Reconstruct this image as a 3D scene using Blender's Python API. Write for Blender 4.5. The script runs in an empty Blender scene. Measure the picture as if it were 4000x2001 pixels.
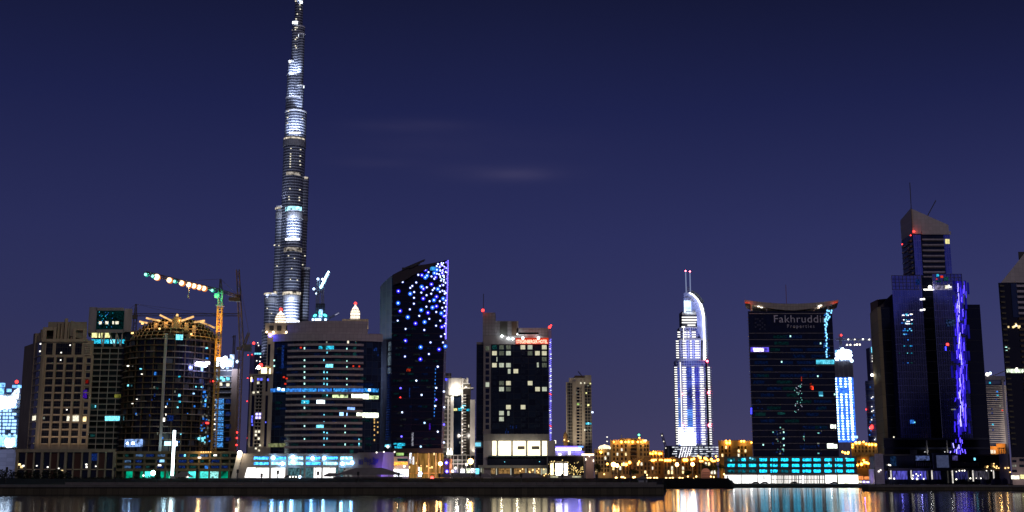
import bpy, math, random
from mathutils import Vector
random.seed(7)
sc = bpy.context.scene
COL = sc.collection
# ------------------------------------------------------------------ camera
FPX = 4640.0                       # focal length in pixels of a 4000 px wide frame
PITCH = math.atan(864.5 / FPX)
CAMZ = 5.45
cam = bpy.data.cameras.new('camera'); camo = bpy.data.objects.new('camera', cam); COL.objects.link(camo)
camo.location = (0, 0, CAMZ); camo.rotation_euler = (math.pi/2 + PITCH, 0, 0)
cam.sensor_width = 36; cam.lens = FPX/4000*36; cam.clip_start = 0.5; cam.clip_end = 30000
sc.camera = camo
sc.view_settings.view_transform = 'Standard'; sc.view_settings.look = 'None'
sc.view_settings.exposure = 0; sc.view_settings.gamma = 1
sc.cycles.use_denoising = True
sc.cycles.max_bounces = 5; sc.cycles.glossy_bounces = 4; sc.cycles.diffuse_bounces = 2
sc.cycles.sample_clamp_indirect = 12
# ------------------------------------------------------------------ night sky
W = bpy.data.worlds.new('World'); sc.world = W; W.use_nodes = True
nt = W.node_tree; N = nt.nodes; L = nt.links; bg = N['Background']
def math_node(nt, op, a, b=None, c=None):
    m = nt.nodes.new('ShaderNodeMath'); m.operation = op
    for i, v in enumerate((a, b, c)):
        if v is None: continue
        if isinstance(v, (int, float)): m.inputs[i].default_value = v
        else: nt.links.new(v, m.inputs[i])
    return m.outputs[0]
tc = N.new('ShaderNodeTexCoord'); sx = N.new('ShaderNodeSeparateXYZ'); L.new(tc.outputs['Generated'], sx.inputs[0])
ramp = N.new('ShaderNodeValToRGB'); L.new(math_node(nt, 'MULTIPLY', sx.outputs[2], 2.0), ramp.inputs[0])
def s2l(c): return tuple((v/255/12.92 if v/255 <= .04045 else ((v/255+.055)/1.055)**2.4) for v in c)
els = [(0.0, (64,60,92)), (0.11, (56,56,90)), (0.25, (49,52,93)), (0.39, (43,47,91)), (0.60, (30,35,77)), (0.77, (22,26,58)), (1.0, (12,14,36))]
cr = ramp.color_ramp
while len(cr.elements) < len(els): cr.elements.new(0.5)
for e, (p, c) in zip(cr.elements, els):
    e.position = p; e.color = s2l(c) + (1,)
# two faint wisps of high cloud, placed by direction
u = math_node(nt, 'DIVIDE', sx.outputs[0], sx.outputs[1]); v = math_node(nt, 'DIVIDE', sx.outputs[2], sx.outputs[1])
nz = N.new('ShaderNodeTexNoise'); nz.inputs['Scale'].default_value = 6; nz.inputs['Detail'].default_value = 3
mp = N.new('ShaderNodeMapping'); mp.inputs['Scale'].default_value = (2, 2, 14); L.new(tc.outputs['Generated'], mp.inputs[0]); L.new(mp.outputs[0], nz.inputs[0])
tot = None
def dirpix(px, py):
    dx = (px-2000)/FPX; dy = (1000.5-py)/FPX
    yy = math.cos(PITCH) - dy*math.sin(PITCH)
    return dx/yy, (math.sin(PITCH)+dy*math.cos(PITCH))/yy
for (px, py, w, h, s) in ((2010,688,120,22,.14), (1950,670,250,40,.09), (1600,490,230,28,.08), (1480,635,150,22,.06), (1750,560,500,60,.035)):
    u0, v0 = dirpix(px, py)
    a = math_node(nt, 'POWER', math_node(nt, 'DIVIDE', math_node(nt, 'SUBTRACT', u, u0), w/FPX), 2)
    b = math_node(nt, 'POWER', math_node(nt, 'DIVIDE', math_node(nt, 'SUBTRACT', v, v0), h/FPX), 2)
    g = math_node(nt, 'MULTIPLY', math_node(nt, 'POWER', 2.718, math_node(nt, 'MULTIPLY', math_node(nt, 'ADD', a, b), -1)), s)
    tot = g if tot is None else math_node(nt, 'ADD', tot, g)
tot = math_node(nt, 'MULTIPLY', tot, nz.outputs[0])
front = math_node(nt, 'GREATER_THAN', sx.outputs[1], 0.0)
tot = math_node(nt, 'MULTIPLY', tot, front)
mx = N.new('ShaderNodeMixRGB'); L.new(tot, mx.inputs[0]); L.new(ramp.outputs[0], mx.inputs[1]); mx.inputs[2].default_value = s2l((120,110,140))+(1,)
# the air lightens a little towards the right hand part of town
sd = math_node(nt, 'ADD', math_node(nt, 'MULTIPLY', math_node(nt, 'MAXIMUM', sx.outputs[0], 0.0), math_node(nt, 'MULTIPLY_ADD', sx.outputs[2], -4.6, 1.15)), math_node(nt, 'MULTIPLY_ADD', math_node(nt, 'MINIMUM', sx.outputs[0], 0.0), 0.2, 1.0))
sd = math_node(nt, 'MAXIMUM', sd, 0.3)
vm = N.new('ShaderNodeVectorMath'); vm.operation = 'SCALE'; L.new(mx.outputs[0], vm.inputs[0]); L.new(sd, vm.inputs['Scale'])
L.new(vm.outputs[0], bg.inputs[0]); bg.inputs[1].default_value = 1.0
# ------------------------------------------------------------------ weak warm town light from behind the camera
sl = bpy.data.lights.new('town_light', 'SUN'); slo = bpy.data.objects.new('town_light', sl); COL.objects.link(slo)
sl.energy = 0.42; sl.angle = math.radians(8); sl.color = (1.0, .86, .80)
slo.rotation_euler = (math.radians(50), 0, math.radians(24))
# ------------------------------------------------------------------ pixel rays and surfaces
def X(px, py, D): return dirpix(px, py)[0]*D
def Z(py, D, px=2000): return CAMZ + dirpix(px, py)[1]*D
class Face:
    """a flat upright plane through plan points A (left) and B (right), outside towards the viewer"""
    def __init__(s, A, B):
        s.A = A; dx, dy = B[0]-A[0], B[1]-A[1]; l = math.hypot(dx, dy); s.len = l
        s.u = (dx/l, dy/l); s.n = (dy/l, -dx/l); s.seg = 1e9
        mx_, my_ = (A[0]+B[0])/2, (A[1]+B[1])/2; r_ = math.hypot(mx_, my_); s.back = (mx_/r_, my_/r_) if abs(s.n[1]) > .93 else None
    def at(s, px, py):
        tx, tz = dirpix(px, py)
        # A + u*q = (tx t, t)
        det = s.u[0]*(-1) - s.u[1]*(-tx)
        q = (-s.A[0]*(-1) - (-s.A[1])*(-tx))/det
        t = s.A[1] + s.u[1]*q
        return q, CAMZ + tz*t
    def pt(s, q, z, d=0):
        if d <= -2.9 and s.back: return (s.A[0]+s.u[0]*q-s.back[0]*d, s.A[1]+s.u[1]*q-s.back[1]*d, z)   # deep bodies: sheared back along the view ray, so sides stay hidden
        return (s.A[0]+s.u[0]*q+s.n[0]*d, s.A[1]+s.u[1]*q+s.n[1]*d, z)
class Arc:
    def __init__(s, cx, cy, r, seg=3.0): s.c = (cx, cy); s.r = r; s.seg = seg
    def at(s, px, py):
        tx, tz = dirpix(px, py); a = tx*tx+1; b = -2*(tx*s.c[0]+s.c[1]); c = s.c[0]**2+s.c[1]**2-s.r**2
        disc = b*b-4*a*c
        t = (-b-math.sqrt(max(disc, 0)))/(2*a)
        return math.atan2(tx*t-s.c[0], s.c[1]-t)*s.r, CAMZ+tz*t
    def pt(s, q, z, d=0):
        a = q/s.r; return (s.c[0]+(s.r+d)*math.sin(a), s.c[1]-(s.r+d)*math.cos(a), z)
def FP(px0, D0, px1, D1, py): return Face((X(px0, py, D0), D0), (X(px1, py, D1), D1))
def rect(f, x0, y0, x1, y1):
    """pixel box -> (s0, s1, z0, z1) on surface f"""
    ym, xm = (y0+y1)/2, (x0+x1)/2
    return f.at(x0, ym)[0], f.at(x1, ym)[0], f.at(xm, y1)[1], f.at(xm, y0)[1]
# ------------------------------------------------------------------ mesh builder and object bookkeeping
ROOT = {}
class MB:
    def __init__(s): s.v = []; s.f = []
    def add(s, vs, fs):
        o = len(s.v); s.v += vs; s.f += [tuple(i+o for i in f) for f in fs]; return s
    def box(s, f, s0, s1, z0, z1, d0, d1):
        """box on surface f; d grows outwards"""
        n = max(1, math.ceil(abs(s1-s0)/f.seg)); vs = []; fs = []
        for i in range(n+1):
            q = s0+(s1-s0)*i/n
            e, g_ = f.pt(q, z0, d0), f.pt(q, z1, d0)
            vs += [e, f.pt(q, z0, d1), f.pt(q, z1, d1), g_]
        for i in range(n):
            a = 4*i; b = a+4
            fs += [(a+1, b+1, b+2, a+2), (a, a+3, b+3, b), (a+2, b+2, b+3, a+3), (a, b, b+1, a+1)]
        fs += [(0, 1, 2, 3), (4*n+3, 4*n+2, 4*n+1, 4*n)]
        return s.add(vs, fs)
    def wbox(s, x0, x1, y0, y1, z0, z1):
        return s.add([(x0,y0,z0),(x1,y0,z0),(x1,y1,z0),(x0,y1,z0),(x0,y0,z1),(x1,y0,z1),(x1,y1,z1),(x0,y1,z1)],
                     [(0,3,2,1),(4,5,6,7),(0,1,5,4),(1,2,6,5),(2,3,7,6),(3,0,4,7)])
    def prism(s, poly, z0, z1):
        """poly counter-clockwise seen from above; z1 may be a list"""
        n = len(poly); zt = z1 if isinstance(z1, (list, tuple)) else [z1]*n
        zb = z0 if isinstance(z0, (list, tuple)) else [z0]*n
        vs = [(p[0], p[1], zb[i]) for i, p in enumerate(poly)] + [(p[0], p[1], zt[i]) for i, p in enumerate(poly)]
        fs = [tuple(range(n-1, -1, -1)), tuple(range(n, 2*n))] + [(i, (i+1) % n, n+(i+1) % n, n+i) for i in range(n)]
        return s.add(vs, fs)
    def cyl(s, x, y, r0, r1, z0, z1, n=12):
        vs = [(x+r*math.cos(2*math.pi*i/n), y+r*math.sin(2*math.pi*i/n), z) for z, r in ((z0, r0), (z1, r1)) for i in range(n)]
        return s.add(vs, [tuple(range(n-1, -1, -1)), tuple(range(n, 2*n))] + [(i, (i+1) % n, n+(i+1) % n, n+i) for i in range(n)])
    def lathe(s, x, y, prof, n=14):
        vs = [(x+r*math.cos(2*math.pi*i/n), y+r*math.sin(2*math.pi*i/n), z) for r, z in prof for i in range(n)]
        fs = [(k*n+i, k*n+(i+1) % n, (k+1)*n+(i+1) % n, (k+1)*n+i) for k in range(len(prof)-1) for i in range(n)]
        fs += [tuple(range(n-1, -1, -1)), tuple(range((len(prof)-1)*n, len(prof)*n))]
        return s.add(vs, fs)
    def bar(s, a, b, w, h=None):
        h = h or w; a = Vector(a); b = Vector(b); d = (b-a)
        if d.length < 1e-6: return s
        d.normalize(); up = Vector((0,0,1)) if abs(d.z) < .95 else Vector((0,1,0))
        r = d.cross(up).normalized()*w/2; t = r.cross(d).normalized()*h/2
        vs = [tuple(p+q) for p in (a, b) for q in (-r-t, r-t, r+t, -r+t)]
        return s.add(vs, [(0,3,2,1),(4,5,6,7),(0,1,5,4),(1,2,6,5),(2,3,7,6),(3,0,4,7)])
    def ball(s, x, y, z, r, n=8, m=5):
        prof = [(max(r*math.sin(math.pi*k/m), r*.02), z-r*math.cos(math.pi*k/m)) for k in range(m+1)]
        return s.lathe(x, y, prof, n)
    def lattice(s, a, b, w, step, t, w2=None):
        """square lattice truss from a to b"""
        a = Vector(a); b = Vector(b); d = b-a; l = d.length; d.normalize()
        up = Vector((0,0,1)) if abs(d.z) < .9 else Vector((0,1,0))
        r = d.cross(up).normalized(); q = r.cross(d).normalized(); n = max(2, int(l/step)); w2 = w if w2 is None else w2
        cs = []
        for i in range(n+1):
            ww = (w+(w2-w)*i/n)/2; c = a+d*l*i/n
            cs.append([c+r*ww*sx_+q*ww*sy_ for sx_, sy_ in ((-1,-1),(1,-1),(1,1),(-1,1))])
        for k in range(4): s.bar(cs[0][k], cs[n][k], t)
        for i in range(n):
            for k in range(4):
                k2 = (k+1) % 4
                p, p2 = (cs[i][k], cs[i+1][k2]) if i % 2 else (cs[i][k2], cs[i+1][k])
                s.bar(p, p2, t*.6); s.bar(cs[i][k], cs[i][k2], t*.6)
        return s
    def build(s, name, mat, parent=None):
        me = bpy.data.meshes.new(name); rl = ROOT.get(parent.name, (0,0,0)) if parent else (0,0,0)
        me.from_pydata([(v[0]-rl[0], v[1]-rl[1], v[2]-rl[2]) for v in s.v], [], s.f)
        me.materials.append(mat); me.update()
        o = bpy.data.objects.new(name, me); COL.objects.link(o)
        if parent: o.parent = parent; ROOT[o.name] = rl
        return o
def tag(o, label=None, cat=None, group=None, kind=None):
    for k, v_ in (('label', label), ('category', cat), ('group', group), ('kind', kind)):
        if v_: o[k] = v_
    return o
def thing(name, label, cat, loc, group=None):
    o = bpy.data.objects.new(name, None); COL.objects.link(o); o.location = loc; o.empty_display_size = 2
    ROOT[o.name] = tuple(loc); return tag(o, label, cat, group)
COUNT = {}
def rects(root, name, f, rs, mat, d0=-.05, d1=.12):
    """each rectangle its own part; beyond 100 of the name on the thing the rest as one"""
    over = MB()
    rs = list(rs); key = (root.name, name)
    for r in rs:
        if COUNT.get(key, 0) < 96:
            COUNT[key] = COUNT.get(key, 0)+1
            m = mat(r) if callable(mat) else mat
            MB().box(f, *r, d0, d1).build(name, m, root)
        else: over.box(f, *r, d0, d1)
    if over.v: tag(over.build(name, mat(rs[-1]) if callable(mat) else mat, root), kind='stuff')
def light(kind, loc, power, color, parent=None, r=.5, target=None, angle=60, blend=.6):
    l = bpy.data.lights.new('lamp_light', kind); o = bpy.data.objects.new('lamp_light', l); COL.objects.link(o)
    l.energy = power; l.color = color
    if kind == 'AREA': l.size = r
    else: l.shadow_soft_size = r
    rl = ROOT.get(parent.name, (0,0,0)) if parent else (0,0,0)
    if kind == 'SPOT': l.spot_size = math.radians(angle); l.spot_blend = blend
    o.location = tuple(loc[i]-rl[i] for i in range(3))
    if target: o.rotation_euler = (Vector(target)-Vector(loc)).to_track_quat('-Z', 'Y').to_euler()
    if parent: o.parent = parent
    return o
def tint_panes(t_, f, n, x0, x1, rows, w, h, cols, d0=.04, d1=.1):  # added faint glowing panes that tint the dark glass
    for k in range(n):
        x_, y_ = random.uniform(x0, x1-w), random.choice(rows); rects(t_, 'tint_pane', f, [rect(f, x_, y_, x_+random.uniform(.5, 1)*w, y_+h)], random.choice(cols), d0, d1)
# ------------------------------------------------------------------ materials
MATS = {}
def mat(name, col, rough=.7, var=.18, scale=.35, metal=0, spec=.5):
    """plain surface with uneven tone"""
    if name in MATS: return MATS[name]
    m = bpy.data.materials.new(name); m.use_nodes = True; t = m.node_tree; b = t.nodes['Principled BSDF']
    b.inputs['Roughness'].default_value = rough; b.inputs['Metallic'].default_value = metal
    b.inputs['Specular IOR Level'].default_value = spec
    tcn = t.nodes.new('ShaderNodeTexCoord'); n = t.nodes.new('ShaderNodeTexNoise'); n.inputs['Scale'].default_value = scale; n.inputs['Detail'].default_value = 4
    mpn = t.nodes.new('ShaderNodeMapping'); mpn.inputs['Scale'].default_value = (1, 1, .35); t.links.new(tcn.outputs['Object'], mpn.inputs[0]); t.links.new(mpn.outputs[0], n.inputs[0])
    r = t.nodes.new('ShaderNodeValToRGB'); r.color_ramp.elements[0].position = .3; r.color_ramp.elements[1].position = .7
    r.color_ramp.elements[0].color = tuple(c*(1-var) for c in col)+(1,); r.color_ramp.elements[1].color = tuple(min(1, c*(1+var)) for c in col)+(1,)
    t.links.new(n.outputs[0], r.inputs[0]); t.links.new(r.outputs[0], b.inputs['Base Color'])
    MATS[name] = m; return m
def grid_mat(name, glass, line, pz, px, fz=.2, fx=.08, rough=.12, line_rough=.6, tone=.6, axis='X', spec=.5, ang=None):
    """curtain wall: panes of slightly different tone between spandrels and mullions"""
    if name in MATS: return MATS[name]
    m = bpy.data.materials.new(name); m.use_nodes = True; t = m.node_tree; b = t.nodes['Principled BSDF']
    tcn = t.nodes.new('ShaderNodeTexCoord'); s = t.nodes.new('ShaderNodeSeparateXYZ'); t.links.new(tcn.outputs['Object'], s.inputs[0])
    if axis == 'X': h = s.outputs[0]
    elif axis == 'Y': h = s.outputs[1]
    else: h = math_node(t, 'ADD', s.outputs[0], s.outputs[1])
    hz = math_node(t, 'DIVIDE', s.outputs[2], pz); hx = math_node(t, 'DIVIDE', h, px)
    lz = math_node(t, 'LESS_THAN', math_node(t, 'FRACT', hz), fz); lx = math_node(t, 'LESS_THAN', math_node(t, 'FRACT', hx), fx)
    ln = math_node(t, 'MAXIMUM', lz, lx)
    cb = t.nodes.new('ShaderNodeCombineXYZ'); t.links.new(math_node(t, 'FLOOR', hx), cb.inputs[0]); t.links.new(math_node(t, 'FLOOR', hz), cb.inputs[2])
    wn = t.nodes.new('ShaderNodeTexWhiteNoise'); t.links.new(cb.outputs[0], wn.inputs[0])
    r = t.nodes.new('ShaderNodeValToRGB'); r.color_ramp.elements[0].color = tuple(c*(1-tone) for c in glass)+(1,); r.color_ramp.elements[1].color = tuple(c*(1+tone) for c in glass)+(1,)
    t.links.new(wn.outputs[0], r.inputs[0])
    mx = t.nodes.new('ShaderNodeMixRGB'); t.links.new(ln, mx.inputs[0]); t.links.new(r.outputs[0], mx.inputs[1]); mx.inputs[2].default_value = tuple(line)+(1,)
    t.links.new(mx.outputs[0], b.inputs['Base Color'])
    t.links.new(math_node(t, 'MULTIPLY_ADD', ln, line_rough-rough, rough), b.inputs['Roughness'])
    b.inputs['Specular IOR Level'].default_value = spec
    MATS[name] = m; return m
def metal(m, k):
    m.node_tree.nodes['Principled BSDF'].inputs['Metallic'].default_value = k; return m
def em(name, col, strength, noise=0, scale=.6, stretch=(1,1,1), sample=False):
    """something that gives off light; noise > 0 breaks it up like a furnished room behind glass"""
    if name in MATS: return MATS[name]
    m = bpy.data.materials.new(name); m.use_nodes = True; t = m.node_tree; t.nodes.remove(t.nodes['Principled BSDF'])
    e = t.nodes.new('ShaderNodeEmission'); e.inputs[0].default_value = tuple(col)+(1,); e.inputs[1].default_value = strength
    t.links.new(e.outputs[0], t.nodes['Material Output'].inputs[0])
    if noise:
        tcn = t.nodes.new('ShaderNodeTexCoord'); mpn = t.nodes.new('ShaderNodeMapping'); mpn.inputs['Scale'].default_value = stretch
        n = t.nodes.new('ShaderNodeTexNoise'); n.inputs['Scale'].default_value = scale; n.inputs['Detail'].default_value = 2
        t.links.new(tcn.outputs['Object'], mpn.inputs[0]); t.links.new(mpn.outputs[0], n.inputs[0])
        k = math_node(t, 'MULTIPLY_ADD', n.outputs[0], 9*noise*strength, strength*(1-4.5*noise))
        t.links.new(math_node(t, 'MAXIMUM', k, .06*strength), e.inputs[1])
    try: m.cycles.emission_sampling = 'AUTO' if sample else 'NONE'
    except Exception: pass
    MATS[name] = m; return m
def text(mb, f, q, z, s, size, sp=1.0, d=.12, ext=.01, bold=0, fit=0):
    c = bpy.data.curves.new('lettering', 'FONT'); c.body = s; c.size = size; c.space_character = sp; c.extrude = ext; c.offset = bold
    o = bpy.data.objects.new('lettering', c); COL.objects.link(o)
    dg = bpy.context.evaluated_depsgraph_get(); me = o.evaluated_get(dg).to_mesh()
    w = max(v.co.x for v in me.vertices); k = fit/w if fit else 1
    mb.add([f.pt(q+v.co.x*k, z+v.co.y, d+v.co.z) for v in me.vertices], [tuple(p.vertices) for p in me.polygons])
    bpy.data.objects.remove(o); bpy.data.curves.remove(c); return w
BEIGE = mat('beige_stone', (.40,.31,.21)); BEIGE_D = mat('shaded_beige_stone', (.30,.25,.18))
WHITE = mat('off_white_panel', (.55,.48,.46)); CONC = mat('raw_concrete', (.22,.19,.15)); CONC_D = mat('dark_concrete', (.09,.075,.05))
STEEL = mat('grey_steel', (.25,.24,.24), .45); DARK = mat('dark_metal', (.03,.03,.035), .5); BLACK = mat('black_soil', (.005,.0055,.005), .95, .3, .35, 0, .05)
GREY = mat('grey_cladding', (.30,.28,.29)); OCHRE = mat('ochre_render', (.50,.32,.12)); OCHRE_D = mat('brown_render', (.32,.20,.09))
GLASS = mat('dark_glass', (.006,.010,.022), .10, .5, .2); GLASS_B = mat('blue_black_glass', (.006,.012,.04), .10, .5, .2)
GLASS_T = mat('dark_teal_glass', (.008,.022,.026), .10, .6, .5)
L_WHITE = em('white_light', (1,.95,.84), 2.4); L_ROOM = em('lit_room', (1,.93,.72), 1.1, .42, 1.6, (3,3,.5)); L_ROOM_D = em('dim_room', (.8,.85,.7), .22, .4, 1.0, (3,3,.3))
L_WARM = em('warm_light', (1,.58,.20), 2.6); L_WARMR = em('warm_room', (1,.75,.35), 1.6, .3, .6)
L_CYAN = em('cyan_room', (.03,.58,.85), .85, .55, 1.5); L_CYAN2 = em('pale_cyan_room', (.2,.78,1), 1.5, .45, 1.6); L_BLUE = em('blue_room', (.04,.25,.9), .8, .4, .6)
L_TEAL_D = em('dim_teal_pane', (.05,.40,.40), .08, .75, 1.8); L_BLUED = em('dim_blue_pane', (.02,.07,.4), .22, .7, 1.6)  # low glow also stands for faint reflections in dark glass
L_RED = em('red_beacon', (1,.035,.03), 5); L_COOL = em('cool_floodlight', (.55,.75,1), 4); L_BW = em('blue_white_light', (.32,.58,1), 2.2)
LED_W = em('white_led', (.62,.72,1), 3.0); LED_B = em('blue_led', (.04,.04,1), 5); LED_C = em('azure_led', (.05,.28,1), 6)
em('ice_flood', (.7,.85,1), 12)
HOT = em('orange_floodlight', (1,.45,.12), 16); GREEN = em('green_floodlight', (.02,1,.45), 12)
def beacon(root, x, y, z, r=.9):
    m_ = MB().cyl(x, y, r*.25, r*.25, z-r*2, z, 6).build('beacon_mount', DARK, root)
    return MB().ball(x, y, z, r).build('beacon', L_RED, m_)
def cluster(root, f, n, x0, y0, x1, y1, r0, r1, m, name='floodlight', d=1.0, parent=None):
    for _ in range(n): MB().ball(*f.pt(*f.at(random.uniform(x0, x1), random.uniform(y0, y1)), d+random.uniform(-.5, .8)), random.uniform(r0, r1), 7, 5).build(name, m, parent or root)
# ================================================================== the setting
G1, G2 = 4.95, 1.45
def struct(name, mb, m): return tag(mb.build(name, m), kind='structure')
wm = bpy.data.materials.new('canal_water'); wm.use_nodes = True; t = wm.node_tree; b = t.nodes['Principled BSDF']
b.inputs['Base Color'].default_value = (.002,.004,.008,1); b.inputs['IOR'].default_value = 1.33; b.inputs['Roughness'].default_value = .16
tcn = t.nodes.new('ShaderNodeTexCoord'); mpn = t.nodes.new('ShaderNodeMapping'); mpn.inputs['Scale'].default_value = (.03,.006,1)
n = t.nodes.new('ShaderNodeTexNoise'); n.inputs['Scale'].default_value = 1; n.inputs['Detail'].default_value = 3
t.links.new(tcn.outputs['Object'], mpn.inputs[0]); t.links.new(mpn.outputs[0], n.inputs[0])
t.links.new(math_node(t, 'MULTIPLY_ADD', n.outputs[0], .05, .085), b.inputs['Roughness'])
w_ = MB(); w_.add([(-6000,-400,0),(6000,-400,0),(6000,900,0),(-6000,900,0)], [(0,1,2,3)]); struct('canal_water', w_, wm)
g = MB()      # one ground sheet out to the horizon
g.add([(-9000,760,G2),(9000,760,G2),(9000,16000,G2),(-9000,16000,G2)], [(0,1,2,3)]); struct('ground', g, mat('sandy_ground', (.05,.045,.035), .9))
DQ, DR = 377, 506
QX = X(2592, 1905, DQ); QR = X(3392, 1905, DR)
g = MB(); g.prism([(-2500,556),(71,556),(76,600),(76,640),(114,640),(135,752),(137,15000),(-2500,15000)], -.5, G1); struct('raised_ground', g, mat('dark_earth', (.012,.011,.009), .95, .3, .35, 0, .05))
g = MB(); g.prism([(-2500,385),(QX+.6,385),(71.1,557),(-2500,557)], 0, [3.12,3.12,G1-.02,G1-.02])
struct('earth_bank', g, BLACK)
g = MB(); g.prism([(76.1,600),(107,600),(114.5,641),(76.1,641)], -.4, [.5,.5,4.9,4.9]); g.prism([(107,600),(110,600),(139,752),(134.5,752),(114.5,641)], -.4, [.5,.4,1.4,4.9,4.9]); struct('dark_shore', g, BLACK)
g = MB(); g.prism([(109,640),(193,640),(193,777),(134,777)], -.4, [.45,.45,1.5,1.5]); struct('planted_shore', g, BLACK)
quay_m = grid_mat('quay_blocks', (.06,.052,.035), (.015,.014,.011), 3.6, 1.9, .04, .05, .8, .9, .3)
def quay(x0, x1, y0, y1, name, label, zt=3.2):
    t_ = thing(name, label, 'quay wall', ((x0+x1)/2, y0, 0))
    MB().wbox(x0, x1, y0, y1, -.6, zt-.8).build('wall', quay_m, t_)
    MB().wbox(x0, x1, y0-.35, y1, zt-.8, zt).build('coping', mat('coping_stone', (.10,.098,.10)), t_)
    return t_
quay(-2500, QX, DQ, 386, 'quay_wall', 'long pale stone quay wall below the dark bank, left of the golden old town reflections')
quay(QR, 2500, DR, 516, 'quay_wall', 'low stone quay wall in front of the right hand glass towers', 2.18)
g = MB(); g.prism([(QR+.2,516),(2500,516),(2500,762),(193.2,762),(193.2,640)], -.4, 1.34); struct('promenade', g, mat('paving', (.09,.085,.09)))
# kerb band of light panels on the left promenade
t_ = thing('parapet_wall', 'low pale parapet of rectangular panels on the quay at far left', 'parapet', (X(370,1900,384), 384, 3.2))
x = X(255, 1900, 384); k = 0
while x < QX-2:
    MB().wbox(x, x+2.6, 383.6, 383.9, 3.2, 3.9).build('panel', mat('parapet_panel', (.12,.11,.115)), t_) if k < 95 else None
    x += 2.72; k += 1
# dark leafy masses -------------------------------------------------
leaf_dark = mat('dark_leaves', (.02,.028,.012), .8, .5, 1.5); leaf_gold = mat('palm_leaves', (.07,.09,.03), .7, .5, 1.0)
def leaves(mb, cx, cy, cz, rx, ry, rz, n, size):
    for _ in range(n):
        while True:
            a, b_, c = (random.uniform(-1, 1) for _ in range(3))
            if a*a+b_*b_+c*c < 1 and random.random() < .3+.7*(a*a+b_*b_+c*c): break
        p = Vector((cx+a*rx, cy+b_*ry, cz+c*rz)); d = Vector((random.gauss(0,1), random.gauss(0,1), random.gauss(0,1))).normalized()
        e = d.cross(Vector((.3,.5,.8))).normalized(); s_ = size*random.uniform(.6, 1.4)
        mb.add([tuple(p-d*s_), tuple(p+e*s_*.5), tuple(p+d*s_), tuple(p-e*s_*.5)], [(0,1,2,3)])
def shrub_mass(name, label, px0, px1, pytop, D, zb, n, size=.5, group=None):
    x0, x1 = X(px0, 1860, D), X(px1, 1860, D); zt = Z(pytop, D)
    t_ = thing(name, label, 'hedge', ((x0+x1)/2, D, zb), group); m = MB(); xx = x0
    while xx < x1:
        w = random.uniform(2.5, 5); h = (zt-zb)*random.uniform(.75, 1.05)
        leaves(m, xx, D+random.uniform(-1, 1), zb+h*.5, w, 2.2, h*.52, n, size); xx += w*.9
    m.build('foliage', leaf_dark, t_); return t_
shrub_mass('hedge', 'tall black hedge mass in front of the arcaded podium at far left', -20, 250, 1832, 556, 4.0, 190)
shrub_mass('hedge', 'dark hedge on the bank under the round tower site with the green floodlight', 250, 640, 1862, 557, 4.2, 60)
shrub_mass('hedge', 'low dark planting in front of the long white podium of the banded glass tower', 640, 1300, 1871, 557, 4.2, 40)
shrub_mass('hedge', 'low dark planting in front of the tents and hotel', 1300, 2300, 1874, 557, 4.2, 40)
shrub_mass('hedge', 'dark planting in front of the golden old town buildings', 2300, 2860, 1877, 645, 3.2, 40)
shrub_mass('hedge', 'row of low shrubs in front of the white lit shop windows', 2860, 3400, 1889, 765, 1.0, 40, .45)
shrub_mass('hedge', 'low shrubs on the promenade at the foot of the blue strip tower', 3405, 3990, 1891, 690, 1.3, 25, .4)
def palm(px, py_top, D, zb, label, group='palms'):
    x = X(px, 1850, D); zt = Z(py_top, D); t_ = thing('palm_tree', label, 'palm tree', (x, D, zb), group)
    MB().cyl(x, D, .35, .22, zb, zt-1.5, 7).build('trunk', mat('palm_bark', (.14,.09,.05)), t_)
    m = MB()
    for k in range(22):
        a = random.uniform(0, 6.283); e = random.uniform(-.3, 1.1); p = Vector((x, D, zt-1.5)); d = Vector((math.cos(a)*math.cos(e), math.sin(a)*math.cos(e), math.sin(e)))
        for j in range(6):
            q = p+d*.75; w = .45*(1-j/7); sd_ = d.cross(Vector((0,0,1))).normalized()*w
            m.add([tuple(p-sd_), tuple(p+sd_), tuple(q+sd_*.8), tuple(q-sd_*.8)], [(0,1,2,3)])
            p = q; d = (d+Vector((0,0,-.28))).normalized()
    m.build('crown', leaf_gold, t_); return t_
# ================================================================== far left: floodlit construction block
D = 900
f = FP(-60, D, 78, D, 1700); r = rect(f, -60, 1535, 78, 1870)
t_ = thing('construction_block', 'unfinished block draped in blue-white work lights at the far left edge', 'building', (f.pt(5, G1)))
MB().box(f, 0, f.len, G1, r[3], -18, -.3).build('structure_core', mat('blue_lit_concrete', (.08,.12,.2)), t_)
m = MB()
for k in range(13):
    z = Z(1750, D)+(Z(1545, D)-Z(1750, D))*k/12
    m.box(f, 0, f.len, z, z+.5, -.3, 1.0)
m.build('floor_slab', CONC, t_)
for cx_ in (3, 18, 33, 44, 56, 68, 76):
    for k in range(13):
        px = cx_-14+k*-.3+random.uniform(-1.5,1.5); py = 1578+k*13.5
        if random.random() < .9: rects(t_, 'work_light', f, [rect(f, px-3.6, py-4.4, px+3.6, py+4.4)], L_BW, .6, 1.6)
MB().box(f, *rect(f, -20, 1700, 66, 1745), .6, 1.4).build('light_screen', em('screen_glow', (.25,.6,1), 1.6, .55, .35), t_)
cluster(t_, f, 14, 30, 1706, 64, 1740, .8, 2.0, em('ice_flood', (0,0,0), 1), 'floodlight', 1.8)
cr_ = MB()
pts = [(-40,1568,1598), (0,1560,1598), (25,1555,1590), (40,1545,1590), (55,1525,1580), (72,1515,1560), (76,1520,1550)]
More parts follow.
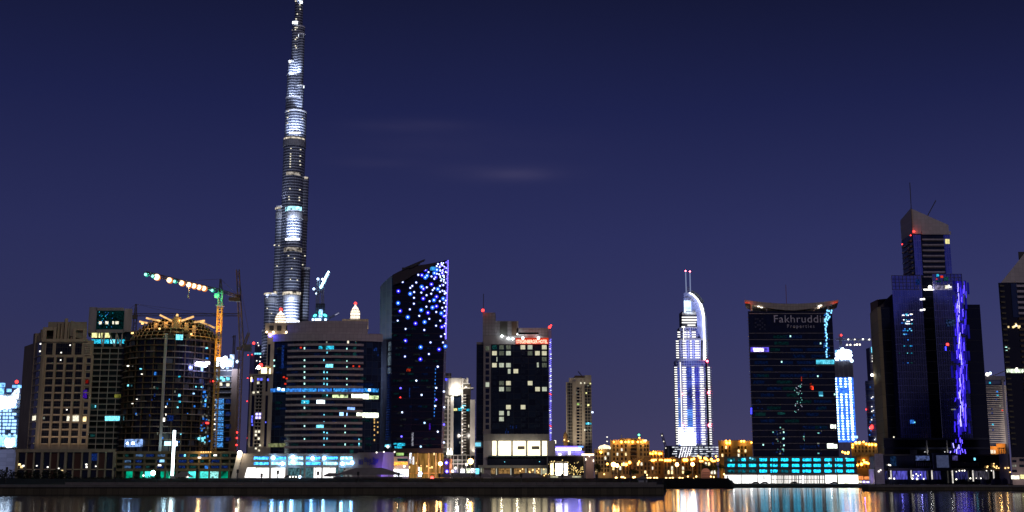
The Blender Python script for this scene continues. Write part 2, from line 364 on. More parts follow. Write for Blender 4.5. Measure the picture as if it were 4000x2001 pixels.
for (a, b_, c), (a2, b2, c2) in zip(pts, pts[1:]):
    q0, z0 = f.at(a, c); q1, z1 = f.at(a2, c2); _, zt0 = f.at(a, b_); _, zt1 = f.at(a2, b2)
    cr_.add([f.pt(q0, z0, 1), f.pt(q1, z1, 1), f.pt(q1, zt1, 1), f.pt(q0, zt0, 1), f.pt(q0, z0, -3), f.pt(q1, z1, -3), f.pt(q1, zt1, -3), f.pt(q0, zt0, -3)], [(0,1,2,3), (4,7,6,5), (3,2,6,7), (0,4,5,1)])
cr_.build('lit_formwork', em('crown_glare', (.6,.75,1), 1.6, .45, .5), t_)
cluster(t_, f, 26, -10, 1548, 70, 1592, .8, 2.4, em('ice_flood', (.7,.85,1), 12), 'floodlight', 1.6)
for (a, b_, c, d_) in ((0,1497,20,1512), (0,1515,16,1542), (52,1505,85,1516), (30,1520,45,1532)):
    MB().box(f, *rect(f, a, b_, c, d_), 0, 2).build('rooftop_cabin', em('cabin_blue', (.2,.5,1), 1.6, .4, .5), t_)
m = MB(); m.bar(f.pt(*f.at(66,1530), 0), f.pt(*f.at(66,1495), 0), .4); m.build('mast', DARK, t_)
p = f.pt(*f.at(66, 1492), .5); beacon(t_, *p, 1.3); light('POINT', (p[0]-12, 880, 120), 60000, (.4,.65,1), t_, 4)
# grey wall below it
f = FP(-40, 660, 62, 660, 1800)
t_ = thing('boundary_building', 'plain grey-blue blank wall block at the bottom far left, beside the arcaded podium', 'building', f.pt(5, G1))
MB().box(f, -20, f.len, G1, Z(1756, 660), -20, 0).build('wall', grid_mat('grey_block_wall', (.24,.25,.32), (.16,.17,.22), 2.2, 4, .06, .03, .7, .8, .15), t_)
light('SPOT', (f.pt(2, 16, 25)), 9000, (.5,.6,1), t_, 2, f.pt(4, 10), 100)
# ================================================================== beige residential tower
D = 700; fR = FP(163, D, 345, D, 1560); fL = FP(86, D+34, 148, D, 1600)
xr0, xr1 = X(148,1560,D), X(357,1500,D)
t_ = thing('residential_tower', 'beige stone tower with stepped crown and dark grid windows, second from the left edge', 'building', ((xr0+xr1)/2, D, G1))
f = Face((xr0, D), (xr1, D)); W_ = f.len
pbase = Z(1762, D)
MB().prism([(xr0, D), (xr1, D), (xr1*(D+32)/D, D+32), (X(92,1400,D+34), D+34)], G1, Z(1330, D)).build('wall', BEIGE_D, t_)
def B(name, m, *r4, f=f, d0=-.2, d1=.6, parent=None): return MB().box(f, *rect(f, *r4), d0, d1).build(name, m, parent or t_)
MB().box(f, f.at(166,1500)[0], f.at(353,1500)[0], pbase, Z(1332, D), -3, .25).build('facade', BEIGE, t_)
# crown towers
for (a, b_, oa, ob) in ((168, 221, 183, 210), (286, 340, 297, 325)):
    B('crown_pier', BEIGE, a, 1279 if a < 200 else 1285, oa, 1335, d0=-8, d1=.6); B('crown_pier', BEIGE, ob, 1279 if a < 200 else 1285, b_, 1335, d0=-8, d1=.6)
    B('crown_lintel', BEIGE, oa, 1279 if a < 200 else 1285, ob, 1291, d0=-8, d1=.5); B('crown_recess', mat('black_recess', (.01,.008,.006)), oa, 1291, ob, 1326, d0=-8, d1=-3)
B('crown_cornice', BEIGE, 166, 1325, 345, 1336, d0=-6, d1=.9)
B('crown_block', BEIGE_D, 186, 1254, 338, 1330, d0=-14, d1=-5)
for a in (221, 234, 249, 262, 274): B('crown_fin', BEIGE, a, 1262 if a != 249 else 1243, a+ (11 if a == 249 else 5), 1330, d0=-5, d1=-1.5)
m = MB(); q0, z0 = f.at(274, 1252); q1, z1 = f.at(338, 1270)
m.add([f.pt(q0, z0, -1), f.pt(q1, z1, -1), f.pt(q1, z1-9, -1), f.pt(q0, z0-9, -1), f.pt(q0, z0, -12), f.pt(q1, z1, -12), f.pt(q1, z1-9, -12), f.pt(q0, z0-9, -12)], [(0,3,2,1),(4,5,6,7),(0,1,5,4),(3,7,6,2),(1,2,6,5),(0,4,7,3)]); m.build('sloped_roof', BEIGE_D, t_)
# windows : 12 + 4 floors
cols = ((176,204), (214,242), (252,281), (291,317))
WINB = grid_mat('beige_tower_window', (.007,.008,.008), (.06,.05,.035), 3.3, 1.45, .05, .07, .15, .6, .8)
def lean(x, y): return x - (y-1500)*(1850/24900.0)*(1.0)      # nothing: kept for reading measured columns at their own height
rows = [1408+28.6*k for k in range(13)]
for i, y in enumerate(rows):
    if y > 1750: break
    for j, (a, b_) in enumerate(cols):
        sh = -(y-1560)*.068
        rects(t_, 'window', f, [rect(f, a-4+sh, y-11.5, b_+4+sh, y+9.5)], WINB, .1, .32)
    sh = -(y-1560)*.068
    rects(t_, 'balcony_window', f, [rect(f, 330+sh, y-8, 349+sh, y+10)], GLASS, .1, .32)
    rects(t_, 'balcony_rail', f, [rect(f, 327+sh, y+10, 351+sh, y+14)], mat('pale_rail', (.55,.46,.34)), .1, .9)
for (a, b_) in ((181,206), (219,281), (294,320)):
    rects(t_, 'window', f, [rect(f, a, 1341, b_, 1386)], WINB, .1, .32)
for y in (1345, 1352, 1360, 1368, 1376, 1386): rects(t_, 'balcony_rail', f, [rect(f, 331, y-1.5, 354, y+1.5)], mat('pale_rail', (0,0,0)), .1, .9)
pil = MB()
for a in (163, 207, 245, 284, 320, 352):
    q0, z0 = f.at(a+(1745-1560)*-.068*0, 1745)
    q = f.at(a-.5, 1560)[0]; pil.box(f, q-.6, q+.7, pbase, Z(1390, D), .2, 1.1)
pil.build('pilaster', BEIGE, t_)
for i, y in enumerate(rows[:-1]):
    sh = -(y-1560)*.068; rects(t_, 'sill_band', f, [rect(f, a+sh, y+10, b_+sh, y+14) for a, b_ in cols], mat('pale_sill', (.60,.47,.33)), .2, .8)
# lit rooms
for r4, mt in (((262,1625,274,1645), L_ROOM), ((285,1624,312,1646), L_ROOM), ((325,1628,338,1647), L_WARMR), ((168,1629,176,1638), L_ROOM_D)):
    sh = 0; B('window', mt, *r4, d0=.2, d1=.45)
for (x_, y_) in ((262,1601), (240,1378), (275,1349), (238,1407)): B('room_lamp', L_WHITE, x_-2.2, y_-2.2, x_+2.2, y_+2.2, d0=.2, d1=.5)
B('window', em('violet_room', (.12,.02,.8), .25, .7, 1.5), 325, 1524, 341, 1556, d0=.2, d1=.4); B('window', em('red_reflection', (.7,.02,.01), .18, .7, 1.5), 334, 1484, 346, 1498, d0=.2, d1=.4)  # red pane stands for a red light mirrored in the glass
# receding left side: masonry wing and glass corner
fs = Face((X(86,1600,D+34), D+34), (xr0, D))
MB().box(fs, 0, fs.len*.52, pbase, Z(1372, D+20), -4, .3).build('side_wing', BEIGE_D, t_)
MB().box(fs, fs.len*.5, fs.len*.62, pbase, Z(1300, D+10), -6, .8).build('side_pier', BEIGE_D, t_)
MB().box(fs, fs.len*.62, fs.len*1.0, pbase, Z(1335, D), -4, .25).build('glass_corner', GLASS_T, t_)
m = MB(); m2 = MB()
for i, y in enumerate(rows[:-1] + [1380]):
    z = Z(y+12, D); m.box(fs, fs.len*.62, fs.len*1.0, z, z+.75, .2, .6)
    for c in (.08, .24, .38): rects(t_, 'side_window', fs, [(fs.len*c, fs.len*(c+.08), z+1, z+3.4)], GLASS, .2, .42)
m.build('corner_band', mat('pale_rail', (0,0,0)), t_)
MB().box(fs, fs.len*.8, fs.len*.99, *rect(fs, 128,1625,146,1642)[2:], .3, .6).build('window', L_ROOM, t_)
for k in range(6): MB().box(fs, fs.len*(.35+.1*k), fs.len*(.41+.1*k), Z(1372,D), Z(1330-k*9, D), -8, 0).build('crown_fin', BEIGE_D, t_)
for (x_, y_) in ((159,1343), (157,1372)): MB().box(fs, fs.len*.93, fs.len*.97, Z(y_,D)-.3, Z(y_,D)+.4, .3, .6).build('room_lamp', L_WHITE, t_)
for k in range(5): light('SPOT', (xr0+W_*(.05+.22*k), D-13, Z(1775,D)), 1300, (1,.75,.45), t_, .5, (xr0+W_*(.05+.22*k), D, Z(1650,D)), 75)
# ================================================================== tower with screen box
D = 726; f = FP(338, D, 500, D, 1560)
xa, xb = X(348, 1500, D), X(560, 1500, D)
f = Face((xa, D), (xb, D)); t_ = thing('office_tower', 'slim dark glass tower with a boxed glazed top, between beige tower and round tower', 'building', ((xa+xb)/2, D, G1))
MB().box(f, 0, f.len, G1, Z(1355,D), -26, 0).build('glass_body', grid_mat('screen_tower_glass', (.007,.013,.018), (.20,.19,.17), 3.42, 5.2, .10, .04, .12, .6, .7), t_)
m = MB()
for k in range(19):
    z = Z(1362,D)-k*3.42
    if z > Z(1765,D): m.box(f, 0, f.len, z, z+.35, 0, .4)
m.build('floor_band', mat('pale_band', (.42,.40,.36)), t_)
m = MB()
for k in range(6): q = 1+k*5.2; m.box(f, q, q+.3, Z(1765,D), Z(1358,D), 0, .35)
m.build('mullion', mat('pale_band', (0,0,0)), t_)
MB().box(f, .5, f.len-3, Z(1355,D), Z(1292,D), -22, -2).build('glass_neck', GLASS_T, t_)
def B(name, m, *r4, f=f, d0=-.2, d1=.6): return MB().box(f, *rect(f, *r4), d0, d1).build(name, m, t_)
B('top_box', mat('pink_grey_panel', (.26,.23,.26)), 348, 1201, 378, 1300, d0=-24, d1=.8); B('top_box', mat('pink_grey_panel', (.36,.3,.32)), 486, 1207, 517, 1297, d0=-24, d1=.8)
B('top_box', mat('pink_grey_panel', (.36,.3,.32)), 378, 1203, 486, 1214, d0=-24, d1=.8); B('top_box', mat('pink_grey_panel', (.36,.3,.32)), 378, 1288, 486, 1300, d0=-24, d1=.8)
B('display_window', em('night_screen', (.01,.22,.25), .035, .7, .9), 378, 1214, 486, 1288, d0=-1, d1=.2)
for k in range(26): x_, y_ = random.uniform(380,440), random.uniform(1216,1286); B('screen_glint', L_CYAN if k % 2 else L_BLUE, x_, y_, x_+2.2, y_+2.2, d0=.2, d1=.4)  # glowing specks stand for sparkle mirrored in the dark glass
for (a, b_) in ((388,398), (412,424), (440,446), (452,464)): B('window', L_ROOM, a, 1256, b_, 1267, d0=.2, d1=.5)
for (a, b_) in ((355,376), (382,396), (402,425)): B('window', em('yellow_room', (1,.95,.4), 1.2, .3), a, 1299, b_, 1318, d0=-1.9, d1=-1.6)
for (a, b_, mt) in ((354,398,L_CYAN), (404,422,L_CYAN), (427,450,L_CYAN2), (455,486,L_CYAN)): B('window', mt, a, 1325, b_, 1341, d0=-1.9, d1=-1.6)
m = MB()
for (a, b_) in ((390,400), (425,447), (455,470)): m.bar(f.pt(*f.at(a,1300), -.6), f.pt(*f.at(b_,1357), -.6), .6); m.bar(f.pt(*f.at(b_+8,1300), -.6), f.pt(*f.at(b_,1357), -.6), .6)
m.build('strut', WHITE, t_)
B('window', L_CYAN2, 411, 1626, 468, 1644, d0=.2, d1=.5); B('window', L_TEAL_D, 355, 1580, 378, 1596, d0=.2, d1=.5); B('window', L_TEAL_D, 354, 1696, 372, 1706, d0=.2, d1=.5)
B('room_lamp', em('yellow_lamp', (.6,.6,.1), .22, .3), 448, 1541, 472, 1554, d0=.2, d1=.5); B('room_lamp', L_CYAN2, 372, 1584, 376, 1592, d0=.3, d1=.6)
p = f.pt(*f.at(333,1262), -4); beacon(t_, *p, .9)
# ================================================================== arcaded podium
D = 645; f = FP(58, D, 447, D, 1800)
t_ = thing('podium_building', 'long low beige podium with tall dark bays under the two left towers', 'building', f.pt(f.len/2, G1))
z1 = Z(1757, D)
MB().box(f, 0, f.len, G1, z1, -30, -.8).build('bay_glass', GLASS, t_)
MB().box(f, 0, f.len, Z(1767,D), z1+.3, -1, .3).build('cornice', BEIGE_D, t_)
MB().box(f, 0, f.len, Z(1836,D), Z(1832,D), -1, .1).build('transom', BEIGE, t_)
for k, a in enumerate((60, 97, 127, 158, 192, 222, 250, 282, 315, 345, 378, 408, 440)):
    w = 9 if k in (0, 3, 6, 9, 12) else 5
    MB().box(f, *rect(f, a, 1766, a+w, 1870), -.9, .35 if w == 9 else .1).build('pier', BEIGE_D, t_)
for a in (102, 197, 288, 383): MB().box(f, *rect(f, a, 1770, a+25, 1870), -.85, -.5).build('bay_panel', mat('red_brown_panel', (.06,.02,.015)), t_)
MB().box(f, *rect(f, 356, 1772, 378, 1800), -.8, -.6).build('window', L_BLUED, t_)
for (x_, y_, s_) in ((75,1815,4), (83,1824,5), (90,1820,3), (142,1820,2), (185,1825,2.5), (228,1830,2), (241,1836,4), (336,1815,3), (337,1825,3), (373,1822,2), (130,1835,2)): MB().box(f, *rect(f, x_-s_, y_-s_, x_+s_, y_+s_), -.7, -.3).build('room_lamp', L_WARMR if s_ > 3 else L_WHITE, t_)
# ================================================================== round tower under construction
Dc = 728; cx0 = X(662, 1560, Dc); R_ = (X(842,1560,Dc)-X(478,1560,Dc))/2
f = Arc(cx0, Dc, R_-.6, 2.0)
t_ = thing('unfinished_tower', 'round concrete tower under construction with curved floor edges and scaffolded orange-lit top', 'building', (cx0, Dc, G1))
zb = Z(1768, Dc-R_); zt = Z(1325, Dc-R_)
MB().cyl(cx0, Dc, R_-1.4, R_-1.4, G1, zt, 48).build('glass_drum', grid_mat('drum_glass', (.008,.010,.014), (.022,.018,.014), 3.9, 2.6, .04, .12, .2, .7, .9, 'XY'), t_)
nfl = 18; hh = (zt-zb)/nfl
pale = mat('pale_slab_edge', (.32,.26,.21)); brown = mat('brown_slab_edge', (.13,.083,.042))
for k in range(nfl+1):
    z = zb+k*hh
    MB().box(f, -R_*1.6, R_*1.6, z, z+.55, -1.2, .5).build('floor_slab', brown, t_)
    for j in range(3):
        s0 = random.uniform(-R_*1.3, R_*.9); rects(t_, 'slab_edge_panel', f, [(s0, s0+random.uniform(4, 11), z+.05, z+.6)], pale, .5, .7)
    for j in range(16):
        s0 = -R_*1.45+j*R_*2.9/16
        if random.random() < .16: rects(t_, 'facade_panel', f, [(s0, s0+3.2, z+.6, z+hh*.95)], mat('dim_panel', (.045,.038,.03)) if random.random() < .8 else mat('blue_grey_panel', (.07,.08,.12)), -.5, .0)
m = MB()
for j in range(14):
    s0 = -R_*1.4+j*R_*2.8/13; m.box(f, s0, s0+.45, zb, zt, -.6, .1)
m.build('column', mat('brown_slab_edge', (0,0,0)), t_)
q = f.at(637, 1560)[0]; MB().box(f, q-.7, q+.7, zb-2, Z(1303, Dc-R_), .5, 2.0).build('hoist_mast', mat('pale_band', (0,0,0)), t_)
# work lamps and lit rooms
def B(name, m, *r4, d0=.0, d1=.5): return MB().box(f, *rect(f, *r4), d0, d1).build(name, m, t_)
for (x_, y_, w, h, mt) in ((700,1318,26,20,L_CYAN2), (787,1422,40,14,em('flood_reflection', (.72,.70,1), 7)), (790,1428,24,12,em('flood_reflection', (0,0,0), 1)), (768,1424,14,12,em('flood_reflection', (0,0,0), 1)), (808,1418,14,10,em('flood_reflection', (0,0,0), 1)), (787,1440,5,22,L_BW), (805,1360,6,6,L_CYAN2), (806,1400,6,6,L_BLUE), (607,1460,6,12,L_BLUE), (552,1442,5,5,L_CYAN2), (503,1430,4,4,L_WHITE),  # violet-white panes stand for a floodlight's reflection on the facade
    (700,1545,8,10,L_CYAN2), (701,1570,7,7,L_CYAN), (755,1538,5,5,L_BW), (693,1592,5,5,L_CYAN2), (640,1640,9,14,L_WHITE), (665,1634,22,22,L_BLUED), (648,1590,4,6,L_WHITE), (648,1620,3,7,L_WHITE),
    (700,1472,8,5,L_CYAN), (615,1517,9,8,L_TEAL_D), (605,1545,5,12,L_BLUED), (556,1462,3,3,L_WHITE), (537,1560,2.5,2.5,L_WHITE), (520,1577,2.5,2.5,L_WHITE), (775,1714,6,10,L_CYAN2), (789,1717,6,16,L_CYAN2), (807,1653,8,6,L_RED),
    (525,1731,66,30,em('site_panel', (.3,.5,1), .7, .5, .6)), (524,1732,8,9,em('blue_white_work_lamp', (.35,.6,1), 50)), (502,1732,7,7,em('blue_white_work_lamp', (0,0,0), 1)), (655,1733,26,17,em('pale_panel', (.5,.85,1), 2.0)), (687,1733,8,17,em('ice_lamp_a', (.4,.7,1), 14)), (832,1490,5,5,L_RED)):
    B('room_lamp' if w < 13 else 'window', mt, x_-w/2, y_-h/2, x_+w/2, y_+h/2, d0=.1, d1=.9)  # 'window' here also covers the mirrored floodlight panes
for k in range(64):
    x_ = random.gauss(793, 8) if k < 40 else random.uniform(500, 820); y_ = random.uniform(1500, 1740); w = random.uniform(1.0, 2.2)
    rects(t_, 'room_lamp', f, [rect(f, x_-w, y_-random.uniform(2,6), x_+w, y_+3)], random.choice([L_BLUE, L_BLUE, L_CYAN2, L_BLUED, L_ROOM_D]), .1, .6)
# crown of formwork, scaffold and beams
om = mat('formwork_timber', (.45,.30,.14)); 
for k in range(7):
    zz = zt+.5+k*2.2; rr = R_-1-k*k*.22-(k*.9)
    MB().cyl(cx0+2, Dc, rr, rr, zz, zz+.5, 32).build('formwork_deck', om if k % 2 else CONC_D, t_)
m = MB()
for j in range(44):
    a = 2*math.pi*j/44
    for k in range(6):
        rr = R_-1.5-k*k*.22-(k*.9); zz = zt+.5+k*2.2
        m.bar((cx0+2+rr*math.cos(a), Dc+rr*math.sin(a), zz), (cx0+2+rr*.98*math.cos(a), Dc+rr*.98*math.sin(a), zz+2.3), .28)
m.build('scaffold', mat('scaffold_pipe', (.42,.32,.2)), t_)
fd = Face((cx0-R_, Dc-R_+8), (cx0+R_, Dc-R_+8))
for (a, b_, c, d_) in ((571,1243,626,1254), (625,1231,671,1254), (708,1254,757,1237), (757,1259,800,1253), (545,1256,575,1262), (780,1257,815,1270), (815,1270,838,1281), (690,1236,695,1228)):
    MB().bar(fd.pt(*fd.at(a,b_)), fd.pt(*fd.at(c,d_)), 1.0).build('lit_beam', em('lit_beam', (1,.55,.2), 1.1, .3, .4), t_)
m = MB(); m.box(fd, *rect(fd, 682,1240,705,1285), -2, 2); m.bar(fd.pt(*fd.at(693,1245)), fd.pt(*fd.at(693,1228)), .7); m.build('lift_core', om, t_)
for (a, b_) in ((640,1258), (672,1262), (720,1262), (600,1262), (750,1272)): MB().box(fd, *rect(fd, a, b_, a+14, b_+30), -1.5, -.2).build('shutter_panel', om, t_)
for k, (x_, y_, p_) in enumerate(((640,1262,14000), (690,1262,16000), (740,1272,12000), (600,1272,7000), (560,1290,5000), (800,1290,5000), (680,1316,9000), (740,1318,6000))):
    light('POINT', (X(x_,y_,Dc-R_), Dc-R_+6, Z(y_-14,Dc-R_)), p_*.05, (1,.6,.25), t_, .8)
for (x_, y_) in ((522,1302), (560,1265), (625,1285), (745,1306)): B('work_lamp', L_WARM, x_-3, y_-3, x_+3, y_+3, d0=.5, d1=1.2)
light('POINT', (X(787,1425,Dc-R_)+1, Dc-R_+4, Z(1425,Dc-R_)), 7000, (.3,.35,1), t_, 1)
light('POINT', (X(660,1735,Dc-R_), Dc-R_-4, Z(1732,Dc-R_)), 1500, (.5,.8,1), t_, 1)
# its podium
D = 655; f = FP(447, D, 935, D, 1820); t_ = thing('car_park_podium', 'half-built concrete podium with shadowed openings and green-lit ground floor under the round tower', 'building', f.pt(f.len/2, G1))
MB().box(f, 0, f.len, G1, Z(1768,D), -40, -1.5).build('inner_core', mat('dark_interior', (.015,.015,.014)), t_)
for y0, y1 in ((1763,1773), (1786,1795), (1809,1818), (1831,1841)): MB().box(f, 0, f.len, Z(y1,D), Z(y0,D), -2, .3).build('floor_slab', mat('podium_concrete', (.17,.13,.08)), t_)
for a in (447, 478, 520, 560, 605, 643, 688, 730, 773, 815, 858, 893, 927): MB().box(f, *rect(f, a, 1764, a+6, 1872), -1.8, .1).build('column', mat('podium_concrete', (.17,.14,.09)), t_)
mats_ = [L_BLUED, L_BLUED, em('blue_grey_room', (.15,.3,.6), .3, .5, 1.2), L_TEAL_D]
for y0, y1 in ((1774,1785), (1796,1808), (1819,1830)):
    for a in (484, 526, 568, 612, 696, 738, 780, 824, 864):
        if random.random() < .85: rects(t_, 'window', f, [rect(f, a, y0+1, a+random.choice((14,24,30)), y1-1)], random.choice(mats_), -1.4, -1.1)
rects(t_, 'window', f, [rect(f, 622, 1796, 640, 1806)], em('cool_room', (.3,.65,1), 1.3, .3), -1, -.8); rects(t_, 'window', f, [rect(f, 717, 1775, 724, 1784)], L_CYAN2, -1, -.8); rects(t_, 'window', f, [rect(f, 798, 1820, 811, 1831)], L_BLUE, -1, -.8)
TEALR = em('turquoise_room', (.08,.85,.75), 1.1, .4, .5); GREENR = em('green_room', (.0,.5,.28), .5, .5, .3)
for a, b_, mt in ((490,518,GREENR), (545,590,GREENR), (560,605,TEALR), (625,680,GREENR), (733,762,TEALR), (779,812,TEALR), (815,851,em('pale_turquoise_room', (.3,.8,.75), 1.0, .5, 1)), (855,888,GREENR)): rects(t_, 'window', f, [rect(f, a, 1842, b_, 1868)], mt, -1.2, -1)
for (x_, y_) in ((841,1779), (624,1818), (780,1788), (733,1862)): rects(t_, 'room_lamp', f, [rect(f, x_-6, y_-3, x_+6, y_+3)], L_WHITE, .1, .5)
rects(t_, 'site_light', f, [rect(f, 785+k*9, 1765, 790+k*9, 1768) for k in range(5)], L_WARM, .4, .8)
light('POINT', (X(790,1765,D), D-4, Z(1762,D)), 1800, (1,.6,.2), t_, 1)
# turquoise / green floodlight and light pylon
D = 600; x_ = X(598,1848,D); t_ = thing('site_floodlight', 'bright green floodlight on a short mast by the construction podium', 'floodlight', (x_, D, G1))
MB().cyl(x_, D, .12, .12, G1, Z(1852,D), 6).build('mast', DARK, t_); MB().ball(x_, D, Z(1848,D), 1.15, 10, 8).build('lamp_head', em('green_white_flood', (.35,1,.75), 30), t_)
light('POINT', (x_, D+3, Z(1848,D)), 3000, (.02,1,.5), t_, .5)
x_ = X(677,1770,D); t_ = thing('light_pylon', 'tall white glowing pylon in front of the round tower podium', 'light pylon', (x_, D, G1))
xb_ = X(673,1850,D)
MB().cyl(xb_, D, 1.6, 1.3, G1, G1+1.3, 12).build('base', STEEL, t_); MB().cyl(xb_, D, .66, .66, G1+1.3, Z(1682,D), 10).build('glowing_shaft', em('pylon_glow', (.8,.97,1), 8, sample=True), t_)
for s_ in (-1, 1): MB().bar((xb_+s_*.9, D, G1), (xb_+s_*3, D, Z(1836,D)), .15).build('guy_pole', STEEL, t_)
# ================================================================== cranes
YEL = mat('yellow_crane_paint', (.62,.36,.05), .5); CRD = mat('dark_crane_paint', (.10,.08,.06), .5); CRG = mat('green_lit_steel', (.3,.35,.25), .5)
D = 700; t_ = thing('tower_crane', 'yellow tower crane with a jib of orange and green floodlights, right of the round tower', 'crane', (X(838,1760,D), D, G1), 'cranes of the town')
xm = X(846,1500,D); zj = Z(1137,D)
MB().lattice((xm, D, G1), (xm, D, Z(1195,D)), 2.5, 3.0, .36).build('mast', YEL, t_)
MB().lattice((xm, D, Z(1195,D)), (xm, D, zj), 2.2, 2.5, .34).build('slewing_section', CRG, t_)
MB().wbox(xm-2.2, xm+2.2, D-2, D+2, Z(1197,D), Z(1192,D)).build('platform', STEEL, t_)
MB().wbox(xm-3.4, xm-1.2, D-1.5, D+1.5, Z(1165,D), Z(1148,D)).build('cab', CRG, t_)
MB().lattice((xm, D, zj), (xm-.5, D, Z(1090,D)), 1.6, 2.5, .3, .6).build('apex', CRD, t_)
Dt = D*(1865-1137)/(1865-1066)*1.0; tip = (X(566,1066,Dt), Dt, Z(1066,Dt)); zj2 = tip[2]
hin = (xm, D, zj); jib = MB().lattice(hin, tip, 1.5, 3.2, .24).build('jib', CRD, t_)
Dq = D*1.035; ct = (X(937,1150,Dq), Dq, zj); cj = MB().lattice(hin, ct, 1.5, 3, .24).build('counter_jib', CRD, t_)
cb = MB(); cb.wbox(ct[0]-6.5, ct[0]-1, Dq-1, Dq+1, zj-2.6, zj-.2); cb.wbox(ct[0]-2.5, ct[0]+.5, Dq-1.5, Dq+1.5, zj-2.9, zj+1.5); cb.build('counterweight', DARK, cj)
ap = (xm-.5, D, Z(1090,D)); v0 = Vector(hin); vt = Vector(tip)
m = MB(); m.bar(ap, tuple(v0.lerp(vt, .55)), .16); m.bar(ap, ct, .16); m.build('tie_rod', CRD, t_)
tr = v0.lerp(vt, .44); m = MB(); m.wbox(tr.x-.9, tr.x+.9, tr.y-.8, tr.y+.8, tr.z-2.2, tr.z-.9); m.bar((tr.x, tr.y, tr.z-2), (tr.x, tr.y, tr.z-7.5), .22); m.wbox(tr.x-.4, tr.x+.4, tr.y-.3, tr.y+.3, tr.z-8.5, tr.z-7); m.build('trolley_hook', CRD, jib)
for (px, kd) in ((570,0), (597,0), (613,1), (662,1), (682,0), (710,1), (738,1), (758,1), (778,1), (797,1), (829,0)):
    # position along the jib whose image falls on px
    lo, hi = 0.0, 1.0
    for _ in range(30):
        md = (lo+hi)/2; q = v0.lerp(vt, md); 
        if 2000+FPX*q.x/(q.y*math.cos(PITCH)+(q.z-7)*math.sin(PITCH)) > px: lo = md
        else: hi = md
    c = (GREEN, HOT)[kd]; l_ = MB().ball(q.x, q.y-.8, q.z-.9, (.8, 1.4)[kd] if px != 613 else 1.7, 8, 6).build('floodlight', em('pale_orange_flood', (1,.72,.42), 3.2) if kd else em('pale_green_flood', (.35,1,.8), 2), jib)
    MB().ball(q.x, q.y+1.2, q.z-.9, 1.75 if kd else 1.05, 12, 8).build('lamp_halo', em('lamp_spill', ((1,.30,.06) if kd else (.05,.7,.5)), .9) if 0 else em('orange_spill' if kd else 'teal_spill', (1,.30,.06) if kd else (.03,.6,.4), .8), jib)  # glowing ball stands in for the lamp's coloured halo
    light('POINT', (q.x, q.y-1, q.z-2.3), 2500, (1,.5,.15) if kd else (.1,1,.6), t_, .4)
light('POINT', (xm-1, D-5, Z(1160,D)), 1300, (.05,1,.3), t_, .5); light('SPOT', (xm+3, D-18, Z(1330,D)), 60000, (1,.5,.12), t_, .5, (xm, D, Z(1255,D)), 40); light('SPOT', (xm+3, D-18, Z(1430,D)), 30000, (1,.55,.15), t_, .5, (xm, D, Z(1370,D)), 40)
# far horizontal crane behind the round tower
D = 830; t_ = thing('tower_crane', 'dark unlit crane with a long level jib passing behind the round tower top', 'crane', (X(522,1700,D), D, G1), 'cranes of the town')
xm = X(525,1300,D); zj = Z(1230,D, 525); MB().lattice((xm,D,G1), (xm,D,zj), 2.2, 3, .28).build('mast', CRD, t_); MB().lattice((xm,D,zj), (xm,D,Z(1188,D)), 1.6, 2.5, .28, .8).build('apex', CRD, t_)
MB().lattice((xm,D,zj), (X(945,1236,D),D,zj), 1.7, 3.2, .22).build('jib', CRD, t_); MB().lattice((xm,D,zj), (X(470,1232,D),D,zj), 1.7, 3, .22).build('counter_jib', CRD, t_)
MB().wbox(X(472,1235,D), X(505,1235,D), D-1, D+1, zj-3, zj+.3).build('counterweight', mat('brown_weight', (.16,.10,.06)), t_)
m = MB(); m.bar((xm,D,Z(1188,D)), (X(700,1225,D),D,zj), .14); m.bar((xm,D,Z(1188,D)), (X(850,1225,D),D,zj), .14); m.bar((xm,D,Z(1188,D)), (X(475,1225,D),D,zj), .14); m.build('tie_rod', CRD, t_)
MB().wbox(xm-1.5, xm+1.8, D-2, D-.5, zj-3, zj-.5).build('cab', CRD, t_)
# luffing crane
D = 745; t_ = thing('luffing_crane', 'dark luffing crane with long boom almost upright, left of the supertall tower', 'crane', (X(930,1760,D), D, G1), 'cranes of the town')
xm = X(940,1500,D)-.6; MB().lattice((xm,D,G1), (xm,D,Z(1370,D)), 2.4, 3, .3).build('mast', mat('brown_crane_paint', (.2,.13,.08)), t_)
pv = (xm+.5, D, Z(1368,D)); MB().lattice(pv, (X(929,1053,D-8), D-8, Z(1053,D-8)), 2.4, 3, .3, 1.7).build('boom', CRD, t_)
MB().lattice(pv, (X(972,1300,D+3), D+3, Z(1300,D+3)), 1.7, 2.5, .3, 1.0).build('back_frame', CRD, t_)
MB().wbox(X(951,1360,D), X(981,1360,D), D-1.5, D+1.5, Z(1373,D), Z(1347,D)).build('counterweight', DARK, t_); MB().wbox(X(926,1360,D), X(944,1360,D), D-1.5, D+1, Z(1369,D), Z(1356,D)).build('cab', DARK, t_)
m = MB(); m.bar((X(972,1300,D+3), D+3, Z(1300,D+3)), (X(929,1060,D-8), D-8, Z(1060,D-8)), .13); m.bar((X(975,1300,D+3), D+3, Z(1300,D+3)), (X(975,1350,D), D, Z(1350,D)), .2); m.build('cable', CRD, t_)
for y_ in (1690, 1712, 1739): MB().ball(xm, D-1.6, Z(y_,D), .55).build('warning_lamp', L_RED, t_)
D = 1500; t_ = thing('tower_crane', 'faint distant crane pole in the gap left of the supertall tower', 'crane', (X(912,1400,D), D, G1), 'cranes of the town')
MB().lattice((X(912,1400,D),D,G1), (X(912,1400,D),D,Z(1310,D)), 2.2, 5, .5).build('mast', CRD, t_); MB().bar((X(906,1318,D),D,Z(1318,D)), (X(918,1312,D),D,Z(1312,D)), .8).build('cab', CRD, t_)
